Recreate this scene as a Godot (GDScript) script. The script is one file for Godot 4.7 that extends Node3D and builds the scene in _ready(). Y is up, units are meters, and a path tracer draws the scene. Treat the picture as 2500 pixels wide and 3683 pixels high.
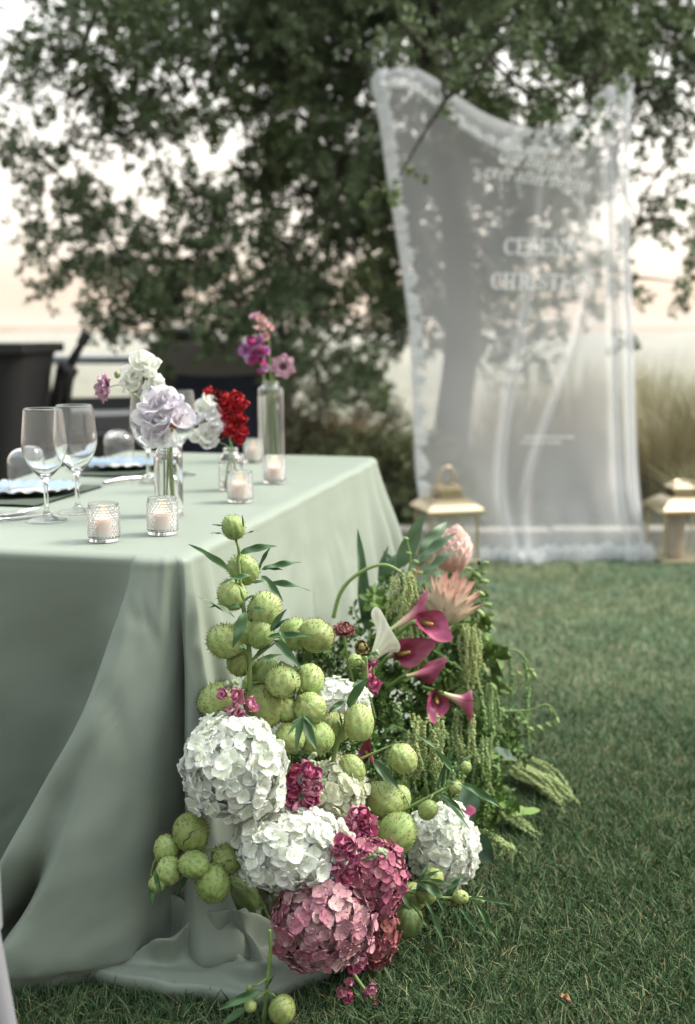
extends Node3D

# ---------------------------------------------------------------- mesh buffer
class Buf:
	var v := PackedVector3Array()
	var uv := PackedVector2Array()
	var c := PackedColorArray()
	var idx := PackedInt32Array()
	var tint := Color(1, 1, 1, 1)

	func vert(p: Vector3, t := Vector2.ZERO) -> int:
		v.append(p)
		uv.append(t)
		c.append(tint)
		return v.size() - 1

	func tri(a: int, b: int, d: int) -> void:
		idx.append(a)
		idx.append(b)
		idx.append(d)

	# nu x nv quads; f(u, v) gives a point, col(u, v) a colour
	func grid(nu: int, nv: int, f: Callable, wrap := false, flip := false, col = null) -> void:
		var base := v.size()
		var cols := nu if wrap else nu + 1
		for j in nv + 1:
			for i in cols:
				var a := float(i) / nu
				var b := float(j) / nv
				v.append(f.call(a, b))
				uv.append(Vector2(a, b))
				c.append(col.call(a, b) if col != null else tint)
		for j in nv:
			for i in nu:
				var p := base + j * cols + i
				var q := base + j * cols + (i + 1) % cols
				var r := p + cols
				var s := q + cols
				if flip:
					idx.append_array([p, r, q, q, r, s])
				else:
					idx.append_array([p, q, r, q, s, r])

	func tube(pts: PackedVector3Array, radii: Callable, seg := 7, caps := true) -> void:
		var n := pts.size()
		var base := v.size()
		var side := Vector3.UP
		for i in n:
			var dir := (pts[mini(i + 1, n - 1)] - pts[maxi(i - 1, 0)]).normalized()
			side = side - dir * side.dot(dir)
			if side.length() < 0.05:
				side = Vector3.RIGHT - dir * Vector3.RIGHT.dot(dir)
			side = side.normalized()
			var other := dir.cross(side)
			var r: float = radii.call(float(i) / maxf(1, n - 1))
			for k in seg:
				var a := TAU * k / seg
				vert(pts[i] + (side * cos(a) + other * sin(a)) * r, Vector2(float(k) / seg, float(i)))
		for i in n - 1:
			for k in seg:
				var p := base + i * seg + k
				var q := base + i * seg + (k + 1) % seg
				idx.append_array([p, p + seg, q, q, p + seg, q + seg])
		if caps:
			for e in [0, n - 1]:
				var m := vert(pts[e])
				for k in seg:
					var p: int = base + e * seg + k
					var q: int = base + e * seg + (k + 1) % seg
					if e == 0:
						tri(m, p, q)
					else:
						tri(m, q, p)

	func lathe(profile: Array, seg := 40, f = null) -> void:
		# profile of Vector2(radius, height), listed so that the outside lies to the right
		var n := profile.size() - 1
		grid(seg, n, func(a: float, b: float):
			var p: Vector2 = profile[roundi(b * n)]
			var q := Vector3(cos(a * TAU) * p.x, p.y, sin(a * TAU) * p.x)
			return f.call(q, a, roundi(b * n)) if f != null else q, true)

	func box(center: Vector3, size: Vector3, turn := Basis()) -> void:
		var h := size * 0.5
		var bev := minf(minf(h.x, h.y), h.z) * 0.18
		# a box with chamfered edges: three scaled boxes' corners joined by hull faces
		var base := v.size()
		for sx in [-1, 1]:
			for sy in [-1, 1]:
				for sz in [-1, 1]:
					var s := Vector3(sx, sy, sz)
					vert(center + turn * (s * h - Vector3(0, sy, sz) * bev))
					vert(center + turn * (s * h - Vector3(sx, 0, sz) * bev))
					vert(center + turn * (s * h - Vector3(sx, sy, 0) * bev))
		var at := func(sx: int, sy: int, sz: int, k: int) -> int: return base + ((sx * 2 + sy) * 2 + sz) * 3 + k
		var faces := [
			[at.call(0, 0, 0, 0), at.call(0, 0, 1, 0), at.call(0, 1, 1, 0), at.call(0, 1, 0, 0), Vector3.LEFT], [at.call(1, 0, 0, 0), at.call(1, 1, 0, 0), at.call(1, 1, 1, 0), at.call(1, 0, 1, 0), Vector3.RIGHT],
			[at.call(0, 0, 0, 1), at.call(1, 0, 0, 1), at.call(1, 0, 1, 1), at.call(0, 0, 1, 1), Vector3.DOWN], [at.call(0, 1, 0, 1), at.call(0, 1, 1, 1), at.call(1, 1, 1, 1), at.call(1, 1, 0, 1), Vector3.UP],
			[at.call(0, 0, 0, 2), at.call(0, 1, 0, 2), at.call(1, 1, 0, 2), at.call(1, 0, 0, 2), Vector3.FORWARD], [at.call(0, 0, 1, 2), at.call(1, 0, 1, 2), at.call(1, 1, 1, 2), at.call(0, 1, 1, 2), Vector3.BACK]]
		for s in [0, 1]:
			for t in [0, 1]:
				faces.append([at.call(s, t, 0, 0), at.call(s, t, 1, 0), at.call(s, t, 1, 1), at.call(s, t, 0, 1), Vector3(s * 2 - 1, t * 2 - 1, 0)])
				faces.append([at.call(s, 0, t, 0), at.call(s, 1, t, 0), at.call(s, 1, t, 2), at.call(s, 0, t, 2), Vector3(s * 2 - 1, 0, t * 2 - 1)])
				faces.append([at.call(0, s, t, 1), at.call(1, s, t, 1), at.call(1, s, t, 2), at.call(0, s, t, 2), Vector3(0, s * 2 - 1, t * 2 - 1)])
		for f in faces:
			quad_out(f[0], f[1], f[2], f[3], turn * f[4])
		for sx in [0, 1]:
			for sy in [0, 1]:
				for sz in [0, 1]:
					tri_out(at.call(sx, sy, sz, 0), at.call(sx, sy, sz, 1), at.call(sx, sy, sz, 2), turn * Vector3(sx * 2 - 1, sy * 2 - 1, sz * 2 - 1))

	func tri_out(a: int, b: int, d: int, out: Vector3) -> void:
		if (v[d] - v[a]).cross(v[b] - v[a]).dot(out) < 0:
			tri(a, d, b)
		else:
			tri(a, b, d)

	func quad_out(a: int, b: int, d: int, e: int, out: Vector3) -> void:
		tri_out(a, b, d, out)
		tri_out(a, d, e, out)

	# flat-shaded copy: every triangle gets corners of its own
	func flat() -> Buf:
		var o := Buf.new()
		for k in idx.size():
			o.v.append(v[idx[k]])
			o.uv.append(uv[idx[k]])
			o.c.append(c[idx[k]])
			o.idx.append(k)
		return o

	func add(o: Buf, t: Transform3D, paint := Color(-1, 0, 0)) -> void:
		var base := v.size()
		v.append_array(t * o.v)
		uv.append_array(o.uv)
		if paint.r >= 0:
			for k in o.v.size():
				c.append(o.c[k] * paint)
		else:
			c.append_array(o.c)
		for k in o.idx:
			idx.append(k + base)

	func mesh(onto: ArrayMesh = null, mat: Material = null) -> ArrayMesh:
		var n := PackedVector3Array()
		n.resize(v.size())
		for k in range(0, idx.size(), 3):
			var a := idx[k]
			var b := idx[k + 1]
			var d := idx[k + 2]
			var f := (v[d] - v[a]).cross(v[b] - v[a])
			n[a] += f
			n[b] += f
			n[d] += f
		for k in n.size():
			n[k] = n[k].normalized() if n[k].length_squared() > 1e-24 else Vector3.UP
		var arr := []
		arr.resize(Mesh.ARRAY_MAX)
		arr[Mesh.ARRAY_VERTEX] = v
		arr[Mesh.ARRAY_NORMAL] = n
		arr[Mesh.ARRAY_TEX_UV] = uv
		arr[Mesh.ARRAY_COLOR] = c
		arr[Mesh.ARRAY_INDEX] = idx
		var m := onto if onto else ArrayMesh.new()
		m.add_surface_from_arrays(Mesh.PRIMITIVE_TRIANGLES, arr)
		if mat:
			m.surface_set_material(m.get_surface_count() - 1, mat)
		return m

# ---------------------------------------------------------------- naming
var taken := {}
var rng := RandomNumberGenerator.new()

func numbered(called: String) -> String:
	taken[called] = taken.get(called, -1) + 1
	return called if taken[called] == 0 else "%s_%03d" % [called, taken[called]]

func tag(o: Node, label: String, category: String, group := "", kind := "") -> void:
	if label: o.set_meta("label", label)
	if category: o.set_meta("category", category)
	if group: o.set_meta("group", group)
	if kind: o.set_meta("kind", kind)

func thing(called: String, label: String, category: String, at := Vector3.ZERO, turn := 0.0, group := "") -> Node3D:
	var o := Node3D.new()
	o.name = numbered(called)
	add_child(o)
	o.position = at
	o.rotation.y = turn
	tag(o, label, category, group)
	return o

func part(called: String, mesh: Mesh, mat: Material, parent: Node, t := Transform3D()) -> MeshInstance3D:
	var o := MeshInstance3D.new()
	o.name = called if parent != self else numbered(called)
	o.mesh = mesh
	if mat: o.material_override = mat
	o.transform = t
	parent.add_child(o, true)
	return o

# several parts in the parent's own coordinates are given in world points: shift them
func local(parent: Node3D, p: Vector3) -> Vector3:
	return parent.transform.affine_inverse() * p

# ---------------------------------------------------------------- materials
func mat(lin: Color, rough := 0.6, more := {}) -> StandardMaterial3D:
	var m := StandardMaterial3D.new()
	var a := lin.a
	m.albedo_color = lin.linear_to_srgb()
	m.albedo_color.a = a
	m.roughness = rough
	for k in more:
		m.set(k, more[k])
	return m

func petal_mat(lin: Color, through := 0.5) -> StandardMaterial3D:
	return mat(lin, 0.65, {"backlight_enabled": true, "backlight": Color(through, through, through), "vertex_color_use_as_albedo": true, "cull_mode": BaseMaterial3D.CULL_DISABLED, "metallic_specular": 0.35})

func glass_mat() -> StandardMaterial3D:
	return mat(Color(1, 1, 1, 0.02), 0.02, {"transparency": BaseMaterial3D.TRANSPARENCY_ALPHA, "refraction_enabled": true, "refraction_scale": 0.05})

func noise_tex(freq: float, lo: Color, hi: Color, seed_ := 1, size := 256, normal := false) -> NoiseTexture2D:
	var n := FastNoiseLite.new()
	n.seed = seed_
	n.frequency = freq
	n.fractal_octaves = 4
	var t := NoiseTexture2D.new()
	t.width = size
	t.height = size
	t.seamless = true
	t.noise = n
	if normal:
		t.as_normal_map = true
		t.bump_strength = 4.0
	else:
		var g := Gradient.new()
		g.set_color(0, lo.linear_to_srgb())
		g.set_color(1, hi.linear_to_srgb())
		t.color_ramp = g
	return t

func spline(pts: Array, steps := 6) -> PackedVector3Array:
	var out := PackedVector3Array()
	var n := pts.size()
	for i in n - 1:
		var p0: Vector3 = pts[maxi(i - 1, 0)]
		var p1: Vector3 = pts[i]
		var p2: Vector3 = pts[i + 1]
		var p3: Vector3 = pts[mini(i + 2, n - 1)]
		for k in steps:
			out.append(p1.cubic_interpolate(p2, p0, p3, float(k) / steps))
	out.append(pts[n - 1])
	return out

func toward(dir: Vector3, up := Vector3.UP, roll := 0.0) -> Basis:
	var z := dir.normalized()
	if absf(z.dot(up.normalized())) > 0.99:
		up = Vector3.RIGHT if absf(z.x) < 0.7 else Vector3.BACK
	var x := up.cross(z).normalized()
	return Basis(x, z.cross(x), z) * Basis(Vector3.BACK, roll)

# axis along +Y instead of +Z
func upward(axis: Vector3, roll := 0.0) -> Basis:
	var y := axis.normalized()
	var x := y.cross(Vector3.BACK if absf(y.z) < 0.9 else Vector3.RIGHT).normalized()
	return Basis(x, y, x.cross(y)) * Basis(Vector3.UP, roll)

var noise := FastNoiseLite.new()

func nz(p: Vector3, f := 1.0) -> float:
	return noise.get_noise_3d(p.x * f, p.y * f, p.z * f)

var glass: StandardMaterial3D
var leaf_m: StandardMaterial3D
var stem_m: StandardMaterial3D

func _ready() -> void:
	rng.seed = 7
	noise.seed = 3
	noise.frequency = 1.0
	noise.fractal_octaves = 3
	# ------------------------------------------------------------ camera, sky, sun, exposure
	var cam := Camera3D.new()
	cam.name = "camera"
	cam.position = Vector3(0, 1.15, 0)
	cam.rotation_degrees = Vector3(-8.6259, 0, 0)
	cam.far = 9000
	var lens := CameraAttributesPhysical.new()
	lens.frustum_focal_length = 27.363
	lens.frustum_focus_distance = 2.08
	lens.exposure_aperture = 1.62
	cam.attributes = lens
	add_child(cam)
	var env := Environment.new()
	env.background_mode = Environment.BG_SKY
	env.tonemap_mode = Environment.TONE_MAPPER_LINEAR
	env.tonemap_exposure = 4.1
	env.sdfgi_enabled = true
	env.ssao_enabled = true
	env.ssil_enabled = true
	env.fog_enabled = true
	env.fog_density = 0.0003
	env.fog_light_color = Color(0.93, 0.92, 0.89)
	var sky := Sky.new()
	var psky := PanoramaSkyMaterial.new()
	psky.panorama = dusk_sky()
	sky.sky_material = psky
	env.sky = sky
	var we := WorldEnvironment.new()
	we.name = "world_environment"
	we.environment = env
	add_child(we)
	var sun := DirectionalLight3D.new()
	sun.name = "sunset_glow"
	sun.light_energy = 0.5
	sun.light_angular_distance = 22
	sun.light_color = Color(1, 0.96, 0.9)
	sun.shadow_enabled = true
	add_child(sun)
	sun.look_at_from_position(Vector3(4.4, 4.6, -0.9), Vector3.ZERO)

	glass = glass_mat()
	leaf_m = mat(Color(0.05, 0.115, 0.038), 0.5, {"vertex_color_use_as_albedo": true, "backlight_enabled": true, "backlight": Color(0.25, 0.3, 0.1)})
	stem_m = mat(Color(0.16, 0.24, 0.07), 0.5)

	ground()
	grass()
	tree()
	background()
	veil()
	lanterns()
	table()
	tableware()
	arrangement()

# a computed dusk sky: pale and bright towards the sunset ahead, peach along the horizon, greyer behind
func dusk_sky() -> ImageTexture:
	var w := 256
	var h := 128
	var im := Image.create(w, h, false, Image.FORMAT_RGBF)
	for y in h:
		var up := PI * (0.5 - (y + 0.5) / h)
		for x in w:
			var az := TAU * (x + 0.5) / w
			var s := maxf(0.0, sin(up))
			var low := Color(0.31, 0.245, 0.19).lerp(Color(0.315, 0.232, 0.165), smoothstep(0.0, 0.025, s)).lerp(Color(0.42, 0.385, 0.335), smoothstep(0.02, 0.09, s))
			var c := low.lerp(Color(0.62, 0.62, 0.6), smoothstep(0.08, 0.28, s)).lerp(Color(0.66, 0.71, 0.75), smoothstep(0.3, 0.6, s))
			# the first column looks along -z; the sun went down to the right of it
			var ahead := 0.5 + 0.5 * cos(az - 0.7)
			var k: float = lerpf(0.2, 1.0, pow(ahead, 1.1))
			k = lerpf(k, 0.95, smoothstep(0.3, 1.0, s) * 0.6)
			im.set_pixel(x, y, c * k)
	return ImageTexture.create_from_image(im)

# ================================================================ setting
func ground_y(x: float, z: float) -> float:
	var d := -z - 13.0 + 0.12 * absf(x)
	if d <= 0:
		return 0.0
	var y := -0.22 * d if d < 60 else -13.2 - 24.0 * (1.0 - exp(-(d - 60) / 220.0))
	if d > 900:
		y += smoothstep(1500, 3800, d) * (46.0 + 26.0 * nz(Vector3(x, 0, z), 0.0011) + 9.0 * nz(Vector3(x, 5, z), 0.006))
	return y + nz(Vector3(x, 0, z), 0.02) * minf(3.0, d * 0.03)

func ground() -> void:
	var b := Buf.new()
	var soil := Color(0.028, 0.034, 0.014)
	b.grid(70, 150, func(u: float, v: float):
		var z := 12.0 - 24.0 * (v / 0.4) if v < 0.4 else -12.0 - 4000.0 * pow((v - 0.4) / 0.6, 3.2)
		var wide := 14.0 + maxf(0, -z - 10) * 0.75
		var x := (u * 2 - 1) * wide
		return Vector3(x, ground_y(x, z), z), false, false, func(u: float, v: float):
		var z := 12.0 - 24.0 * (v / 0.4) if v < 0.4 else -12.0 - 4000.0 * pow((v - 0.4) / 0.6, 3.2)
		var x := (u * 2 - 1) * (14.0 + maxf(0, -z - 10) * 0.75)
		if z > -6.45:
			return soil
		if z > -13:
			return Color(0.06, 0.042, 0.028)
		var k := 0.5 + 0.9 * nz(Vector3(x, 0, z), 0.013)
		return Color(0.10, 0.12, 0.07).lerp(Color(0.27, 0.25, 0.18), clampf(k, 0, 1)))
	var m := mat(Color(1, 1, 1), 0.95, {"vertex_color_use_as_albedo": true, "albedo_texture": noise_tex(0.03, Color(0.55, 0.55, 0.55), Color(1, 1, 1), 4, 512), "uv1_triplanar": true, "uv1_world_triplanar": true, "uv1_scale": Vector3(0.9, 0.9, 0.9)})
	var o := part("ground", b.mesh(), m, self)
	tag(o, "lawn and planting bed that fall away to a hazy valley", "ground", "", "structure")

var pool_plan := PackedVector2Array()

func in_table(x: float, z: float) -> bool:
	# footprint of the cloth on the lawn, in the table's own axes
	var d := Vector2(x + 0.29, z + 2.0)
	var a := d.dot(Vector2(-0.974, -0.225))
	var t := d.dot(Vector2(0.225, -0.974))
	if a > -0.1 and a < 1.0 and t > -0.1 and t < 1.85:
		return true
	return Geometry2D.is_point_in_polygon(Vector2(x, z), pool_plan)

func blade(b: Buf, at: Vector3, h: float, w: float, lean: Vector3, tint: Color, twist: float) -> void:
	var side := Vector3(cos(twist), 0, sin(twist)) * w
	b.tint = tint
	var p := []
	for k in 4:
		var t := k / 3.0
		var q := at + Vector3(0, h * (t - 0.25 * t * t * lean.length()), 0) + lean * h * t * t
		if k < 3:
			var s := side * (1.0 - 0.6 * t)
			p.append(b.vert(q - s))
			p.append(b.vert(q + s))
		else:
			p.append(b.vert(q))
	b.idx.append_array([p[0], p[1], p[2], p[1], p[3], p[2], p[2], p[3], p[4], p[3], p[5], p[4], p[4], p[5], p[6]])
	b.tint = Color.WHITE

func grass() -> void:
	for p in [Vector3(-0.4885, 0, -1.958), Vector3(-0.4141, 0, -1.923), Vector3(-0.3559, 0, -1.904), Vector3(-0.3074, 0, -1.89), Vector3(-0.2608, 0, -1.887), Vector3(-0.2053, 0, -1.871), Vector3(-0.1625, 0, -1.861), Vector3(-0.1257, 0, -1.879), Vector3(-0.085, 0, -1.915), Vector3(-0.0388, 0, -1.949), Vector3(-0.0494, 0, -2.068), Vector3(-0.1773, 0, -2.34), Vector3(-0.4587, 0, -2.34)]:
		pool_plan.append(Vector2(p.x, p.z))
	var clumps := []
	for k in 5:
		var b := Buf.new()
		for i in 74:
			var r := 0.062 * sqrt(rng.randf())
			var a := rng.randf() * TAU
			var at := Vector3(cos(a) * r, -0.004, sin(a) * r)
			var turn := rng.randf() * TAU
			var bend := rng.randf_range(0.12, 1.2)
			var g := Color(0.03, 0.068, 0.03).lerp(Color(0.08, 0.132, 0.064), rng.randf())
			var h := rng.randf_range(0.02, 0.046)
			var w := rng.randf_range(0.0007, 0.0021)
			var dice := rng.randf()
			if dice < 0.11:
				g = Color(0.24, 0.21, 0.12).lerp(Color(0.14, 0.135, 0.07), rng.randf())
				bend *= 1.5
				w *= 0.8
			elif dice < 0.25:
				g = Color(0.10, 0.15, 0.07).lerp(Color(0.15, 0.19, 0.10), rng.randf())
			elif dice < 0.4:
				g = Color(0.014, 0.042, 0.013)
			blade(b, at, h, w, Vector3(cos(turn), 0, sin(turn)) * bend, g, rng.randf() * TAU)
		clumps.append(b.mesh())
	var places := [[], [], [], [], []]
	var z := -1.35
	while z > -9.0:
		var step := 0.034 if z > -4 else 0.042 if z > -6 else 0.06
		var wide := 0.36 * -z + 0.5
		var x := -wide
		while x < wide:
			var px := x + rng.randf_range(-0.5, 0.5) * step * 1.4
			var pz := z + rng.randf_range(-0.5, 0.5) * step * 1.4
			x += step
			if in_table(px, pz) or (pz < -6.5 and nz(Vector3(px, 0, pz), 1.5) < 0.15):
				continue
			places[rng.randi() % 5].append(Vector3(px, 0, pz))
		z -= step
	var m := mat(Color(1, 1, 1), 0.7, {"vertex_color_use_as_albedo": true, "metallic_specular": 0.3, "backlight_enabled": true, "backlight": Color(0.4, 0.4, 0.2)})
	var root := Node3D.new()
	root.name = "grass"
	add_child(root)
	tag(root, "green lawn of fine long blades with dry straw between", "grass", "", "stuff")
	for k in 5:
		var mm := MultiMesh.new()
		mm.transform_format = MultiMesh.TRANSFORM_3D
		mm.use_colors = true
		mm.mesh = clumps[k]
		mm.instance_count = places[k].size()
		for i in places[k].size():
			var p: Vector3 = places[k][i]
			var lush := nz(p, 1.3) + 0.5 * nz(p, 4.0)
			var s := rng.randf_range(0.75, 1.15) + 0.35 * lush
			if p.z < -4.6:
				s *= 0.8
			mm.set_instance_transform(i, Transform3D(Basis(Vector3.UP, rng.randf() * TAU).scaled(Vector3(s, s * rng.randf_range(0.85, 1.2), s)), p))
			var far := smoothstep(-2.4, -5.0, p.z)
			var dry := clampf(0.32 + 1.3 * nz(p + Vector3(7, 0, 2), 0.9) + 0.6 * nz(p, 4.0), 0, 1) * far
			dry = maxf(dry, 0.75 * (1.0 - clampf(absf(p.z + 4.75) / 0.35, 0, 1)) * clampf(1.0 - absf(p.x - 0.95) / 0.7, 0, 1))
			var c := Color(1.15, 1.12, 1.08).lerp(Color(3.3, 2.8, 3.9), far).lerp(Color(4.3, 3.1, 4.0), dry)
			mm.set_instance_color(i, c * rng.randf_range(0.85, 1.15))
		var o := MultiMeshInstance3D.new()
		o.name = "blades"
		o.multimesh = mm
		o.material_override = m
		root.add_child(o, true)
		o.set_meta("kind", "stuff")

func leaf_quad(b: Buf, at: Vector3, dir: Vector3, nrm: Vector3, l: float, w: float) -> void:
	var side := dir.cross(nrm).normalized() * w
	var n := side.cross(dir).normalized()
	var p := b.vert(at)
	var q := b.vert(at + dir * l * 0.35 + side * 0.9 + n * w * 0.3)
	var r := b.vert(at + dir * l * 0.75 + side * 0.7 + n * w * 0.2)
	var s := b.vert(at + dir * l)
	var t := b.vert(at + dir * l * 0.75 - side * 0.7 + n * w * 0.2)
	var u := b.vert(at + dir * l * 0.35 - side * 0.9 + n * w * 0.3)
	var m := b.vert(at + dir * l * 0.55)
	b.idx.append_array([p, q, m, q, r, m, r, s, m, s, t, m, t, u, m, u, p, m])

func twig_mesh(n: int, length: float, l: float, w: float) -> ArrayMesh:
	var b := Buf.new()
	b.tint = Color(1.2, 0.9, 0.7)
	b.tube(spline([Vector3.ZERO, Vector3(0.1, 0.03, 0) * length / 0.2, Vector3(0.2, 0, 0.01) * length / 0.2], 3), func(t): return 0.003 * (1.1 - t), 3, false)
	for i in n:
		var t := rng.randf()
		var at := Vector3(length * t, 0.03 * sin(t * PI) * length / 0.2, 0)
		var a := rng.randf() * TAU
		var dir := Vector3(rng.randf_range(0.1, 1.0), cos(a), sin(a)).normalized()
		at += dir * rng.randf() * 0.02 * length / 0.2
		var k := rng.randf_range(0.7, 1.25)
		b.tint = Color(k, k * rng.randf_range(0.92, 1.05), k * rng.randf_range(0.8, 1.1))
		leaf_quad(b, at, dir, Vector3(rng.randfn(), rng.randfn() + 0.8, rng.randfn()).normalized(), l * rng.randf_range(0.7, 1.2), w * rng.randf_range(0.8, 1.2))
	return b.mesh()

func scatter(meshes: Array, list: Array, m: Material, parent: Node, called: String) -> void:
	# list of [Transform3D, Color]
	for k in meshes.size():
		var mine := []
		for i in range(k, list.size(), meshes.size()):
			mine.append(list[i])
		if mine.is_empty():
			continue
		var mm := MultiMesh.new()
		mm.transform_format = MultiMesh.TRANSFORM_3D
		mm.use_colors = true
		mm.mesh = meshes[k]
		mm.instance_count = mine.size()
		for i in mine.size():
			mm.set_instance_transform(i, mine[i][0])
			mm.set_instance_color(i, mine[i][1])
		var o := MultiMeshInstance3D.new()
		o.name = called
		o.multimesh = mm
		o.material_override = m
		parent.add_child(o, true)
		o.set_meta("kind", "stuff")

func ball() -> Vector3:
	while true:
		var p := Vector3(rng.randf_range(-1, 1), rng.randf_range(-1, 1), rng.randf_range(-1, 1))
		if p.length_squared() <= 1:
			return p
	return Vector3.ZERO

func tree() -> void:
	var base := Vector3(0.66, 0, -7.5)
	var t := thing("evergreen_tree", "large dense evergreen tree with drooping small-leaved boughs and dark trunk behind the veil", "tree", base)
	var bark := mat(Color(0.05, 0.042, 0.034), 0.95, {"heightmap_enabled": true, "heightmap_scale": 1.5, "heightmap_texture": noise_tex(0.04, Color(0, 0, 0), Color(1, 1, 1), 9, 256), "uv1_triplanar": true, "uv1_scale": Vector3(3, 0.8, 3)})
	var hub := Vector3(0.62, 2.15, -7.4)
	var b := Buf.new()
	var way := spline([base + Vector3(0.04, -0.1, 0), base + Vector3(0.0, 0.4, 0), Vector3(0.72, 1.2, -7.45), hub, Vector3(0.4, 3.1, -7.2), Vector3(0.2, 4.2, -7.1)], 5)
	b.tube(way, func(u): return lerpf(0.135, 0.05, u) + 0.1 * exp(-u * 22.0), 12)
	part("trunk", b.mesh(), bark, t, Transform3D(Basis(), -base))
	var dense: Array = [[Vector3(-0.5755, 2.889, -7), 0.4081], [Vector3(-0.0771, 2.938, -7.4), 0.4602], [Vector3(-0.3044, 2.558, -7.7), 0.3891], [Vector3(0.0285, 2.25, -7.1), 0.3036], [Vector3(-0.1873, 1.982, -7.4), 0.3308], [Vector3(0.089, 1.831, -7.8), 0.3032], [Vector3(-0.4569, 2.166, -7.4), 0.2157], [Vector3(-0.6572, 1.802, -6.9), 0.1609], [Vector3(0.3148, 3.113, -7.9), 0.3992], [Vector3(0.6372, 2.84, -6.8), 0.3436], [Vector3(1.108, 2.861, -6.7), 0.3125], [Vector3(1.633, 2.938, -7.1), 0.3312], [Vector3(1.913, 2.794, -6.9), 0.2682], [Vector3(0.4922, 2.374, -7.9), 0.3531], [Vector3(0.6352, 2.013, -8.2), 0.3028], [Vector3(0.4411, 1.612, -7.9), 0.2303], [Vector3(0.0873, 1.484, -7.6), 0.2215], [Vector3(-0.0524, 1.232, -7.4), 0.1582], [Vector3(-0.3394, 3.439, -7.4), 0.604], [Vector3(0.5543, 3.514, -7.4), 0.604], [Vector3(1.605, 3.514, -7.4), 0.604], [Vector3(-1.287, 3.439, -7.4), 0.5177], [Vector3(-0.0856, 1.734, -8), 0.2021], [Vector3(0.2132, 2.159, -8.2), 0.2072], [Vector3(-0.6534, 2.814, -7.9), 0.2303]];
	var mid: Array = [[Vector3(-1.089, 2.745, -6.6), 0.3078], [Vector3(-0.8966, 2.508, -6.9), 0.228], [Vector3(-1.514, 2.699, -6.9), 0.2682], [Vector3(-1.41, 2.392, -7.2), 0.2379], [Vector3(-1.104, 2.219, -6.9), 0.1609], [Vector3(-1.662, 2.073, -6.9), 0.1877], [Vector3(-1.531, 1.882, -7.2), 0.1819], [Vector3(-1.245, 1.653, -6.9), 0.1743], [Vector3(-0.9155, 1.579, -6.9), 0.1609], [Vector3(-0.6263, 1.61, -7.4), 0.2013], [Vector3(-0.3427, 1.675, -7.2), 0.1959], [Vector3(-0.228, 1.378, -6.9), 0.1743], [Vector3(-0.4846, 1.327, -6.9), 0.1475], [Vector3(0.2062, 1.265, -7.8), 0.1667], [Vector3(0.8335, 2.542, -6.4), 0.2239], [Vector3(0.9706, 2.276, -7.8), 0.288], [Vector3(1.237, 2.343, -7.7), 0.2245], [Vector3(1.287, 2.631, -6.6), 0.2309], [Vector3(1.651, 2.508, -6.9), 0.1877], [Vector3(1.86, 2.291, -6.9), 0.1609], [Vector3(1.769, 2.048, -6.9), 0.1341], [Vector3(1.935, 1.703, -6.9), 0.1073], [Vector3(1.678, 1.778, -6.9), 0.09387], [Vector3(1.123, 1.831, -7.8), 0.1971], [Vector3(0.8813, 1.497, -7.9), 0.1996], [Vector3(-0.8588, 1.876, -6.9), 0.1475], [Vector3(-1.008, 1.975, -6.9), 0.1207], [Vector3(0.73, 1.179, -7.8), 0.1667]];
	var thin: Array = [[Vector3(-1.757, 2.723, -6.7), 0.2344], [Vector3(-1.774, 2.329, -6.7), 0.1432], [Vector3(-1.722, 1.783, -6.7), 0.1172], [Vector3(-1.142, 1.347, -6.7), 0.1302], [Vector3(-1.342, 1.322, -6.7), 0.1172], [Vector3(-0.7703, 1.273, -6.7), 0.1432], [Vector3(-0.9224, 1.15, -6.7), 0.1302], [Vector3(-1.016, 1.42, -6.7), 0.1042], [Vector3(-0.1732, 0.9763, -6.7), 0.1042], [Vector3(0.1917, 0.9098, -7.2), 0.08395], [Vector3(1.379, 1.94, -7.5), 0.2041], [Vector3(1.313, 1.343, -7.5), 0.1603], [Vector3(1.491, 2.188, -6.7), 0.1302], [Vector3(1.567, 1.445, -6.7), 0.09115], [Vector3(1.84, 1.445, -6.7), 0.09115], [Vector3(-1.508, 1.566, -6.7), 0.09115], [Vector3(-0.3725, 1.15, -6.7), 0.1172], [Vector3(-0.0225, 1.051, -6.7), 0.1042], [Vector3(1.522, 1.539, -7.6), 0.1477], [Vector3(1.111, 1.038, -7.6), 0.1477], [Vector3(1.72, 2.585, -6.7), 0.1172], [Vector3(-1.661, 1.445, -6.7), 0.0651], [Vector3(1.629, 1.101, -6.7), 0.03906], [Vector3(-0.5724, 1.15, -6.7), 0.09115], [Vector3(-1.385, 1.542, -6.7), 0.1172], [Vector3(-1.138, 1.493, -6.7), 0.1432], [Vector3(-0.9183, 1.347, -6.7), 0.1432], [Vector3(-1.296, 1.199, -6.7), 0.09115], [Vector3(-1.071, 1.199, -6.7), 0.1042], [Vector3(-0.6687, 1.396, -6.7), 0.1432], [Vector3(-0.4714, 1.249, -6.7), 0.1172], [Vector3(-0.3232, 1.051, -6.7), 0.1042], [Vector3(-1.58, 1.639, -6.7), 0.1042], [Vector3(-1.691, 1.951, -6.7), 0.1042], [Vector3(0.0779, 0.9015, -6.7), 0.07812], [Vector3(-0.1233, 0.8514, -6.7), 0.0651]];
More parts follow.
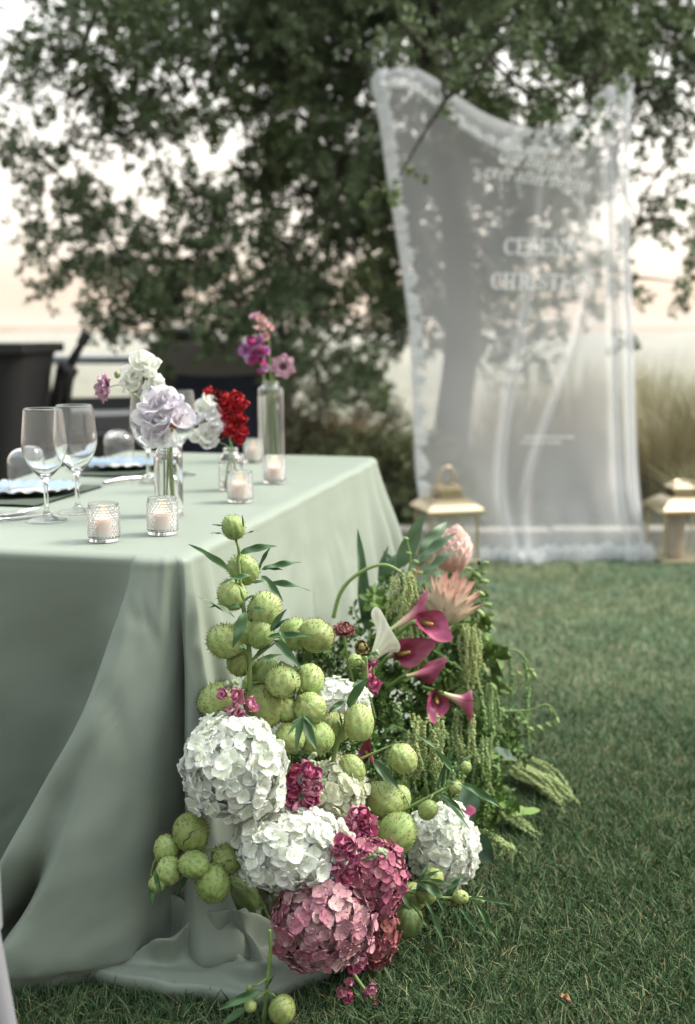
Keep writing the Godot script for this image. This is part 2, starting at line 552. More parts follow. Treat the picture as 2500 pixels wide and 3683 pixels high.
	var behind: Array = [[Vector3(0.4257, 2.523, -8.3), 0.3226], [Vector3(0.6405, 2.23, -8.3), 0.3226], [Vector3(0.9102, 2.436, -8.3), 0.3065], [Vector3(1.187, 2.23, -8.3), 0.3065], [Vector3(1.424, 2.436, -8.3), 0.2742], [Vector3(0.5225, 1.875, -8.3), 0.3065], [Vector3(0.8272, 1.935, -8.3), 0.3065], [Vector3(1.136, 1.756, -8.3), 0.3065], [Vector3(1.405, 1.994, -8.3), 0.242], [Vector3(0.5878, 1.485, -8.3), 0.2903], [Vector3(0.9259, 1.515, -8.3), 0.2903], [Vector3(1.236, 1.394, -8.3), 0.2581], [Vector3(0.6538, 1.119, -8.3), 0.242], [Vector3(0.9636, 1.119, -8.3), 0.242], [Vector3(0.3373, 2.171, -8.3), 0.242], [Vector3(1.567, 1.696, -8.3), 0.2097], [Vector3(1.214, 1.027, -8.3), 0.1774], [Vector3(-1.285, 1.514, -7.1), 0.1794], [Vector3(-1.071, 1.668, -7.1), 0.1656], [Vector3(-1.185, 1.307, -7.1), 0.1518], [Vector3(-0.7082, 1.436, -7.1), 0.1794], [Vector3(-0.4447, 1.462, -7.1), 0.1656], [Vector3(-0.8357, 1.668, -7.1), 0.1518], [Vector3(-0.2424, 1.15, -7.3), 0.1702], [Vector3(-0.0246, 0.9608, -7.3), 0.1561], [Vector3(0.199, 1.067, -7.5), 0.1458], [Vector3(-1.397, 1.307, -7.1), 0.1104], [Vector3(-0.4995, 1.254, -7.1), 0.1242]]
	var near: Array = [[Vector3(0.4517, 2.329, -5.42), 0.08427], [Vector3(0.627, 2.367, -5.42), 0.0948], [Vector3(0.9056, 2.17, -5.42), 0.0632], [Vector3(1.025, 2.113, -5.42), 0.08427], [Vector3(0.2299, 1.855, -5.42), 0.0632], [Vector3(0.4378, 2.188, -5.42), 0.05267], [Vector3(0.3336, 2.413, -5.42), 0.0948], [Vector3(0.7621, 2.441, -5.42), 0.1053], [Vector3(0.1773, 2.46, -5.42), 0.1053], [Vector3(1.195, 2.329, -5.42), 0.0632], [Vector3(1.083, 2.16, -5.42), 0.0632]];
	var list := []
	var limbs := [hub, Vector3(0.4, 3.1, -7.2), Vector3(0.2, 4.2, -7.1), Vector3(0.3, 3.6, -7.1)]
	var roots := [3, 3, 3, 3]
	var clumps := []
	for row in [[dense, 225.0, 1.0], [mid, 175.0, 1.0], [thin, 150.0, 0.9], [near, 170.0, 0.7], [behind, 75.0, 0.95]]:
		for q in row[0]:
			clumps.append([q[0], q[1], row[1], row[2]])
	# boughs behind the picture's edges and behind the camera's view of the crown keep the tree whole
	for k in 26:
		var a := rng.randf() * TAU
		clumps.append([base + Vector3(cos(a) * rng.randf_range(0.6, 2.2), rng.randf_range(3.6, 5.6), sin(a) * rng.randf_range(0.4, 1.8) - 0.6), rng.randf_range(0.4, 0.7), 120.0, 1.0])
	clumps.sort_custom(func(p, q): return p[0].distance_to(hub) < q[0].distance_to(hub))
	for q in clumps:
		var c: Vector3 = q[0]
		var best := 0
		for i in limbs.size():
			var cost: float = limbs[i].distance_to(c) + (0.35 if limbs[i].y > c.y + 0.3 else 0.0) * 0.5
			if cost < limbs[best].distance_to(c):
				best = i
		var from: Vector3 = limbs[best]
		var bend := from.lerp(c, 0.5) + Vector3(0, 0.12 * from.distance_to(c), 0) + ball() * 0.08
		var lb := Buf.new()
		var thick: float = clampf(0.006 + 0.016 * q[1], 0.005, 0.02)
		lb.tube(spline([from, bend, c], 4), func(u): return thick * lerpf(1.5, 0.5, u), 5)
		part("limb", lb.mesh(), bark, t, Transform3D(Basis(), -base))
		limbs.append(c)
		var n := int(q[2] * pow(q[1] / 0.43, 2.0)) + 4
		var knots := []
		for i in 4 + int(q[1] * 26):
			knots.append(c + ball() * Vector3(1.12, 1.0, 1.15) * q[1] * 1.05)
		for i in n:
			var p: Vector3 = knots[rng.randi() % knots.size()] + ball() * minf(0.17, q[1] * 0.55)
			var out: Vector3 = (p - c).normalized() * 0.6 + Vector3(rng.randfn(), rng.randfn() - 0.35, rng.randfn()) * 0.6
			var s: float = rng.randf_range(0.7, 1.2) * q[3]
			var k := rng.randf_range(0.65, 1.3)
			var tone := Color(k, k, k).lerp(Color(1.5 * k, 1.45 * k, 0.8 * k), clampf(nz(p, 1.1) * 1.2, 0, 0.8))
			list.append([Transform3D(toward(out, Vector3.UP, rng.randf() * TAU) * Basis(Vector3.UP, -PI / 2) * Basis.from_scale(Vector3(s, s, s)), p - base), tone])
	var m := mat(Color(0.105, 0.15, 0.072), 0.65, {"vertex_color_use_as_albedo": true, "backlight_enabled": true, "backlight": Color(0.35, 0.4, 0.15)})
	scatter([twig_mesh(32, 0.18, 0.04, 0.0098), twig_mesh(34, 0.19, 0.036, 0.0098), twig_mesh(26, 0.15, 0.044, 0.0104)], list, m, t, "crown")

# a rounded bush of leafy twigs
func shrub(label: String, at: Vector3, size: Vector3, n: int, tone: Color, twig: Array, group := "") -> void:
	var t := thing("shrub", label, "shrub", at, 0, group)
	var list := []
	for i in n:
		var p := ball()
		p.y = absf(p.y)
		p = p.normalized() * pow(p.length(), 0.4)
		var out := p + Vector3(rng.randfn(), rng.randfn() + 0.3, rng.randfn()) * 0.5
		var s := rng.randf_range(0.7, 1.2)
		var k := rng.randf_range(0.6, 1.3)
		list.append([Transform3D(toward(out, Vector3.UP, rng.randf() * TAU) * Basis(Vector3.UP, -PI / 2) * Basis.from_scale(Vector3(s, s, s)), p * size * (1 + 0.25 * nz(at + p, 1.6))), Color(k, k, k)])
	scatter(twig, list, mat(tone, 0.6, {"vertex_color_use_as_albedo": true, "backlight_enabled": true, "backlight": Color(0.3, 0.3, 0.12)}), t, "foliage")
	for k in 4:
		var b := Buf.new()
		b.tube(spline([Vector3(0, -0.02, 0), Vector3(cos(k * 1.7) * 0.3, 0.5, sin(k * 1.7) * 0.3) * size], 3), func(_u): return 0.012, 5)
		part("stem", b.mesh(), stem_m, t)

func tall_grass(label: String, at: Vector3, h: float, spread: float, n: int, tone: Color, group := "") -> void:
	var t := thing("ornamental_grass", label, "ornamental grass", at, 0, group)
	var b := Buf.new()
	for i in n:
		var a := rng.randf() * TAU
		var r := spread * 0.3 * sqrt(rng.randf())
		var turn := Vector3(cos(a), 0, sin(a))
		var k := rng.randf_range(0.6, 1.3)
		var hh := h * rng.randf_range(0.55, 1.1)
		var l := turn * rng.randf_range(0.1, 1.0) * spread / h
		b.tint = Color(k, k, k)
		blade(b, turn * r, hh, rng.randf_range(0.0025, 0.006), l, Color(k, k * rng.randf_range(0.9, 1.05), k * rng.randf_range(0.75, 1.0)), a + PI / 2)
	part("blades", b.mesh(), mat(tone, 0.7, {"vertex_color_use_as_albedo": true, "backlight_enabled": true, "backlight": Color(0.4, 0.35, 0.2)}), t).set_meta("kind", "stuff")

func background() -> void:
	# low stone edging of the planting bed
	var kerb := thing("stone_edging", "low pale stone edging of the planting bed behind the veil", "edging", Vector3(0, 0, -6.35))
	for k in 12:
		var b := Buf.new()
		b.box(Vector3(-2.2 + k * 0.51, 0.045, rng.randf_range(-0.015, 0.015)), Vector3(0.5, rng.randf_range(0.10, 0.12), 0.16), Basis(Vector3.UP, rng.randf_range(-0.02, 0.02)))
		var g := rng.randf_range(0.24, 0.36)
		part("stone", b.flat().mesh(), mat(Color(g, g * 0.95, g * 0.86), 0.9), kerb)
	var small := [twig_mesh(24, 0.14, 0.03, 0.009), twig_mesh(20, 0.12, 0.034, 0.01)]
	shrub("low clipped green shrub just beyond the far table end", Vector3(0.22, 0, -7.0), Vector3(0.62, 0.52, 0.45), 800, Color(0.15, 0.175, 0.075), small)
	shrub("low olive shrub behind the tall flower vase", Vector3(-0.35, 0, -7.4), Vector3(0.7, 0.55, 0.5), 800, Color(0.19, 0.20, 0.10), small)
	shrub("dark low shrub against the veil's lace edge", Vector3(0.5, 0, -6.75), Vector3(0.4, 0.32, 0.3), 380, Color(0.11, 0.135, 0.065), small)
	shrub("grey-green bush beneath the boughs behind the navy chair", Vector3(-0.25, 0, -9.6), Vector3(0.8, 0.95, 0.5), 700, Color(0.13, 0.15, 0.09), small)
	shrub("low green plant between the tripod and the wine glasses", Vector3(-1.75, 0, -9.3), Vector3(0.6, 0.55, 0.4), 420, Color(0.13, 0.15, 0.07), small)
	tall_grass("russet mound of fountain grass behind the tall flower vase", Vector3(-0.08, 0, -7.7), 0.72, 0.6, 1700, Color(0.40, 0.28, 0.18))
	tall_grass("tawny tall grass seen through the middle of the veil", Vector3(1.05, 0, -7.6), 0.95, 0.6, 800, Color(0.34, 0.29, 0.2))
	tall_grass("pale straw grass seen through the veil beside the trunk", Vector3(1.6, 0, -8.3), 1.1, 0.8, 900, Color(0.4, 0.35, 0.24))
	var g := "tall grasses along the right of the lawn"
	tall_grass("tawny tall grass right beside the veil's right edge", Vector3(2.0, 0, -7.3), 0.85, 0.6, 800, Color(0.33, 0.31, 0.22), g)
	tall_grass("brown tall grass behind the lantern with the log candle", Vector3(2.5, 0, -7.8), 0.95, 0.8, 900, Color(0.28, 0.265, 0.18), g)
	tall_grass("greenish tall grass at the photo's right edge", Vector3(3.1, 0, -8.6), 1.1, 0.9, 900, Color(0.31, 0.33, 0.22), g)
	tall_grass("olive feathery grass low behind the second lantern", Vector3(2.1, 0, -6.7), 0.5, 0.45, 600, Color(0.2, 0.2, 0.1), g)
	tall_grass("pale grass farther back on the slope, right of the veil", Vector3(3.0, -0.1, -11.5), 1.2, 1.1, 800, Color(0.4, 0.4, 0.28), g)
	# distant trees down the slope, softened by the haze
	var big := [twig_mesh(30, 0.9, 0.24, 0.09)]
	var spots := [[-14.0, -42.0, 3.2], [-9.0, -60.0, 3.6], [-22.0, -75.0, 4.5], [9.0, -46.0, 3.0], [17.0, -52.0, 4.2], [13.0, -70.0, 3.8], [26.0, -80.0, 5.0], [-4.0, -85.0, 4.0]]
	var names := ["round hazy tree far down the slope behind the black cabinet", "pale hazy tree down the slope behind the wine glasses", "broad hazy tree far off at the photo's left", "hazy bush right of the veil down the slope", "grey-green hazy tree behind the right lantern", "small hazy tree beyond the grasses at the right", "largest hazy tree at the photo's right edge", "dim hazy tree behind the veil's left edge"]
	for k in spots.size():
		var s: Array = spots[k]
		var at := Vector3(s[0], ground_y(s[0], s[1]) - 0.2, s[1])
		var t := thing("hillside_tree", names[k], "tree", at, 0, "hazy trees down the slope")
		var list := []
		for i in 160:
			var p := ball()
			list.append([Transform3D(toward(p + ball() * 0.6, Vector3.UP, rng.randf() * TAU) * Basis(Vector3.UP, -PI / 2), p * Vector3(s[2] * 0.7, s[2] * 0.5, s[2] * 0.7) + Vector3(0, s[2] * 0.75, 0)), Color(1, 1, 1) * rng.randf_range(0.6, 1.3)])
		scatter(big, list, mat(Color(0.09, 0.11, 0.055), 0.7, {"vertex_color_use_as_albedo": true}), t, "crown")
		var b := Buf.new()
		b.tube(spline([Vector3(0, -0.3, 0), Vector3(0.1, s[2] * 0.7, 0)], 3), func(u): return 0.22 - 0.1 * u, 7)
		part("trunk", b.mesh(), mat(Color(0.07, 0.055, 0.04), 0.9), t)
	furniture()

func furniture() -> void:
	var black := mat(Color(0.008, 0.008, 0.009), 0.55)
	var gloss := mat(Color(0.012, 0.012, 0.013), 0.22)
	# tall black woven cabinet, wider at its top
	var at := Vector3(-2.05, 0, -6.0)
	var t := thing("rattan_cabinet", "tall black woven cabinet flaring towards its top, at the photo's left", "cabinet", at)
	var b := Buf.new()
	b.grid(80, 60, func(u: float, v: float):
		var a := u * TAU
		var r := Vector2(cos(a), sin(a))
		r = r / pow(pow(absf(r.x), 8.0) + pow(absf(r.y), 8.0), 0.125)
		var wide := 0.36 + 0.13 * pow(v, 1.4) + 0.004 * (1.0 if (int(u * 80) + int(v * 60)) % 2 else -1.0)
		return Vector3(r.x * wide, v * 1.06, r.y * wide * 0.8), true)
	part("woven_body", b.mesh(), mat(Color(0.008, 0.008, 0.009), 0.8, {"heightmap_enabled": true, "heightmap_scale": 0.5, "heightmap_texture": noise_tex(0.15, Color(0, 0, 0), Color(1, 1, 1), 2, 256), "uv1_triplanar": true, "uv1_scale": Vector3(6, 2, 6)}), t)
	b = Buf.new()
	b.box(Vector3(0, 1.085, 0), Vector3(1.02, 0.05, 0.82))
	part("top", b.flat().mesh(), black, t)
	var bag := thing("camera_bag", "black bag lying on top of the woven cabinet", "bag", at + Vector3(-0.02, 1.11, 0.05))
	b = Buf.new()
	b.grid(28, 14, func(u: float, v: float):
		var a := u * TAU
		var r := Vector2(cos(a), sin(a))
		r = r / pow(pow(absf(r.x), 3.5) + pow(absf(r.y), 3.5), 1.0 / 3.5)
		var k := pow(sin(PI * clampf(v, 0.02, 0.97) * 0.5 + 0.0) if v < 0.5 else 1.0, 0.3) * (1.0 if v < 0.75 else sqrt(maxf(0.0, 1.0 - pow((v - 0.75) / 0.25, 2.0))) * 0.9 + 0.1 * (1 - v))
		return Vector3(r.x * 0.23 * k, v * 0.13 * (1 + 0.12 * sin(a * 2)), r.y * 0.15 * k), true)
	part("body", b.mesh(), mat(Color(0.02, 0.021, 0.022), 0.4), bag)
	b = Buf.new()
	b.tube(spline([Vector3(-0.1, 0.11, 0), Vector3(-0.04, 0.17, 0), Vector3(0.05, 0.165, 0), Vector3(0.11, 0.11, 0)], 5), func(_u): return 0.011, 6)
	part("handle", b.mesh(), black, bag)
	# folded black tripod leaning by the cabinet
	var tp := thing("folded_tripod", "black folded tripod leaning beside the woven cabinet", "tripod", Vector3(-1.593, 0.5701, -6.2))
	var o := tp.position
	var foot: Vector3 = Vector3(-1.652, 0.5701, -6.2) - o
	var head: Vector3 = Vector3(-1.382, 1.132, -6.2) - o
	var waist: Vector3 = Vector3(-1.485, 0.9547, -6.2) - o
	for k in 3:
		b = Buf.new()
		b.tube(spline([foot + Vector3(0.07 * k - 0.06, -0.35, 0.06 * (k % 2)), waist + Vector3(0.03 * k - 0.03, 0, 0.02 * k)], 4), func(u): return lerpf(0.016, 0.024, u), 7)
		part("leg", b.mesh(), gloss, tp)
	b = Buf.new()
	b.tube(PackedVector3Array([waist - (head - waist) * 0.1, waist.lerp(head, 0.2)]), func(_u): return 0.055, 9)
	part("collar", b.mesh(), black, tp)
	b = Buf.new()
	b.tube(PackedVector3Array([waist, head]), func(u): return lerpf(0.03, 0.018, u), 7)
	part("column", b.mesh(), gloss, tp)
	b = Buf.new()
	b.box(head, Vector3(0.05, 0.07, 0.05), Basis(Vector3.BACK, -0.5))
	part("head", b.flat().mesh(), black, tp)
	# glossy black low chair
	var ch := thing("lounge_chair", "low glossy black lounge chair behind the wine glasses", "chair", Vector3(-1.35, 0, -6.5), 0.4)
	b = Buf.new()
	b.box(Vector3(0, 0.56, 0), Vector3(0.62, 0.16, 0.6))
	part("seat", b.flat().mesh(), gloss, ch)
	b = Buf.new()
	b.box(Vector3(0, 0.68, 0.0), Vector3(0.5, 0.09, 0.5))
	part("cushion", b.flat().mesh(), mat(Color(0.05, 0.052, 0.055), 0.35), ch)
	b = Buf.new()
	b.box(Vector3(0.02, 0.62, -0.32), Vector3(0.6, 0.34, 0.08), Basis(Vector3.RIGHT, -0.25))
	part("backrest", b.flat().mesh(), black, ch)
	for s in [[-1, -1], [-1, 1], [1, -1], [1, 1]]:
		b = Buf.new()
		b.box(Vector3(s[0] * 0.27, 0.24, s[1] * 0.26), Vector3(0.05, 0.48, 0.05))
		part("leg", b.flat().mesh(), black, ch)
	# pale grey sofa back with a black cushion
	var so := thing("garden_sofa", "grey-beige garden sofa seen from behind under the boughs", "sofa", Vector3(-1.02, 0, -8.6), 0.12)
	var beige := mat(Color(0.2, 0.19, 0.165), 0.9)
	b = Buf.new()
	b.box(Vector3(0.1, 0.78, 0), Vector3(1.05, 0.66, 0.16), Basis(Vector3.RIGHT, 0.08))
	part("backrest", b.flat().mesh(), beige, so)
	b = Buf.new()
	b.box(Vector3(0.1, 0.36, -0.35), Vector3(1.05, 0.2, 0.7))
	part("seat", b.flat().mesh(), beige, so)
	for s in [-1, 1]:
		b = Buf.new()
		b.box(Vector3(0.1 + s * 0.48, 0.5, -0.35), Vector3(0.12, 0.42, 0.7))
		part("armrest", b.flat().mesh(), beige, so)
	for s in [[-1, 0], [-1, -1], [1, 0], [1, -1]]:
		b = Buf.new()
		b.box(Vector3(0.1 + s[0] * 0.46, 0.14, s[1] * 0.64), Vector3(0.06, 0.28, 0.06))
		part("leg", b.flat().mesh(), black, so)
	var cu := thing("cushion", "black cushion lying along the top of the garden sofa", "cushion", Vector3(-1.17, 1.105, -8.58), 0.1)
	b = Buf.new()
	b.grid(24, 12, func(u: float, v: float):
		var a := u * TAU
		var e := sin(v * PI)
		return Vector3(cos(a) * 0.2 * pow(e, 0.5), -cos(v * PI) * 0.055 + 0.05, sin(a) * 0.11 * pow(e, 0.5)), true)
	part("cover", b.mesh(), black, cu)
	# director's chair with a navy back
	var nv := thing("folding_chair", "folding chair with a navy cloth back and black posts", "chair", Vector3(-0.78, 0, -7.0), 0.1)
	var navy := mat(Color(0.008, 0.012, 0.028), 0.8)
	var wood := mat(Color(0.02, 0.018, 0.017), 0.5)
	b = Buf.new()
	b.grid(16, 8, func(u: float, v: float): return Vector3(lerpf(-0.26, 0.26, u), lerpf(0.45, 0.92, v) - 0.012 * sin(u * PI), 0.03 * sin(u * PI)))
	b.grid(16, 8, func(u: float, v: float): return Vector3(lerpf(-0.26, 0.26, u), lerpf(0.45, 0.92, v) - 0.012 * sin(u * PI), 0.03 * sin(u * PI) - 0.006), false, true)
	part("backrest", b.mesh(), navy, nv)
	b = Buf.new()
	b.box(Vector3(0, 0.46, -0.24), Vector3(0.5, 0.03, 0.42))
	part("seat", b.flat().mesh(), navy, nv)
	for s in [-1, 1]:
		b = Buf.new()
		b.box(Vector3(s * 0.28, 0.7, 0), Vector3(0.05, 0.56, 0.04))
		part("post", b.flat().mesh(), wood, nv)
		b = Buf.new()
		b.box(Vector3(s * 0.28, 0.66, -0.22), Vector3(0.07, 0.035, 0.46))
		part("armrest", b.flat().mesh(), wood, nv)
		b = Buf.new()
		b.tube(PackedVector3Array([Vector3(s * 0.27, 0.45, 0), Vector3(-s * 0.25, 0.0, -0.42)]), func(_u): return 0.02, 6)
		part("leg", b.mesh(), wood, nv)
		b = Buf.new()
		b.tube(PackedVector3Array([Vector3(s * 0.27, 0.45, -0.42), Vector3(-s * 0.25, 0.0, 0.0)]), func(_u): return 0.02, 6)
		part("leg", b.mesh(), wood, nv)
	# terrace table behind, with a pale top
	var tt := thing("terrace_table", "low terrace table with a pale blue-grey top near the slope", "table", Vector3(-1.75, 0, -8.2))
	b = Buf.new()
	b.box(Vector3(0, 0.98, 0), Vector3(0.7, 0.05, 0.5))
	part("top", b.flat().mesh(), mat(Color(0.25, 0.29, 0.31), 0.4), tt)
	for s in [[-1, -1], [-1, 1], [1, -1], [1, 1]]:
		b = Buf.new()
		b.box(Vector3(s[0] * 0.3, 0.478, s[1] * 0.2), Vector3(0.05, 0.956, 0.05))
		part("leg", b.flat().mesh(), black, tt)
	# the edge of a grey chair close to the camera
	var gc := thing("grey_chair", "grey upholstered chair cut off by the photo's lower left corner", "chair", Vector3(-0.485, 0, -1.3))
	var grey := mat(Color(0.16, 0.165, 0.18), 0.8)
	b = Buf.new()
	b.box(Vector3(-0.22, 0.42, 0.1), Vector3(0.5, 0.1, 0.5))
	part("seat", b.flat().mesh(), grey, gc)
	for s in [[0.0, -0.1], [0.0, 0.3], [-0.44, -0.1], [-0.44, 0.3]]:
		b = Buf.new()
		b.tube(PackedVector3Array([Vector3(s[0], 0.46, s[1]), Vector3(s[0] + (0.07 if s[0] == 0.0 else -0.07), 0.0, s[1])]), func(u): return lerpf(0.03, 0.018, u), 10)
		part("leg", b.mesh(), grey, gc)
	b = Buf.new()
	b.box(Vector3(-0.46, 0.72, 0.1), Vector3(0.06, 0.6, 0.5), Basis(Vector3.BACK, 0.15))
	part("backrest", b.flat().mesh(), grey, gc)

# ================================================================ veil and lanterns
var veil_l := [Vector3(0.1568, 2.414, -5.95), Vector3(0.1212, 2.134, -5.95), Vector3(0.1438, 1.882, -5.95), Vector3(0.1734, 1.584, -5.95), Vector3(0.2058, 1.281, -5.95), Vector3(0.2588, 0.9515, -5.95), Vector3(0.3173, 0.6161, -5.95), Vector3(0.3419, 0.3665, -5.95), Vector3(0.3714, 0.1137, -5.95), Vector3(0.4748, -0.0424, -5.85)]
var veil_r := [Vector3(1.367, 2.387, -5.95), Vector3(1.383, 2.134, -5.95), Vector3(1.379, 1.882, -5.95), Vector3(1.385, 1.584, -5.95), Vector3(1.392, 1.281, -5.95), Vector3(1.408, 0.9515, -5.95), Vector3(1.438, 0.6161, -5.95), Vector3(1.463, 0.3665, -5.95), Vector3(1.502, 0.1137, -5.95), Vector3(1.562, -0.0225, -5.9)]
var veil_t := [Vector3(0.1568, 2.414, -5.95), Vector3(0.2383, 2.445, -5.95), Vector3(0.3676, 2.387, -5.95), Vector3(0.5194, 2.29, -5.95), Vector3(0.7149, 2.213, -5.95), Vector3(0.9104, 2.166, -5.95), Vector3(1.062, 2.155, -5.95), Vector3(1.19, 2.213, -5.95), Vector3(1.294, 2.321, -5.95), Vector3(1.367, 2.387, -5.95)]

func along(p: Array, t: float) -> Vector3:
	var s := clampf(t, 0, 1) * (p.size() - 1)
	var i := mini(int(s), p.size() - 2)
	return p[i].cubic_interpolate(p[i + 1], p[maxi(i - 1, 0)], p[mini(i + 2, p.size() - 1)], s - i)

func veil_at(u: float, v: float) -> Vector3:
	var l := along(veil_l, v)
	var r := along(veil_r, v)
	var p := l.lerp(r, u)
	var top := along(veil_t, u)
	p.y = lerpf(top.y, p.y, smoothstep(0.0, 1.0, v)) if v > 0 else top.y
	p.y = lerpf(top.y, lerpf(l.y, r.y, u), v)
	# folds that run from the pinned corners, deepening to the right and to the floor
	var f := 0.016 * sin(u * 9.0 - v * 2.4) * v
	f += 0.030 * exp(-pow((u - lerpf(0.66, 0.36, smoothstep(0.35, 0.95, v))) / 0.022, 2.0)) * smoothstep(0.15, 0.6, v)
	f += 0.026 * exp(-pow((u - lerpf(0.82, 0.42, smoothstep(0.55, 1.0, v))) / 0.02, 2.0)) * smoothstep(0.2, 0.6, v)
	f += 0.035 * exp(-pow((u - lerpf(0.93, 0.9, v)) / 0.02, 2.0)) * smoothstep(0.05, 0.3, v)
	f += 0.04 * exp(-pow((u - lerpf(0.99, 0.965, v)) / 0.016, 2.0)) * smoothstep(0.0, 0.2, v)
	f += 0.02 * sin(u * 24.0 + v * 5.0) * smoothstep(0.8, 1.0, v)
	return p + Vector3(0, 0, f)

func lace_strip(b: Buf, path: Callable, inward: Callable, n: int, wide: float) -> void:
	# a scalloped band: leaf motifs set side by side along an edge
	for i in n:
		var t := (i + 0.5) / n
		var p: Vector3 = path.call(t)
		var tang: Vector3 = (path.call(minf(1, t + 0.01)) - path.call(maxf(0, t - 0.01))).normalized()
		var inn: Vector3 = inward.call(t)
		var big := 0.55 + 0.45 * sin(t * n / 4.6 * TAU) + rng.randf_range(-0.1, 0.1)
		var l := wide * (0.45 + 0.55 * big) * (0.45 + 0.55 * smoothstep(0.0, 0.08, t))
		var dir := (inn + tang * rng.randf_range(-0.5, 0.5)).normalized()
		b.tint = Color(1, 1, 1, rng.randf_range(0.7, 0.95))
		leaf_quad(b, p + Vector3(0, 0, 0.004 + 0.002 * (i % 3)) - inn * 0.012, dir, Vector3(0, 0, 1), l, l * rng.randf_range(0.24, 0.36))
		for s in [-1, 1]:
			leaf_quad(b, p + dir * l * 0.35 + Vector3(0, 0, 0.006), (dir + tang * s * 0.9).normalized(), Vector3(0, 0, 1), l * 0.45, l * 0.15)

# moves a thing's origin to its base; its parts stay where they are
func rebase(t: Node3D, at: Vector3) -> void:
	for c in t.get_children():
		c.position -= at
	t.position += at

func veil() -> void:
	var t := thing("wedding_veil", "sheer white lace-edged veil hanging from the tree as a lettered backdrop", "veil")
	var b := Buf.new()
	b.grid(170, 120, veil_at, false, false, func(u: float, v: float):
		var a := 0.37 + 0.08 * nz(Vector3(u * 3, v * 4, 0), 1.0)
		a += 0.26 * exp(-pow((u - lerpf(0.66, 0.36, smoothstep(0.35, 0.95, v))) / 0.018, 2.0)) * smoothstep(0.25, 0.7, v)
		a += 0.24 * exp(-pow((u - lerpf(0.82, 0.42, smoothstep(0.55, 1.0, v))) / 0.018, 2.0)) * smoothstep(0.3, 0.7, v)
		a += 0.3 * exp(-pow((u - lerpf(0.93, 0.9, v)) / 0.016, 2.0)) * smoothstep(0.05, 0.3, v)
		a += 0.35 * exp(-pow((u - lerpf(0.99, 0.965, v)) / 0.014, 2.0))
		a += 0.12 * smoothstep(0.45, 0.8, v) * smoothstep(0.0, 0.3, u)
		return Color(1, 1, 1, clampf(a, 0.1, 0.9)))
	var sheer := mat(Color(0.87, 0.895, 0.92), 0.9, {"transparency": BaseMaterial3D.TRANSPARENCY_ALPHA, "vertex_color_use_as_albedo": true, "backlight_enabled": true, "backlight": Color(1, 1, 1), "cull_mode": BaseMaterial3D.CULL_DISABLED})
	part("tulle", b.mesh(), sheer, t)
	# the top is folded over to the front; its lace edge hangs as a swag
	b = Buf.new()
	var lip := func(u: float) -> Vector3:
		var p := veil_at(u, 0.0)
		return p + Vector3(0, -0.055 - 0.11 * pow(sin(u * PI), 0.7) * lerpf(1.0, 0.55, u), 0.05 * sin(u * PI))
	b.grid(60, 10, func(u: float, v: float): return veil_at(u, 0.0).lerp(lip.call(u), v) + Vector3(0, 0, 0.012 + 0.03 * sin(v * PI)), false, false, func(_u, _v): return Color(1, 1, 1, 0.3))
	part("folded_top", b.mesh(), sheer, t)
	var lace := mat(Color(0.84, 0.86, 0.87), 0.9, {"transparency": BaseMaterial3D.TRANSPARENCY_ALPHA, "vertex_color_use_as_albedo": true, "backlight_enabled": true, "backlight": Color(1, 1, 1), "cull_mode": BaseMaterial3D.CULL_DISABLED})
	b = Buf.new()
	b.grid(3, 90, func(u: float, v: float): return veil_at(0.022 * u * (1.0 + 0.5 * sin(v * 120.0)) * (0.3 + 0.7 * smoothstep(0.0, 0.1, v)), v) + Vector3(-0.012 * (1 - u), 0, 0.003), false, false, func(u: float, _v): return Color(1, 1, 1, 0.75 - 0.25 * u))
	lace_strip(b, func(s): return veil_at(0.0, s), func(_s): return Vector3(1, 0.1, 0), 130, 0.085)
	part("lace_edge", b.mesh(), lace, t)
	b = Buf.new()
	lace_strip(b, lip, func(_s): return Vector3(0, 1, 0), 75, 0.065)
	part("lace_swag", b.mesh(), lace, t)
	b = Buf.new()
	lace_strip(b, func(s): return veil_at(s, 1.0) + Vector3(0, 0.012, 0.02), func(_s): return Vector3(0, 1, 0), 110, 0.14)
	part("lace_hem", b.mesh(), lace, t)
	b = Buf.new()
	lace_strip(b, func(s): return veil_at(1.0, s * 0.3), func(_s): return Vector3(-1, 0, 0), 30, 0.07)
	part("lace_corner", b.mesh(), lace, t)
	# cords to the boughs
	for e in [0.0, 1.0]:
		b = Buf.new()
		var p := veil_at(e, 0.0)
		b.tube(spline([p, p + Vector3(0.01, 0.03, -0.08), p + Vector3(0.0, 0.02, -0.3)], 3), func(_u): return 0.0016, 5)
		part("cord", b.mesh(), lace, t)
	# lettering
	var ink := mat(Color(0.9, 0.93, 0.92), 0.8, {"backlight_enabled": true, "backlight": Color(1, 1, 1)})
	var serif := SystemFont.new()
	serif.font_names = PackedStringArray(["Droid Serif"])
	serif.font_weight = 700
	for row in [["CELENA", Vector3(0.9493, 1.573, -5.86), 0.078, 0.0], ["CHRISTIAN", Vector3(0.9621, 1.405, -5.86), 0.078, 0.0], ["Our happily", Vector3(0.9178, 1.979, -5.86), 0.056, 0.35], ["ever after begins", Vector3(0.9283, 1.9, -5.86), 0.056, 0.35]]:
		var tm := TextMesh.new()
		tm.text = row[0]
		tm.font = serif
		tm.font_size = 32
		tm.pixel_size = row[2] / 24.0
		tm.depth = 0.002
		part("lettering", tm, ink, t, Transform3D(Basis(Vector3(0.86, 0, 0), Vector3(row[3], 1, 0), Vector3.BACK) * Basis(Vector3.BACK, -0.12 if row[3] > 0 else -0.02), row[1]))
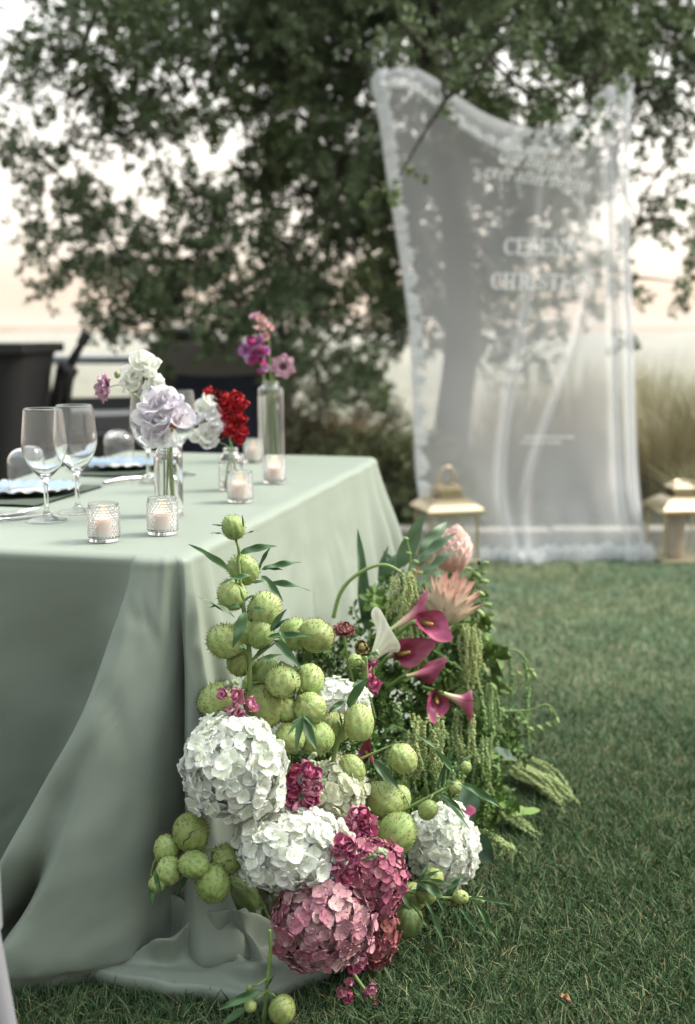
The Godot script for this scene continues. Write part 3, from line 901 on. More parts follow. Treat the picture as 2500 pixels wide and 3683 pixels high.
	# two fine printed lines lower down
	for k in 2:
		b = Buf.new()
		var from: Vector3 = [Vector3(0.8927, 0.6419, -5.86), Vector3(0.8755, 0.6153, -5.86)][k]
		for i in 22 - 4 * k:
			b.box(from + Vector3(i * 0.0115, 0, 0), Vector3(0.007, rng.randf_range(0.008, 0.014), 0.002))
		part("fine_print", b.flat().mesh(), ink, t)
	rebase(t, Vector3(veil_l[9].x * 0.5 + veil_r[9].x * 0.5, 0, veil_l[9].z))

func hip(b: Buf, y0: float, y1: float, w0: float, w1: float, curve := 0.0) -> void:
	# a four-sided frustum, its sides bowed by curve
	var n := 6
	for s in 4:
		var turn := Basis(Vector3.UP, s * PI / 2)
		b.grid(4, n, func(u: float, v: float):
			var w := lerpf(w0, w1, v) + curve * sin(v * PI)
			return turn * Vector3((u * 2 - 1) * w, lerpf(y0, y1, v), w))

func lantern(at: Vector3, turn: float, label: String, ring_up: bool) -> Node3D:
	var gold := mat(Color(0.66, 0.56, 0.38), 0.3, {"metallic": 1.0})
	var t := thing("lantern", label, "lantern", at, turn, "gold lanterns beside the veil")
	var b := Buf.new()
	b.box(Vector3(0, 0.014, 0), Vector3(0.31, 0.028, 0.31))
	part("base", b.flat().mesh(), gold, t)
	for s in [[-1, -1], [-1, 1], [1, -1], [1, 1]]:
		b = Buf.new()
		b.box(Vector3(s[0] * 0.14, 0.163, s[1] * 0.14), Vector3(0.014, 0.272, 0.014))
		part("post", b.flat().mesh(), gold, t)
	for s in 4:
		b = Buf.new()
		b.box(Basis(Vector3.UP, s * PI / 2) * Vector3(0, 0.158, 0.138), Vector3(0.254, 0.256, 0.003) if s % 2 == 0 else Vector3(0.003, 0.256, 0.254))
		part("pane", b.flat().mesh(), mat(Color(1, 1, 1, 0.06), 0.03, {"transparency": BaseMaterial3D.TRANSPARENCY_ALPHA}), t)
	b = Buf.new()
	b.box(Vector3(0, 0.311, 0), Vector3(0.345, 0.022, 0.345))
	part("eave", b.flat().mesh(), gold, t)
	b = Buf.new()
	hip(b, 0.322, 0.385, 0.168, 0.085, 0.008)
	part("roof", b.mesh(), gold, t)
	b = Buf.new()
	hip(b, 0.384, 0.43, 0.062, 0.062)
	hip(b, 0.43, 0.436, 0.076, 0.076)
	hip(b, 0.436, 0.462, 0.076, 0.02, 0.006)
	b.box(Vector3(0, 0.432, 0), Vector3(0.15, 0.012, 0.15))
	part("vent", b.flat().mesh(), gold, t)
	b = Buf.new()
	var pts := PackedVector3Array()
	for k in 21:
		var a := PI * k / 20.0
		var p := Vector3(cos(a) * 0.05, 0.10 * sin(a), 0)
		pts.append((Vector3(0, 0.455, 0) + p) if ring_up else Vector3(p.x * 1.8, 0.466, 0.07 - p.y * 1.4 + 0.06))
	b.tube(pts, func(_u): return 0.0085, 8)
	part("handle", b.mesh(), gold, t)
	for c in t.get_children():
		c.transform = Transform3D(Basis.from_scale(Vector3(0.88, 0.88, 0.88)), Vector3.ZERO) * c.transform
	return t

func lanterns() -> void:
	lantern(Vector3(0.5046, 0, -5.891), 0.26, "gold lantern with upright ring handle left of the veil, nearest the table", true)
	var at: Vector3 = Vector3(1.702, 0, -5.915)
	lantern(at, 0.12, "gold lantern with folded handle right of the veil, holding a log candle", false)
	var c := thing("log_candle", "bark-covered log candle standing in the right lantern", "candle", at + Vector3(-0.02, 0.028, 0.0))
	var b := Buf.new()
	b.grid(36, 14, func(u: float, v: float):
		var a := u * TAU
		var r := 0.047 + 0.006 * nz(Vector3(cos(a) * 2, v * 1.5, sin(a) * 2), 2.2)
		return Vector3(cos(a) * r, v * 0.215, sin(a) * r), true)
	part("bark", b.mesh(), mat(Color(0.46, 0.35, 0.24), 0.9, {"albedo_texture": noise_tex(0.03, Color(0.35, 0.3, 0.25), Color(1, 1, 1), 12, 256), "uv1_triplanar": true, "uv1_scale": Vector3(9, 3, 9)}), c)
	b = Buf.new()
	b.lathe([Vector2(0.047, 0.214), Vector2(0.041, 0.219), Vector2(0.01, 0.216), Vector2(0.0, 0.216)], 30)
	part("wax", b.mesh(), mat(Color(0.6, 0.52, 0.4), 0.6), c)
	b = Buf.new()
	b.tube(PackedVector3Array([Vector3(0, 0.214, 0), Vector3(0.001, 0.23, 0)]), func(_u): return 0.0012, 5)
	part("wick", b.mesh(), mat(Color(0.02, 0.02, 0.02), 0.9), c)

# ================================================================ table linen
const CORNER := Vector3(-0.29, 0, -2.0)
const LONG := Vector3(0.225, 0, -0.974)
const ACROSS := Vector3(-0.974, 0, -0.225)

# a point of the cloth: a metres left of the near corner, b metres out from the near edge
func cloth_at(a: float, b: float, h: float) -> Vector3:
	return CORNER + ACROSS * a - LONG * b + Vector3(0, h, 0)

# a curve through b and c that takes the spacing of its points into account
func even(a: Vector3, b: Vector3, c: Vector3, d: Vector3, t: float) -> Vector3:
	var ab := sqrt(maxf(a.distance_to(b), 0.0004))
	var bc := sqrt(maxf(b.distance_to(c), 0.0004))
	var cd := sqrt(maxf(c.distance_to(d), 0.0004))
	return b.cubic_interpolate_in_time(c, a, d, t, bc, -ab, bc + cd)

func table() -> void:
	# each rib: its place in plan at heights 0.74, 0.50, 0.25, 0.03 and at the hem, then the hem's height
	var ribs := []
	var add := func(p: Array, hem := 0.012): ribs.append([p, hem])
	for k in 5:
		var t: float = [1.7, 1.25, 0.8, 0.4, 0.05][k]
		var o: float = [0.02, 0.06, 0.03, 0.06, 0.03][k]
		add.call([Vector2(0.87, -t), Vector2(0.87 + o, -t), Vector2(0.87 + o * 1.5, -t), Vector2(0.89 + o * 1.8, -t), Vector2(0.95 + o, -t)])
	add.call([Vector2(0.865, 0.0), Vector2(0.9, 0.05), Vector2(0.92, 0.08), Vector2(0.94, 0.11), Vector2(0.96, 0.18)])
	add.call([Vector2(0.68, 0.0), Vector2(0.68, 0.0), Vector2(0.68, -0.02), Vector2(0.68, -0.035), Vector2(0.68, -0.04)])
	add.call([Vector2(0.5, 0.0), Vector2(0.5, -0.01), Vector2(0.52, -0.03), Vector2(0.56, -0.05), Vector2(0.57, -0.06)])
	add.call([Vector2(0.33, 0.0), Vector2(0.35, -0.035), Vector2(0.40, -0.075), Vector2(0.47, -0.10), Vector2(0.48, -0.11)])
	add.call([Vector2(0.15, 0.0), Vector2(0.2, -0.05), Vector2(0.32, -0.09), Vector2(0.41, -0.10), Vector2(0.41, -0.11)])
	add.call([Vector2(0.095, 0.002), Vector2(0.152, 0.015), Vector2(0.282, 0.01), Vector2(0.40, 0.04), Vector2(0.40, 0.05)])
	add.call([Vector2(0.085, 0.009), Vector2(0.153, 0.095), Vector2(0.284, 0.15), Vector2(0.395, 0.15), Vector2(0.39, 0.13)], 0.008)
	add.call([Vector2(0.075, 0.011), Vector2(0.135, 0.102), Vector2(0.258, 0.152), Vector2(0.36, 0.11), Vector2(0.36, 0.09)], 0.008)
	add.call([Vector2(0.067, 0.011), Vector2(0.118, 0.1), Vector2(0.222, 0.12), Vector2(0.325, 0.0), Vector2(0.33, 0.06)], 0.008)
	add.call([Vector2(0.058, 0.01), Vector2(0.1, 0.09), Vector2(0.185, 0.15), Vector2(0.30, 0.185), Vector2(0.30, 0.16)], 0.008)
	add.call([Vector2(0.05, 0.009), Vector2(0.08, 0.075), Vector2(0.145, 0.135), Vector2(0.225, 0.18), Vector2(0.235, 0.15)], 0.008)
	add.call([Vector2(0.04, 0.006), Vector2(0.055, 0.055), Vector2(0.095, 0.1), Vector2(0.145, 0.14), Vector2(0.155, 0.11)], 0.008)
	add.call([Vector2(0.03, 0.004), Vector2(0.035, 0.032), Vector2(0.054, 0.062), Vector2(0.085, 0.09), Vector2(0.09, 0.07)], 0.008)
	add.call([Vector2(0.02, -0.003), Vector2(0.02, -0.025), Vector2(0.03, -0.02), Vector2(0.05, 0.02), Vector2(0.05, 0.03)], 0.008)
	add.call([Vector2(0.012, -0.008), Vector2(0.014, -0.055), Vector2(0.02, -0.06), Vector2(0.03, -0.02), Vector2(0.02, 0.0)], 0.008)
	add.call([Vector2(0.006, -0.01), Vector2(0.006, -0.02), Vector2(0.008, -0.012), Vector2(-0.005, 0.035), Vector2(-0.02, 0.03)], 0.008)
	add.call([Vector2(0.0, -0.014), Vector2(-0.013, 0.018), Vector2(-0.016, 0.035), Vector2(-0.05, 0.075), Vector2(-0.06, 0.06)], 0.008)
	add.call([Vector2(-0.004, -0.022), Vector2(-0.03, 0.012), Vector2(-0.04, 0.03), Vector2(-0.09, 0.07), Vector2(-0.1, 0.05)], 0.008)
	add.call([Vector2(-0.006, -0.032), Vector2(-0.041, -0.008), Vector2(-0.052, 0.006), Vector2(-0.13, 0.03), Vector2(-0.14, 0.01)], 0.008)
	add.call([Vector2(-0.004, -0.045), Vector2(-0.032, -0.05), Vector2(-0.04, -0.05), Vector2(-0.10, -0.03), Vector2(-0.12, -0.03)], 0.008)
	add.call([Vector2(-0.003, -0.065), Vector2(-0.034, -0.075), Vector2(-0.05, -0.085), Vector2(-0.09, -0.07), Vector2(-0.24, -0.02)], 0.015)
	add.call([Vector2(-0.008, -0.09), Vector2(-0.06, -0.095), Vector2(-0.08, -0.11), Vector2(-0.12, -0.12), Vector2(-0.22, -0.10)], 0.03)
	add.call([Vector2(-0.009, -0.11), Vector2(-0.066, -0.115), Vector2(-0.09, -0.13), Vector2(-0.13, -0.15), Vector2(-0.22, -0.16)])
	add.call([Vector2(-0.001, -0.15), Vector2(-0.03, -0.16), Vector2(-0.045, -0.18), Vector2(-0.07, -0.2), Vector2(-0.15, -0.21)])
	for k in 14:
		var t: float = 0.22 + k * 0.1
		var o: float = [0.012, 0.022, 0.006, 0.018, 0.008, 0.022, 0.008, 0.016, 0.006, 0.02, 0.01, 0.006, 0.03, 0.008][k]
		add.call([Vector2(-o * 0.25, -t), Vector2(-0.025 - o, -t), Vector2(-0.04 - o * 1.3, -t), Vector2(-0.06 - o * 1.5, -t), Vector2(-0.13 - o, -t)], 0.012 + o * 0.5)
	# far corner: two soft cones
	add.call([Vector2(-0.004, -1.58), Vector2(-0.075, -1.6), Vector2(-0.12, -1.62), Vector2(-0.15, -1.64), Vector2(-0.2, -1.66)])
	add.call([Vector2(0.0, -1.65), Vector2(-0.025, -1.66), Vector2(-0.04, -1.68), Vector2(-0.06, -1.7), Vector2(-0.12, -1.72)])
	add.call([Vector2(0.004, -1.72), Vector2(-0.08, -1.75), Vector2(-0.13, -1.79), Vector2(-0.16, -1.82), Vector2(-0.19, -1.86)])
	add.call([Vector2(0.02, -1.745), Vector2(-0.03, -1.80), Vector2(-0.05, -1.86), Vector2(-0.07, -1.9), Vector2(-0.09, -1.94)])
	for k in 5:
		var s: float = [0.12, 0.3, 0.5, 0.68, 0.85][k]
		var o: float = [0.01, 0.05, 0.02, 0.05, 0.03][k]
		add.call([Vector2(s, -1.75), Vector2(s, -1.76 - o), Vector2(s, -1.77 - o * 1.5), Vector2(s, -1.8 - o * 2), Vector2(s, -1.86 - o)])
	var n := ribs.size()
	var net := []
	for r in ribs:
		var p: Array = r[0]
		var mid := Vector2(clampf(p[0].x, 0.045, 0.825), clampf(p[0].y, -1.705, -0.045))
		var rim: Vector2 = p[0]
		var col := []
		var rows := [
			[Vector2(clampf(p[0].x, 0.09, 0.78), clampf(p[0].y, -1.66, -0.09)), 0.7672], [mid, 0.767], [mid.lerp(rim, 0.7), 0.7655], [mid.lerp(rim, 0.96), 0.757], [rim.lerp(p[1], 0.04), 0.738], [rim.lerp(p[1], 0.17), 0.70],
			[rim.lerp(p[1], 0.45), 0.63], [p[1], 0.5], [p[1].lerp(p[2], 0.5), 0.375], [p[2], 0.25], [p[2].lerp(p[3], 0.55), 0.135], [p[3], 0.055], [p[3].lerp(p[4], 0.45), 0.028 + r[1] * 0.9], [p[4], r[1]]]
		for q in rows:
			col.append(cloth_at(q[0].x, q[0].y, q[1]))
		net.append(col)
	var m: int = net[0].size()
	var b := Buf.new()
	var across := n * 7
	b.grid(across, (m - 1) * 7, func(u: float, v: float):
		var s := u * n
		var i := int(s) % n
		var f := s - floorf(s)
		var t := minf(v * (m - 1), m - 1.001)
		var j := int(t)
		var g := t - j
		var line := []
		for dj in [-1, 0, 1, 2]:
			var row := clampi(j + dj, 0, m - 1)
			var p0: Vector3 = net[(i + n - 1) % n][row]
			var p1: Vector3 = net[i][row]
			line.append(even(p0, p1, net[(i + 1) % n][row], net[(i + 2) % n][row], f))
		var p := even(line[0], line[1], line[2], line[3], g)
		# faint handling creases, and crumples where the cloth lies on the lawn
		if j > 3:
			var low := smoothstep(0.16, 0.02, p.y)
			p.y += low * 0.02 * maxf(0.0, nz(p, 7.0) + 0.12)
			var away := (p - Vector3(-0.52, p.y, -2.9)).normalized()
			p += away * (0.008 * nz(p, 4.5) - 0.006 * pow(1.0 - absf(nz(Vector3(p.x * 7.0 + p.y * 3.0, p.y * 1.6 - p.x * 2.0, p.z * 5.0), 1.0)) * 2.0, 4.0) * clampf(nz(p, 2.2) * 2.0 + 0.3, 0, 1) + 0.012 * low * nz(p + Vector3(3, 0, 0), 6.0)) * smoothstep(0.74, 0.6, p.y)
		p.y = maxf(p.y, 0.006)
		return p, true, false)
	# the flat top inside the ribs
	var centre := b.vert(cloth_at(0.43, -0.87, 0.7672))
	for i in across:
		b.tri(centre, (i + 1) % across, i)
	var weave := noise_tex(0.25, Color.BLACK, Color.WHITE, 21, 256, true)
	var cloth := mat(Color(0.212, 0.25, 0.206), 0.52, {"rim_enabled": true, "rim": 0.35, "rim_tint": 0.6, "normal_enabled": true, "normal_texture": weave, "normal_scale": 0.22, "uv1_triplanar": true, "uv1_scale": Vector3(9, 9, 9), "metallic_specular": 0.4, "cull_mode": BaseMaterial3D.CULL_DISABLED})
	var o := part("tablecloth", b.mesh(), cloth, self)
	o.position = Vector3.ZERO
	# the surplus that lies in folds on the lawn before the corner
	var hem: Array = [Vector3(-0.4852, 0, -1.944), Vector3(-0.4108, 0, -1.907), Vector3(-0.3531, 0, -1.887), Vector3(-0.3049, 0, -1.874), Vector3(-0.2587, 0, -1.871), Vector3(-0.2037, 0, -1.855), Vector3(-0.1612, 0, -1.845), Vector3(-0.1247, 0, -1.863), Vector3(-0.0843, 0, -1.898), Vector3(-0.0307, 0, -1.935)]
	var root_line: Array = [Vector3(-0.4644, 0, -2.135), Vector3(-0.4221, 0, -2.187), Vector3(-0.3838, 0, -2.224), Vector3(-0.3521, 0, -2.252), Vector3(-0.3093, 0, -2.271), Vector3(-0.2647, 0, -2.28), Vector3(-0.2081, 0, -2.261), Vector3(-0.1602, 0, -2.224), Vector3(-0.1207, 0, -2.152), Vector3(-0.0483, 0, -2.021)]
	var pool := Buf.new()
	pool.grid(150, 84, func(u: float, v: float):
		var p := along(root_line, u).lerp(along(hem, u), minf(v / 0.94, 1.0))
		var out := (along(hem, u) - along(root_line, u)).normalized()
		var sum := 0.0
		var lean := 0.0
		for k in 8:
			var c: float = [0.16 + 0.34 * u, 0.86 - 0.42 * u, 0.52 + 0.16 * sin(u * 7.0), 0.34 + 0.1 * sin(u * 11.0 + 1.0), 0.8 + 0.06 * sin(u * 9.0 + 2.0), 0.2 + 0.9 * u, 1.25 - 1.1 * u, 0.66 + 0.1 * sin(u * 13.0 + 4.0)][k]
			var w: float = [0.085, 0.075, 0.08, 0.06, 0.055, 0.07, 0.07, 0.05][k]
			var amp: float = [0.12, 0.095, 0.10, 0.06, 0.05, 0.09, 0.08, 0.05][k] * pow(0.5 + 0.5 * sin(u * [6.0, 7.0, 9.0, 15.0, 17.0, 8.0, 10.0, 19.0][k] + [0.6, 4.0, 2.0, 0.0, 3.0, 5.0, 1.0, 2.0][k]), 1.1)
			var e := absf(v - c) / (w * (0.6 if v > c else 1.3))
			var bump := amp * exp(-pow(e, 1.6))
			sum += pow(bump, 3.0)
			lean += bump * 0.35
		var roll := clampf((v - 0.94) / 0.06, 0.0, 1.0)
		var edge := 0.026 * (1.0 - smoothstep(0.86, 0.94, v) * 0.2)
		p.y = (0.028 + pow(sum, 1.0 / 3.0) * (1.0 - smoothstep(0.8, 0.94, v) * 0.75)) * (1.0 - roll) + edge * 0.5 * cos(roll * PI * 0.5) + 0.002
		return p + out * (lean * (1.0 - smoothstep(0.85, 0.94, v)) + 0.008 * sin(roll * PI) - 0.01 * roll))
	part("pooled_folds", pool.mesh(), cloth, o)
	tag(o, "sage green satin tablecloth draped over the long table and pooling on the lawn", "tablecloth")

# ================================================================ tableware
func closed(b: Buf) -> Buf:
	# turn a closed shape's faces outwards
	var vol := 0.0
	for k in range(0, b.idx.size(), 3):
		vol += b.v[b.idx[k]].dot(b.v[b.idx[k + 2]].cross(b.v[b.idx[k + 1]]))
	if vol < 0:
		for k in range(0, b.idx.size(), 3):
			var s := b.idx[k]
			b.idx[k] = b.idx[k + 1]
			b.idx[k + 1] = s
	return b

func smooth_profile(pts: Array, steps := 5) -> Array:
	var v3 := []
	for p in pts:
		v3.append(Vector3(p.x, p.y, 0))
	var out := []
	for p in spline(v3, steps):
		out.append(Vector2(maxf(p.x, 0.0), p.y))
	return out

func wine_glass_mesh() -> ArrayMesh:
	var outer := smooth_profile([Vector2(0.0, 0.0), Vector2(0.03, 0.0), Vector2(0.041, 0.0012), Vector2(0.0405, 0.0035), Vector2(0.02, 0.008), Vector2(0.0075, 0.017), Vector2(0.0048, 0.035), Vector2(0.0046, 0.07), Vector2(0.006, 0.084), Vector2(0.014, 0.094), Vector2(0.032, 0.114), Vector2(0.0445, 0.145), Vector2(0.046, 0.165), Vector2(0.043, 0.2), Vector2(0.0392, 0.2345)])
	var inner := smooth_profile([Vector2(0.0382, 0.2345), Vector2(0.0418, 0.2), Vector2(0.0448, 0.165), Vector2(0.0432, 0.146), Vector2(0.0305, 0.116), Vector2(0.012, 0.099), Vector2(0.0, 0.0955)])
	var b := Buf.new()
	b.lathe(outer + inner, 56)
	return closed(b).mesh()

func bottle_mesh(r: float, h: float, neck: float, wall := 0.0022) -> ArrayMesh:
	var outer := smooth_profile([Vector2(0, 0), Vector2(r * 0.85, 0), Vector2(r * 0.985, 0.004), Vector2(r, 0.012), Vector2(r, h * 0.5), Vector2(r, h - 0.034), Vector2(r * 0.93, h - 0.022), Vector2(neck * 1.06, h - 0.013), Vector2(neck, h - 0.007), Vector2(neck * 1.03, h - 0.002), Vector2(neck * 1.0, h)], 4)
	var inner := smooth_profile([Vector2(neck - wall * 0.9, h), Vector2(neck - wall, h - 0.007), Vector2(neck * 1.06 - wall, h - 0.014), Vector2(r * 0.93 - wall, h - 0.0235), Vector2(r - wall, h - 0.036), Vector2(r - wall, h * 0.5), Vector2(r - wall, 0.016), Vector2(r * 0.9 - wall, 0.008), Vector2(0, 0.007)], 4)
	var b := Buf.new()
	b.lathe(outer + inner, 48)
	return closed(b).mesh()

func votive_mesh() -> ArrayMesh:
	# hobnail glass: rows of small round bosses outside, smooth inside
	var r := 0.0285
	var h := 0.073
	var rings := [Vector2(0, 0), Vector2(r * 0.9, 0), Vector2(r, 0.003), Vector2(r * 1.01, 0.008)]
	for k in 45:
		rings.append(Vector2(r, 0.009 + k * 0.0013))
	rings += [Vector2(r * 1.0, 0.0685), Vector2(r * 1.005, 0.0715), Vector2(r * 0.98, h), Vector2(r - 0.0022, h - 0.001), Vector2(r - 0.003, 0.06), Vector2(r - 0.003, 0.012), Vector2(r * 0.8, 0.008), Vector2(0, 0.0075)]
	var b := Buf.new()
	b.lathe(rings, 128, func(p: Vector3, a: float, ring: int):
		if ring < 4 or ring > 48:
			return p
		var row := (ring - 4) / 4
		var e := sin(PI * fposmod((ring - 4) / 4.0, 1.0)) * absf(sin(PI * (a * 26.0 + 0.5 * (row % 2))))
		return p + Vector3(p.x, 0, p.z).normalized() * 0.0026 * pow(e, 0.8))
	return closed(b).mesh()

func votive(at: Vector3, label: String, gm: ArrayMesh, lit: float) -> void:
	var t := thing("votive", label, "candle holder", at, rng.randf() * TAU, "hobnail glass votives along the table")
	part("glass_cup", gm, glass, t)
	# the candle stands in the cup: a thing of its own
	var spot := {"votive": label}
	var c := thing("candle", label.replace("hobnail glass votive", "cream candle inside the hobnail votive"), "candle", at + Vector3(0, 0.0082, 0), 0, "cream votive candles")
	var b := Buf.new()
	b.lathe(smooth_profile([Vector2(0, 0), Vector2(0.0185, 0), Vector2(0.02, 0.002), Vector2(0.0195, 0.031), Vector2(0.0175, 0.0345), Vector2(0.012, 0.0335), Vector2(0, 0.032)], 4), 32)
	part("wax", closed(b).mesh(), mat(Color(0.84, 0.79, 0.72), 0.5, {"subsurf_scatter_enabled": true, "subsurf_scatter_strength": 0.6}), c)
	b = Buf.new()
	b.tube(PackedVector3Array([Vector3(0, 0.031, 0), Vector3(0.0006, 0.0405, 0)]), func(_u): return 0.0006, 5)
	part("wick", b.mesh(), mat(Color(0.02, 0.015, 0.01), 0.9), c)
	b = Buf.new()
	b.lathe(smooth_profile([Vector2(0, 0.039), Vector2(0.0014, 0.0405), Vector2(0.0018, 0.043), Vector2(0.001, 0.047), Vector2(0, 0.051)], 4), 14)
	part("flame", closed(b).mesh(), mat(Color(1, 0.75, 0.4), 0.5, {"emission_enabled": true, "emission": Color(1, 0.72, 0.38), "emission_energy_multiplier": 0.3 if lit < 0.00003 else 0.8}), c)
	var l := OmniLight3D.new()
	l.name = "flame_light"
	l.light_color = Color(1, 0.72, 0.42)
	l.light_energy = lit
	l.light_size = 0.003
	l.omni_range = 6
	l.omni_attenuation = 2
	l.shadow_enabled = true
	l.position = Vector3(0, 0.046, 0)
	c.add_child(l, true)

func tableware() -> void:
	var wg := wine_glass_mesh()
	var g1 := thing("wine_glass", "front wine glass of the pair at the near place setting", "wine glass", Vector3(-0.6246, 0.767, -2.397), 0, "empty wine glasses")
	part("glass", wg, glass, g1)
	for row in [[Vector3(-0.5868, 0.767, -2.512), "second wine glass, just behind the front one at the near setting"], [Vector3(-0.5184, 0.767, -3.023), "wine glass of the far setting, left of the front vase's flowers"], [Vector3(-0.4588, 0.767, -3.187), "wine glass hidden behind the lilac blooms at the far setting"]]:
		var g := g1.duplicate()
		g.name = numbered("wine_glass")
		add_child(g)
		g.position = row[0]
		g.set_meta("label", row[1])
	var vm := votive_mesh()
	votive(Vector3(-0.4559, 0.767, -2.156), "hobnail glass votive nearest the table's front edge, left of the front vase", vm, 0.00001)
	votive(Vector3(-0.3583, 0.767, -2.234), "hobnail glass votive right before the front bud vase", vm, 0.00001)
	votive(Vector3(-0.2477, 0.767, -2.674), "hobnail glass votive in front of the red flowers", vm, 0.00001)
	votive(Vector3(-0.1897, 0.767, -3.023), "hobnail glass votive before the tall vase with visible flame", vm, 0.00005)
	votive(Vector3(-0.2845, 0.767, -3.522), "hobnail glass votive farthest back, left of the tall vase", vm, 0.00001)
	# place settings
	var blue := mat(Color(0.20, 0.30, 0.42), 0.35, {"clearcoat_enabled": true, "clearcoat": 0.5})
	var gilt := mat(Color(0.34, 0.25, 0.13), 0.35, {"metallic": 0.8})
	var shape := func(p: Vector3, a: float, _k: int):
		var r := Vector2(p.x, p.z).length()
		var k := smoothstep(0.075, 0.128, r)
		return Vector3(p.x * (1 + 0.022 * k * cos(a * TAU * 22)), p.y + 0.0028 * k * cos(a * TAU * 22), p.z * (1 + 0.022 * k * cos(a * TAU * 22)))
	var pb := Buf.new()
	pb.lathe(smooth_profile([Vector2(0, 0.001), Vector2(0.05, 0.001), Vector2(0.08, 0.003), Vector2(0.11, 0.008), Vector2(0.127, 0.011), Vector2(0.127, 0.0135), Vector2(0.11, 0.0105), Vector2(0.08, 0.006), Vector2(0.05, 0.004), Vector2(0, 0.004)], 4), 160, shape)
	var pm := closed(pb).mesh()
	var rb := Buf.new()
	rb.lathe([Vector2(0.1255, 0.0112), Vector2(0.1285, 0.0115), Vector2(0.1288, 0.0135), Vector2(0.126, 0.0142), Vector2(0.1255, 0.0112)], 160, shape)
	var rm := closed(rb).mesh()
	var nb := Buf.new()
	nb.grid(24, 10, func(u: float, v: float): return Vector3((u - 0.5) * 0.36, 0.0015 + 0.0025 * maxf(0.0, sin(u * 9.0) * sin(v * 5.0)), (v - 0.5) * 0.16))
	nb.grid(24, 10, func(u: float, v: float): return Vector3((u - 0.5) * 0.36, 0.0045 + 0.0025 * maxf(0.0, sin(u * 9.0) * sin(v * 5.0)), (v - 0.5) * 0.16), false, true)
	var nm := nb.mesh()
	var tm := Buf.new()
	tm.lathe(smooth_profile([Vector2(0.041, 0.0), Vector2(0.0425, 0.001), Vector2(0.044, 0.03), Vector2(0.044, 0.062), Vector2(0.04, 0.08), Vector2(0.028, 0.093), Vector2(0.012, 0.0985), Vector2(0, 0.099), Vector2(0, 0.0968), Vector2(0.012, 0.0962), Vector2(0.027, 0.091), Vector2(0.0385, 0.0785), Vector2(0.0423, 0.062), Vector2(0.0422, 0.03), Vector2(0.041, 0.0)], 4), 56)
	var tum := closed(tm).mesh()
	var steel := mat(Color(0.55, 0.55, 0.55), 0.22, {"metallic": 1.0})
	var card_m := mat(Color(0.8, 0.8, 0.78), 0.7)
	var spots := [Vector3(-0.778, 0.767, -2.81), Vector3(-0.6588, 0.767, -3.357)]
	for k in 2:
		var at: Vector3 = spots[k]
		var near := "near" if k == 0 else "far"
		var np := part("napkin", nm, mat(Color(0.045, 0.065, 0.045), 0.85), self, Transform3D(toward(ACROSS), at + Vector3(0.04, 0.0008, 0.03)))
		tag(np, "dark green folded napkin under the %s blue plate" % near, "napkin", "dark green napkins")
		var pl := thing("ruffled_plate", "%s pale blue plate with fluted gilt-edged rim" % near, "plate", at + Vector3(0, 0.0085, 0), 0.1 * k, "pale blue ruffled plates")
		part("dish", pm, blue, pl)
		part("gilt_rim", rm, gilt, pl)
		var cb := Buf.new()
		cb.box(Vector3.ZERO, Vector3(0.09, 0.0014, 0.055))
		var card := part("place_card", cb.flat().mesh(), card_m, self, Transform3D(Basis(Vector3.UP, 0.35), at + Vector3(0.01, 0.0134, 0.012)))
		tag(card, "small white place card lying on the %s plate" % near, "place card", "white place cards")
		var cup := thing("tumbler", "upturned clear tumbler standing on the %s plate" % near, "tumbler", at + Vector3(0.0, 0.0146, 0.0), 0, "upturned tumblers on the plates")
		part("glass", tum, glass, cup)
		# knife and fork to the right of the plate
		for q in 2:
			var cut := thing(["knife", "fork"][q], "steel %s beside the %s plate" % [["knife", "fork"][q], near], ["knife", "fork"][q], [[Vector3(-0.7041, 0.767, -2.402), Vector3(-0.7327, 0.767, -2.45)], [Vector3(-0.5532, 0.767, -3.117), Vector3(-0.574, 0.767, -3.088)]][k][q] + Vector3(0, 0.002, 0), 0.75 + 0.2 * q, "steel cutlery by the plates")
			var hb := Buf.new()
			hb.tube(spline([Vector3(-0.1, 0.002, 0), Vector3(-0.06, 0.004, 0), Vector3(0, 0.003, 0)], 5), func(u): return lerpf(0.005, 0.0026, u), 8)
			part("handle", hb.mesh(), steel, cut)
			hb = Buf.new()
			if q == 0:
				hb.box(Vector3(0.05, 0.003, 0), Vector3(0.1, 0.0016, 0.016))
				part("blade", hb.flat().mesh(), steel, cut)
			else:
				hb.box(Vector3(0.025, 0.003, 0), Vector3(0.05, 0.0018, 0.018))
				part("neck", hb.flat().mesh(), steel, cut)
				for s in 4:
					hb = Buf.new()
					hb.tube(spline([Vector3(0.048, 0.003, -0.0078 + s * 0.0052), Vector3(0.075, 0.006, -0.0078 + s * 0.0052), Vector3(0.095, 0.007, -0.0078 + s * 0.0052)], 3), func(u): return 0.0014 * (1.1 - 0.6 * u), 5)
					part("tine", hb.mesh(), steel, cut)
	bud_vases()

# ================================================================ petals, leaves and pods
func petal(l: float, w: float, cup: float, bend: float, ruffle: float, freq := 9.0, seed_ := 0.0, base := Color.WHITE, tip := Color.WHITE, n := 6) -> Buf:
	var b := Buf.new()
	b.grid(n, n, func(u: float, vv: float):
		var x := u * 2 - 1
		var v := 1.0 - pow(1.0 - vv, 1.7)
		var s := sqrt(maxf(0.0, sin(PI * (0.03 + 0.97 * pow(v, 0.9)))))
		var y := cup * w * x * x * (0.3 + 0.7 * v) + bend * l * v * v + ruffle * l * sin(freq * x + seed_ * 7.0 + v * 3.0) * v * v
		return Vector3(x * w * s, y, l * v * (1.0 - 0.10 * x * x * v) + ruffle * 0.4 * l * sin(freq * 1.3 * x + seed_ * 3.0) * v),
		false, false, func(_u: float, v: float): return base.lerp(tip, smoothstep(0.05, 0.6, v)))
	return b

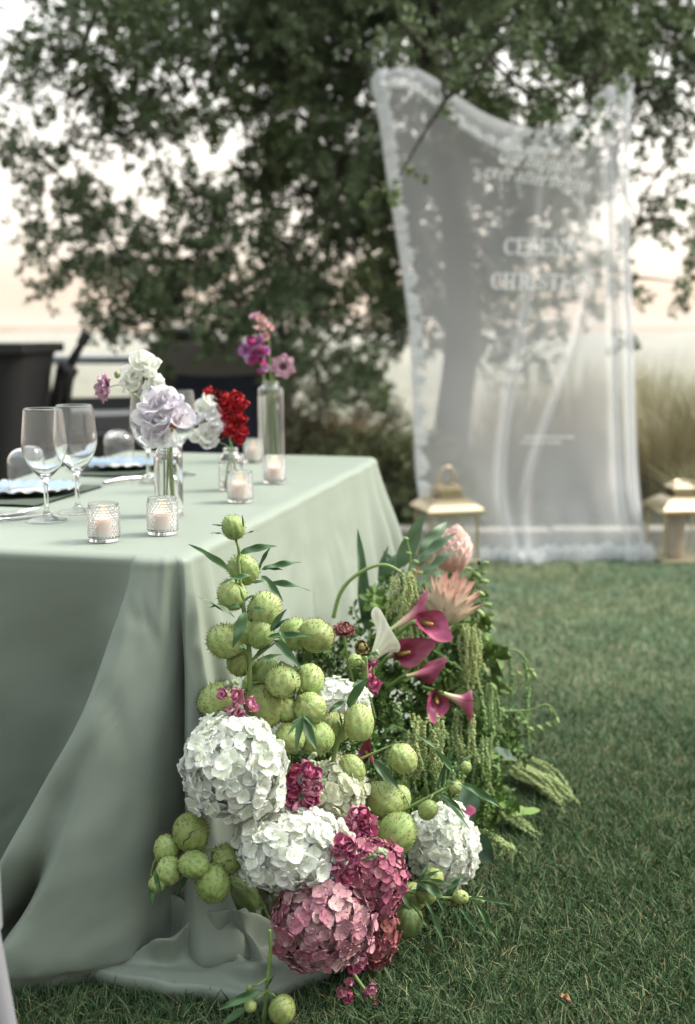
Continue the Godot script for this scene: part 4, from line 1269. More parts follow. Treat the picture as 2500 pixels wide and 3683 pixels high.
func lance(l: float, w: float, droop: float, fold: float, wave: float) -> Buf:
	var b := Buf.new()
	b.grid(6, 12, func(u: float, v: float):
		var x := u * 2 - 1
		var s := pow(sin(PI * clampf(pow(v, 0.72), 0.0, 1.0)), 0.85) + 0.05 * (1 - v)
		var a := droop * v
		return Vector3(x * w * 0.5 * s, absf(x) * fold * w * s * 0.5 - droop * l * v * v * 0.5 + wave * w * sin(v * 11.0 + x * 1.4) * s * 0.3, l * v * (1.0 - 0.12 * a * a)),
		false, false, func(u: float, v: float):
		var k := 1.0 + 1.5 * exp(-pow((u - 0.5) / 0.07, 2.0)) - 0.12 * sin(v * 60.0) * absf(u - 0.5)
		return Color(k, k, k))
	return b

var leaf_kit := []

func leaf_part(parent: Node3D, from: Vector3, to: Vector3, w: float, m: Material, called := "leaf") -> void:
	if leaf_kit.is_empty():
		for k in 6:
			leaf_kit.append(lance(1.0, 0.18, [0.12, 0.3, 0.5, 0.2, 0.7, 0.05][k], [0.5, 0.8, 0.35, 0.6, 0.5, 0.9][k], [0.2, 0.5, 0.8, 0.4, 0.6, 0.3][k]).mesh())
	var d := to - from
	var l := d.length()
	var up := (Vector3(0, 0.75, 0.5) + ball() * 0.5).normalized()
	var t := Transform3D(toward(d, up), from - parent.position)
	t.basis = t.basis * Basis.from_scale(Vector3(w / 0.18 * 0.78, minf(l, w / 0.18 * 1.5), l * 1.03))
	part(called, leaf_kit[rng.randi() % 6], m, parent, t)

var pod_kit := []
var pod_mats := []
var spine_m: StandardMaterial3D

func pod_mesh(k: int) -> ArrayMesh:
	var b := Buf.new()
	var s := k * 3.7
	var shape := func(dir: Vector3) -> Vector3:
		var a := atan2(dir.z, dir.x)
		var belt := sqrt(maxf(0.0, 1 - dir.y * dir.y))
		var r := 1.0 + 0.022 * cos(a * 11.0 + s) * belt + 0.05 * nz(dir + Vector3(s, 0, 0), 1.3)
		if k == 3 or k == 5:
			r -= 0.13 * exp(-pow((dir.x - 0.15) / 0.13, 2.0)) * (1.0 if dir.z > -0.2 else 0.3) * belt
		var p := dir * r
		p.y *= [1.06, 0.98, 1.12, 1.0, 1.18, 0.94][k]
		p.y += 0.16 * exp(-belt * belt / 0.035) * (1.0 if dir.y < 0 else -0.7)
		p.x *= [1.0, 1.05, 0.95, 1.08, 0.9, 1.02][k]
		return p
	b.grid(44, 24, func(u: float, v: float): return shape.call(Vector3(cos(u * TAU) * sin(v * PI), cos(v * PI), sin(u * TAU) * sin(v * PI))), true, false, func(u: float, v: float):
		var q := Vector3(cos(u * TAU) * sin(v * PI), cos(v * PI), sin(u * TAU) * sin(v * PI))
		var g := 1.0 + 0.14 * cos(u * TAU * 11.0 + s) * sin(v * PI) + 0.5 * nz(q + Vector3(0, s, 0), 2.2)
		var red := clampf(nz(q + Vector3(s, 4, 0), 1.1) * 1.6, 0, 0.6)
		return Color(g * (1.0 + red * 0.35), g * (1.0 - red * 0.15), g))
	var m := b.mesh()
	var sp := Buf.new()
	var n := 210
	for i in n:
		var y := 1.0 - 2.0 * (i + 0.5) / n
		var a := i * 2.39996 + rng.randf_range(-0.25, 0.25)
		y = clampf(y + rng.randf_range(-0.05, 0.05), -0.99, 0.99)
		var dir := Vector3(cos(a) * sqrt(1 - y * y), y, sin(a) * sqrt(1 - y * y))
		var p: Vector3 = shape.call(dir) * 0.995
		var e := dir.cross(Vector3(0.3, 1, 0.2)).normalized()
		var f := dir.cross(e)
		var tip := p + dir * rng.randf_range(0.13, 0.21) + Vector3(rng.randf_range(-0.06, 0.06), rng.randf_range(-0.02, 0.08), rng.randf_range(-0.06, 0.06))
		sp.tint = Color(0.5, 0.3, 0.25)
		var q0 := sp.vert(p + e * 0.024)
		var q1 := sp.vert(p - e * 0.012 + f * 0.021)
		var q2 := sp.vert(p - e * 0.012 - f * 0.021)
		sp.tint = Color(1.2, 0.9, 0.6)
		var q3 := sp.vert(tip)
		sp.idx.append_array([q0, q1, q3, q1, q2, q3, q2, q0, q3])
	sp.mesh(m)
	return m

func pod_part(parent: Node3D, at: Vector3, r: float, tone := 0) -> void:
	if pod_kit.is_empty():
		for k in 6:
			pod_kit.append(pod_mesh(k))
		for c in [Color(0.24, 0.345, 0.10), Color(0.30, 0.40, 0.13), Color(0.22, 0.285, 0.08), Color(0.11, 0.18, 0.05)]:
			pod_mats.append(mat(c, 0.55, {"vertex_color_use_as_albedo": true, "backlight_enabled": true, "backlight": Color(0.22, 0.24, 0.08), "rim_enabled": true, "rim": 0.3, "rim_tint": 0.7}))
		spine_m = mat(Color(0.16, 0.13, 0.055), 0.6, {"vertex_color_use_as_albedo": true, "backlight_enabled": true, "backlight": Color(0.4, 0.35, 0.15)})
	var o := MeshInstance3D.new()
	o.name = "seed_pod"
	o.mesh = pod_kit[rng.randi() % 6]
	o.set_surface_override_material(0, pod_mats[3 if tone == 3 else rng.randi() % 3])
	o.set_surface_override_material(1, spine_m)
	o.transform = Transform3D(Basis.from_euler(Vector3(rng.randf_range(-0.9, 0.9), rng.randf() * TAU, rng.randf_range(-0.9, 0.9))).scaled(Vector3(r * rng.randf_range(0.9, 1.1), r * rng.randf_range(0.9, 1.12), r)), at - parent.position)
	parent.add_child(o, true)

func pod_stem(label: String, way: Array, thick: float, pods: Array, leaves: Array, tone := 0) -> void:
	var t := thing("balloon_plant_stem", label, "flower stem", way[0], 0, "hairy balloon plant stems in the arrangement")
	var path := spline(way, 7)
	var b := Buf.new()
	for k in path.size():
		path[k] -= t.position
	b.tube(path, func(u): return thick * lerpf(1.0, 0.55, u) * (1.0 + 0.15 * sin(u * 40.0)), 8)
	part("stem", b.mesh(), stem_m, t)
	for p in pods:
		pod_part(t, p[0], p[1], tone)
		var best := 0
		for k in path.size():
			if path[k].distance_to(p[0] - t.position) < path[best].distance_to(p[0] - t.position):
				best = k
		best = maxi(0, best - 3) if rng.randf() < 0.4 else mini(path.size() - 1, best + 2)
		var a: Vector3 = path[best]
		var e: Vector3 = p[0] - t.position
		if a.distance_to(e) < 0.16:
			b = Buf.new()
			b.tube(spline([a, a.lerp(e, 0.5) + Vector3(0, p[1] * 0.7, 0.01), e + (a - e).normalized() * p[1] * 0.8 + Vector3(0, p[1] * 0.2, 0)], 4), func(u): return thick * lerpf(0.5, 0.3, u), 6)
			part("pedicel", b.mesh(), stem_m, t)
	for l in leaves:
		leaf_part(t, l[0], l[1], l[2], leaf_m)

# ================================================================ flower heads
func floret_mesh(k: int, ruff: float) -> ArrayMesh:
	var b := Buf.new()
	for i in 4:
		var p := petal(1.0, 0.58 + 0.06 * sin(k + i), 0.16 + 0.16 * sin(k * 2.0 + i), rng.randf_range(-0.3, 0.12), ruff * 1.6, 6.0, k + i * 1.7, Color(0.9, 0.93, 0.82), Color.WHITE, 5)
		b.add(p, Transform3D(Basis(Vector3.UP, i * PI / 2 + rng.randf_range(-0.12, 0.12)) * Basis(Vector3.RIGHT, -rng.randf_range(0.08, 0.3)), Vector3(0, 0.01 * (i % 2), 0)))
	b.tint = Color(0.8, 0.85, 0.6)
	b.grid(6, 4, func(u: float, v: float): return Vector3(cos(u * TAU) * sin(v * PI) * 0.09, 0.07 + cos(v * PI) * 0.07, sin(u * TAU) * sin(v * PI) * 0.09), true)
	return b.mesh()

var floret_kit := []

func hydrangea(label: String, at: Vector3, r: Vector3, n: int, size: float, mats: Array, category_group: String) -> void:
	if floret_kit.is_empty():
		for k in 8:
			floret_kit.append(floret_mesh(k, 0.04 + 0.02 * (k % 3)))
	var t := thing("hydrangea", label, "hydrangea", at, 0, category_group)
	var b := Buf.new()
	var s := rng.randf() * 10
	var lump := func(d: Vector3) -> float: return 0.93 + 0.26 * nz(d + Vector3(s, 0, 0), 1.5)
	# inner florets, mostly hidden by the outer ones
	var under := Buf.new()
	for i in 4:
		under.add(petal(1.0, 0.6, 0.2, 0.05 - 0.1 * (i % 2), 0.05, 5.0, i, Color.WHITE, Color.WHITE, 3), Transform3D(Basis(Vector3.UP, i * PI / 2) * Basis(Vector3.RIGHT, -0.25), Vector3.ZERO))
	b.grid(20, 12, func(u: float, v: float):
		var d := Vector3(cos(u * TAU) * sin(v * PI), cos(v * PI), sin(u * TAU) * sin(v * PI))
		return d * r * 0.74 * lump.call(d), true)
	for i in 220:
		var y := 1.0 - 2.0 * (i + 0.5) / 220.0
		var d := Vector3(cos(i * 2.39996 + 1.0) * sqrt(1 - y * y), y, sin(i * 2.39996 + 1.0) * sqrt(1 - y * y))
		var f := size * rng.randf_range(0.9, 1.2)
		b.add(under, Transform3D(upward(d + ball() * 0.6, rng.randf() * TAU) * Basis.from_scale(Vector3(f, f, f)), d * r * (0.86 + rng.randf_range(-0.04, 0.04)) * lump.call(d)))
	var shade: StandardMaterial3D = mats[0]
	var core := part("inner_florets", b.mesh(), petal_mat(shade.albedo_color.srgb_to_linear().lerp(Color(0.5, 0.6, 0.35), 0.15), 0.8), t)
	core.set_meta("kind", "stuff")
	b = Buf.new()
	b.tube(spline([Vector3(0, -r.y * 0.4, 0), Vector3(0.01, -r.y * 0.9, -r.z * 0.8)], 3), func(_u): return 0.004, 6)
	part("stem", b.mesh(), stem_m, t)
	for i in n:
		var y := 1.0 - 2.0 * (i + 0.5) / n
		var a := i * 2.39996 + rng.randf_range(-0.25, 0.25)
		var d := Vector3(cos(a) * sqrt(1 - y * y), y + rng.randf_range(-0.06, 0.06), sin(a) * sqrt(1 - y * y)).normalized()
		var k: float = lump.call(d) + rng.randf_range(-0.05, 0.07)
		var nrm := (d / r * r.x + ball() * 0.62).normalized()
		var sc := size * rng.randf_range(0.78, 1.18)
		part("floret", floret_kit[rng.randi() % 8], mats[clampi(int((nz(d + Vector3(0, s, 0), 1.2) * 0.9 + 0.5 + rng.randf_range(-0.3, 0.3)) * mats.size()), 0, mats.size() - 1)], t, Transform3D(upward(nrm, rng.randf() * TAU) * Basis.from_scale(Vector3(sc, sc, sc)), d * r * k))

# a cluster of ruffled petals: rings of [count, tilt from the axis, length, width]
func bloom(parent: Node3D, at: Vector3, axis: Vector3, rings: Array, mats: Array, ruffle: float, called := "petal") -> void:
	var frame := upward(axis, rng.randf() * TAU)
	for ring in rings:
		var kit := []
		for k in 3:
			kit.append(petal(ring[2], ring[3], rng.randf_range(0.1, 0.4), ring[4] if ring.size() > 4 else 0.1, ruffle, 7.0, rng.randf() * 9, Color(0.92, 0.92, 0.86), Color.WHITE, 7).mesh())
		for i in ring[0]:
			var a: float = (i + rng.randf_range(-0.2, 0.2)) * TAU / ring[0]
			var tilt: float = ring[1] + rng.randf_range(-0.15, 0.15)
			part(called, kit[rng.randi() % 3], mats[rng.randi() % mats.size()], parent, Transform3D(frame * Basis(Vector3.UP, a) * Basis(Vector3.RIGHT, -(PI / 2 - tilt)), at - parent.position))

var rosette_kit := []

func stock(label: String, spots: Array, way: Array, mats: Array, buds: Array, size := 1.0) -> void:
	if rosette_kit.is_empty():
		for k in 5:
			var b := Buf.new()
			for i in 9:
				var l := rng.randf_range(0.6, 1.0)
				b.add(petal(l, l * 0.55, 0.4, rng.randf_range(-0.3, 0.3), 0.12, 6.0, i + k, Color(0.95, 0.9, 0.75), Color.WHITE.lerp(Color(0.85, 0.8, 0.85), rng.randf()), 5), Transform3D(Basis(Vector3.UP, i * 2.4) * Basis(Vector3.RIGHT, -rng.randf_range(0.15, 1.25)), Vector3.ZERO))
			rosette_kit.append(b.mesh())
	var t := thing("stock_flower", label, "stock flower", way[0], 0, "pink stock stems in the arrangement")
	var path := []
	for p in way:
		path.append(p - t.position)
	var b := Buf.new()
	b.tube(spline(path, 6), func(u): return 0.0035 * (1.2 - 0.5 * u), 7)
	part("stem", b.mesh(), stem_m, t)
	for s in spots:
		var sc: float = s[1] * rng.randf_range(0.85, 1.15) * size * 1.5
		part("floret", rosette_kit[rng.randi() % 5], mats[rng.randi() % mats.size()], t, Transform3D(upward(Vector3(rng.randf_range(-0.8, 0.8), rng.randf_range(-0.1, 1), rng.randf_range(0.2, 1.2)), rng.randf() * TAU) * Basis.from_scale(Vector3(sc, sc, sc)), s[0] - t.position))
	var bm := Buf.new()
	bm.grid(8, 6, func(u: float, v: float): return Vector3(cos(u * TAU) * sin(v * PI) * 0.7, cos(v * PI), sin(u * TAU) * sin(v * PI) * 0.7), true)
	var bud_mesh := bm.mesh()
	var green := mat(Color(0.27, 0.34, 0.2), 0.6)
	for s in buds:
		for k in 7:
			var sc: float = s[1] * rng.randf_range(0.35, 0.6)
			part("bud", bud_mesh, green, t, Transform3D(upward(ball() + Vector3(0, 0.6, 0.3)) * Basis.from_scale(Vector3(sc, sc, sc)), s[0] - t.position + ball() * s[1] * 0.9))

func calla_mesh(k: int, lip: Color, mid: Color, foot: Color) -> ArrayMesh:
	# unit length along +Z from foot to mouth; the pointed back of the spathe towards +Y
	var b := Buf.new()
	b.grid(40, 22, func(u: float, v: float):
		var a := (u - 0.5) * TAU * 1.14
		var back := 0.5 + 0.5 * cos(a)
		var tip := exp(-pow((u - 0.5) / 0.075, 2.0))
		var r := 0.06 + 0.24 * pow(v, 1.6) + 0.05 * smoothstep(0.75, 1.0, v)
		r *= 1.0 - 0.16 * smoothstep(0.6, 1.0, u) * (0.4 + 0.6 * v)
		var z := v * (0.56 + 0.40 * pow(back, 0.8)) + 0.02 * sin(a * 2.0 + k) * v
		var flare := smoothstep(0.62, 1.0, v)
		var p := Vector3(sin(a) * r, cos(a) * r, z)
		p += Vector3(sin(a), cos(a), -0.35) * flare * flare * (0.07 + 0.045 * sin(a * 3.0 + k * 2.0))
		p += Vector3(0.03 * sin(k * 5.0), 0.12, 0.17) * tip * pow(v, 3.0)
		return p, false, false, func(u: float, v: float):
		var streak := 0.9 + 0.1 * sin(u * 70.0) + 0.35 * smoothstep(0.93, 1.0, v)
		var c := foot.lerp(mid, smoothstep(0.12, 0.45, v)).lerp(lip, smoothstep(0.4, 0.78, v)) * streak
		return c)
	return b.mesh()

func calla(label: String, from: Vector3, mouth: Vector3, up: Vector3, width: float, mesh: ArrayMesh, tail: Array) -> void:
	var t := thing("calla_lily", label, "calla lily", from, 0, "calla lilies in the arrangement")
	var d := mouth - from
	var l := d.length()
	var m := mat(Color(1, 1, 1), 0.42, {"vertex_color_use_as_albedo": true, "backlight_enabled": true, "backlight": Color(0.4, 0.4, 0.4), "cull_mode": BaseMaterial3D.CULL_DISABLED})
	part("spathe", mesh, m, t, Transform3D(toward(d, up) * Basis.from_scale(Vector3(width * 0.74, width * 0.74, l * 1.25)), -d * 0.22))
	var b := Buf.new()
	b.tube(PackedVector3Array([d * 0.25, d * 0.5, d * 0.68]), func(u): return 0.0045 * (1.1 - 0.5 * u), 8)
	part("spadix", b.mesh(), mat(Color(0.5, 0.36, 0.1), 0.8), t)
	b = Buf.new()
	var way := []
	for p in tail:
		way.append(p - from)
	way.append(d * -0.15)
	b.tube(spline(way, 6), func(_u): return 0.0048, 8)
	part("stem", b.mesh(), mat(Color(0.13, 0.22, 0.06), 0.4), t)

func rope(b: Buf, path: PackedVector3Array, r: float, step: float) -> void:
	# a string of small seed clusters
	var left := 0.0
	for i in path.size() - 1:
		var seg := path[i].distance_to(path[i + 1])
		while left < seg:
			var c := path[i].lerp(path[i + 1], left / seg)
			left += step
			for k in 3:
				var p := c + ball() * r * 0.8
				var s := r * rng.randf_range(0.4, 0.65)
				b.tint = Color(1, 1, 1) * rng.randf_range(0.65, 1.3)
				var q := []
				for e in [Vector3.UP, Vector3.RIGHT, Vector3.BACK, Vector3.LEFT, Vector3.FORWARD, Vector3.DOWN]:
					q.append(b.vert(p + (e + ball() * 0.3) * s))
				for f in 4:
					b.tri_out(q[0], q[1 + f], q[1 + (f + 1) % 4], Vector3.UP + (b.v[q[1 + f]] - p) / s)
					b.tri_out(q[5], q[1 + f], q[1 + (f + 1) % 4], Vector3.DOWN + (b.v[q[1 + f]] - p) / s)
		left -= seg

func amaranth(label: String, strands: Array, r: float, tone: Color, stem := []) -> void:
	var t := thing("amaranth_spray", label, "amaranth", strands[0][0], 0, "hanging green amaranth in the arrangement")
	var m := mat(tone, 0.8, {"vertex_color_use_as_albedo": true, "backlight_enabled": true, "backlight": Color(0.25, 0.28, 0.12)})
	for s in strands:
		var b := Buf.new()
		var path := spline(s, 6)
		for k in path.size():
			path[k] -= t.position
		rope(b, path, r, r * 0.75)
		part("tassel", b.mesh(), m, t)
	if stem.size():
		var b := Buf.new()
		var path := spline(stem, 7)
		for k in path.size():
			path[k] -= t.position
		b.tube(path, func(u): return 0.0045 * (1.1 - 0.4 * u), 8)
		part("stem", b.mesh(), stem_m, t)

func hanging(from: Vector3, spread: float, drop: float, n: int, fwd := 0.02) -> Array:
	var out := []
	for k in n:
		var a := from + Vector3(rng.randf_range(-1, 1) * spread, rng.randf_range(-0.3, 0.5) * spread, rng.randf_range(-0.5, 1) * spread)
		var d := drop * rng.randf_range(0.6, 1.1)
		out.append([a, a + Vector3(rng.randf_range(-0.012, 0.012), -d * 0.4, fwd), a + Vector3(rng.randf_range(-0.02, 0.02), -d, fwd * 1.2)])
	return out

func bud_spray(label: String, way: Array, buds: Array) -> void:
	var t := thing("bud_spray", label, "bud spray", way[0], 0, "green budded sprays at the right of the arrangement")
	var path := spline(way, 6)
	for k in path.size():
		path[k] -= t.position
	var b := Buf.new()
	b.tube(path, func(u): return 0.0026 * (1.2 - 0.6 * u), 6)
	part("stem", b.mesh(), stem_m, t)
	b = Buf.new()
	b.grid(10, 8, func(u: float, v: float): return Vector3(cos(u * TAU) * pow(sin(v * PI), 0.8) * 0.55, cos(v * PI) * 1.1, sin(u * TAU) * pow(sin(v * PI), 0.8) * 0.55), true)
	var bm := b.mesh()
	var green := mat(Color(0.26, 0.37, 0.12), 0.5, {"backlight_enabled": true, "backlight": Color(0.25, 0.3, 0.1)})
	for s in buds:
		var sc: float = s[1]
		var e: Vector3 = s[0] - t.position
		part("bud", bm, green, t, Transform3D(upward(Vector3(rng.randf_range(0.2, 1), rng.randf_range(-1, 0.1), rng.randf_range(-0.3, 0.5))) * Basis.from_scale(Vector3(sc, sc, sc)), e))
		var best := 0
		for k in path.size():
			if path[k].distance_to(e) < path[best].distance_to(e):
				best = k
		b = Buf.new()
		b.tube(PackedVector3Array([path[best], path[best].lerp(e, 0.5) + Vector3(0, 0.004, 0), e]), func(_u): return 0.0013, 5)
		part("pedicel", b.mesh(), stem_m, t)

func protea_open(at: Vector3, axis: Vector3) -> void:
	var t := thing("protea", "open protea with pointed cream bracts tipped coral pink", "protea", at, 0)
	var frame := upward(axis)
	var m := mat(Color(1, 1, 1), 0.7, {"vertex_color_use_as_albedo": true, "backlight_enabled": true, "backlight": Color(0.35, 0.35, 0.35)})
	var b := lance(1.0, 0.26, -0.22, 0.9, 0.1)
	for k in b.v.size():
		b.c[k] = Color(0.52, 0.5, 0.36).lerp(Color(0.76, 0.68, 0.56), smoothstep(0.1, 0.45, b.v[k].z)).lerp(Color(0.62, 0.27, 0.25), smoothstep(0.68, 1.0, b.v[k].z))
	var bm := b.mesh()
	for ring in [[15, 0.66, 0.10], [14, 0.46, 0.125], [12, 0.28, 0.132], [10, 0.14, 0.12]]:
		for i in ring[0]:
			var a: float = (i + 0.5 * (ring[0] % 2)) * TAU / ring[0] + rng.randf_range(-0.1, 0.1)
			var l: float = ring[2] * rng.randf_range(0.9, 1.1)
			part("bract", bm, m, t, Transform3D(frame * Basis(Vector3.UP, a) * Basis(Vector3.RIGHT, -(PI / 2 - ring[1])) * Basis.from_scale(Vector3(l * 0.8, l * 0.8, l)), frame * (Basis(Vector3.UP, a) * Vector3(0, 0, 0.016))))
	b = Buf.new()
	b.grid(20, 10, func(u: float, v: float):
		var e := Vector3(cos(u * TAU) * sin(v * PI * 0.5), cos(v * PI * 0.5), sin(u * TAU) * sin(v * PI * 0.5))
		return frame * (e * Vector3(0.026, 0.06, 0.026) * (1 + 0.1 * nz(e, 6.0))), true)
	part("flower_centre", b.mesh(), mat(Color(0.7, 0.62, 0.52), 0.9), t)
	b = Buf.new()
	b.tube(PackedVector3Array([Vector3(0, 0, 0), frame * Vector3(0.01, -0.2, 0)]), func(_u): return 0.006, 8)
	part("stem", b.mesh(), stem_m, t)

func protea_closed(at: Vector3, axis: Vector3) -> void:
	var t := thing("protea", "plump closed protea of overlapping blush pink bracts behind the large leaves", "protea", at, 0)
	var frame := upward(axis)
	var m := mat(Color(1, 1, 1), 0.85, {"vertex_color_use_as_albedo": true, "rim_enabled": true, "rim": 0.5, "rim_tint": 0.3})
	var b := petal(1.0, 0.5, -0.4, -0.12, 0.05, 6.0, 1.0, Color(0.55, 0.24, 0.2), Color(0.72, 0.5, 0.44), 6)
	var bm := b.mesh()
	for row in 8:
		var h := row / 7.0
		var n := 12 - row / 2
		for i in n:
			var a := (i + 0.5 * (row % 2)) * TAU / n
			var r := 0.041 * sin(PI * (0.28 + 0.6 * h)) + 0.002
			var l := 0.036
			part("bract", bm, m, t, Transform3D(frame * Basis(Vector3.UP, a) * toward(Vector3(0, 1, 0.35 - 0.9 * h * h), Vector3(0, 0.3 * h, 1)) * Basis.from_scale(Vector3(l, l, l)), frame * (Basis(Vector3.UP, a) * Vector3(0, -0.052 + 0.088 * h, r))))
	b = Buf.new()
	b.grid(20, 12, func(u: float, v: float): return frame * Vector3(cos(u * TAU) * sin(v * PI) * 0.037, cos(v * PI) * 0.058, sin(u * TAU) * sin(v * PI) * 0.037), true)
	part("flower_core", b.mesh(), mat(Color(0.5, 0.3, 0.25), 0.9), t)
	b = Buf.new()
	b.tube(PackedVector3Array([Vector3(0, 0, 0), frame * Vector3(0.01, -0.25, 0)]), func(_u): return 0.006, 8)
	part("stem", b.mesh(), stem_m, t)

# ================================================================ the arrangement at the table's near corner
func arrangement() -> void:
	var white := [petal_mat(Color(0.84, 0.86, 0.82), 0.9), petal_mat(Color(0.87, 0.88, 0.85), 0.9), petal_mat(Color(0.83, 0.86, 0.80), 0.9)]
	var cream := [petal_mat(Color(0.80, 0.82, 0.66), 0.9), petal_mat(Color(0.83, 0.84, 0.72), 0.9), petal_mat(Color(0.77, 0.80, 0.61), 0.9)]
	var pink := [petal_mat(Color(0.43, 0.195, 0.25), 0.5), petal_mat(Color(0.49, 0.265, 0.31), 0.5), petal_mat(Color(0.56, 0.36, 0.38), 0.5), petal_mat(Color(0.37, 0.145, 0.20), 0.5)]
	var deep := [petal_mat(Color(0.40, 0.13, 0.20), 0.4), petal_mat(Color(0.34, 0.10, 0.165), 0.4), petal_mat(Color(0.47, 0.20, 0.25), 0.4)]
	var wine := [petal_mat(Color(0.26, 0.08, 0.10), 0.3), petal_mat(Color(0.33, 0.12, 0.13), 0.3), petal_mat(Color(0.22, 0.07, 0.07), 0.3)]
	var g := "white hydrangea heads in the arrangement"
	hydrangea("largest white hydrangea, leaning on the tablecloth's corner fold", Vector3(-0.1943, 0.4217, -1.9), Vector3(0.086, 0.088, 0.08), 300, 0.0162, white, g)
	hydrangea("wide white hydrangea directly above the pink hydrangea", Vector3(-0.0978, 0.2766, -1.9), Vector3(0.097, 0.066, 0.08), 300, 0.016, white, g)
	hydrangea("small cream hydrangea behind the upright pink stock", Vector3(-0.0212, 0.3135, -2.06), Vector3(0.058, 0.058, 0.055), 230, 0.0118, cream, g)
	hydrangea("white hydrangea half hidden behind the green pods, topmost of the white heads", Vector3(-0.0235, 0.4282, -2.22), Vector3(0.066, 0.048, 0.05), 200, 0.0128, white, g)
	hydrangea("round white hydrangea lying on the grass at the arrangement's right", Vector3(0.1827, 0.1552, -2.17), Vector3(0.073, 0.08, 0.07), 300, 0.0128, white, g)
	g = "pink hydrangea heads in the arrangement"
	hydrangea("large dusty pink hydrangea resting on the grass in front", Vector3(-0.0457, 0.1625, -1.86), Vector3(0.083, 0.08, 0.075), 300, 0.0142, pink, g)
	hydrangea("deep rose hydrangea tucked behind the dusty pink one", Vector3(0.0433, 0.2096, -1.93), Vector3(0.062, 0.068, 0.06), 260, 0.0112, deep, g)
	hydrangea("wilted wine coloured hydrangea low behind the dusty pink one", Vector3(0.0439, 0.1008, -1.94), Vector3(0.045, 0.062, 0.05), 160, 0.012, wine, g)

	# balloon plant
	pod_stem("tall upright balloon plant stem rising above the table edge", [Vector3(-0.1673, 0.4543, -1.99), Vector3(-0.1718, 0.5352, -1.99), Vector3(-0.1725, 0.5993, -1.99), Vector3(-0.1815, 0.6785, -1.99), Vector3(-0.1896, 0.7569, -1.99), Vector3(-0.1878, 0.7802, -1.99), Vector3(-0.1958, 0.8073, -1.99)], 0.0045,
		[[Vector3(-0.1971, 0.8212, -1.99), 0.02011], [Vector3(-0.1838, 0.7404, -2.025), 0.0244], [Vector3(-0.2022, 0.6999, -2), 0.02565], [Vector3(-0.1462, 0.6706, -2), 0.03187], [Vector3(-0.1532, 0.6348, -1.985), 0.02546], [Vector3(-0.1767, 0.6374, -1.99), 0.02243], [Vector3(-0.2132, 0.6192, -1.99), 0.03094], [Vector3(-0.1909, 0.576, -2.01), 0.025], [Vector3(-0.0948, 0.6233, -2.02), 0.02748], [Vector3(-0.0577, 0.6235, -2.01), 0.03203]],
		[[Vector3(-0.2132, 0.8268, -1.97), Vector3(-0.232, 0.8298, -1.97), 0.003828], [Vector3(-0.2134, 0.8123, -1.97), Vector3(-0.2344, 0.8168, -1.97), 0.004594], [Vector3(-0.1778, 0.8245, -1.97), Vector3(-0.1798, 0.8466, -1.97), 0.003828], [Vector3(-0.1772, 0.8115, -1.97), Vector3(-0.1552, 0.8237, -1.97), 0.003828], [Vector3(-0.1837, 0.7793, -1.97), Vector3(-0.1285, 0.8036, -1.95), 0.01838], [Vector3(-0.2024, 0.7446, -1.97), Vector3(-0.2662, 0.8008, -1.94), 0.01838], [Vector3(-0.1515, 0.7508, -1.97), Vector3(-0.1337, 0.7931, -1.97), 0.01378], [Vector3(-0.1477, 0.7508, -1.97), Vector3(-0.0817, 0.7724, -1.97), 0.01531], [Vector3(-0.1417, 0.7523, -1.97), Vector3(-0.1113, 0.7531, -1.97), 0.009188], [Vector3(-0.1662, 0.7276, -1.97), Vector3(-0.0646, 0.7372, -1.95), 0.01378], [Vector3(-0.1471, 0.7441, -1.95), Vector3(-0.109, 0.7103, -1.92), 0.01838], [Vector3(-0.1644, 0.7441, -1.95), Vector3(-0.2125, 0.746, -1.93), 0.01149], [Vector3(-0.1942, 0.6678, -1.96), Vector3(-0.25, 0.7141, -1.94), 0.01838], [Vector3(-0.185, 0.684, -1.97), Vector3(-0.2466, 0.6943, -1.99), 0.01531], [Vector3(-0.1717, 0.6896, -1.94), Vector3(-0.1366, 0.6944, -1.92), 0.01072], [Vector3(-0.1749, 0.6811, -1.95), Vector3(-0.1906, 0.6352, -1.91), 0.02297], [Vector3(-0.1309, 0.6488, -1.94), Vector3(-0.1042, 0.6888, -1.94), 0.01685], [Vector3(-0.1271, 0.6472, -1.94), Vector3(-0.1033, 0.6799, -1.92), 0.01378], [Vector3(-0.1369, 0.6369, -1.95), Vector3(-0.0599, 0.6483, -1.93), 0.01531], [Vector3(-0.1279, 0.6314, -1.95), Vector3(-0.0781, 0.5923, -1.91), 0.01838], [Vector3(-0.1578, 0.5985, -1.97), Vector3(-0.133, 0.6285, -1.97), 0.01378], [Vector3(-0.1564, 0.5939, -1.95), Vector3(-0.1137, 0.6088, -1.95), 0.01225], [Vector3(-0.1154, 0.6555, -1.92), Vector3(-0.1014, 0.6325, -1.92), 0.01225], [Vector3(-0.1735, 0.6213, -1.95), Vector3(-0.1869, 0.6232, -1.94), 0.01072], [Vector3(-0.1862, 0.7287, -1.94), Vector3(-0.1703, 0.6865, -1.94), 0.009188]])
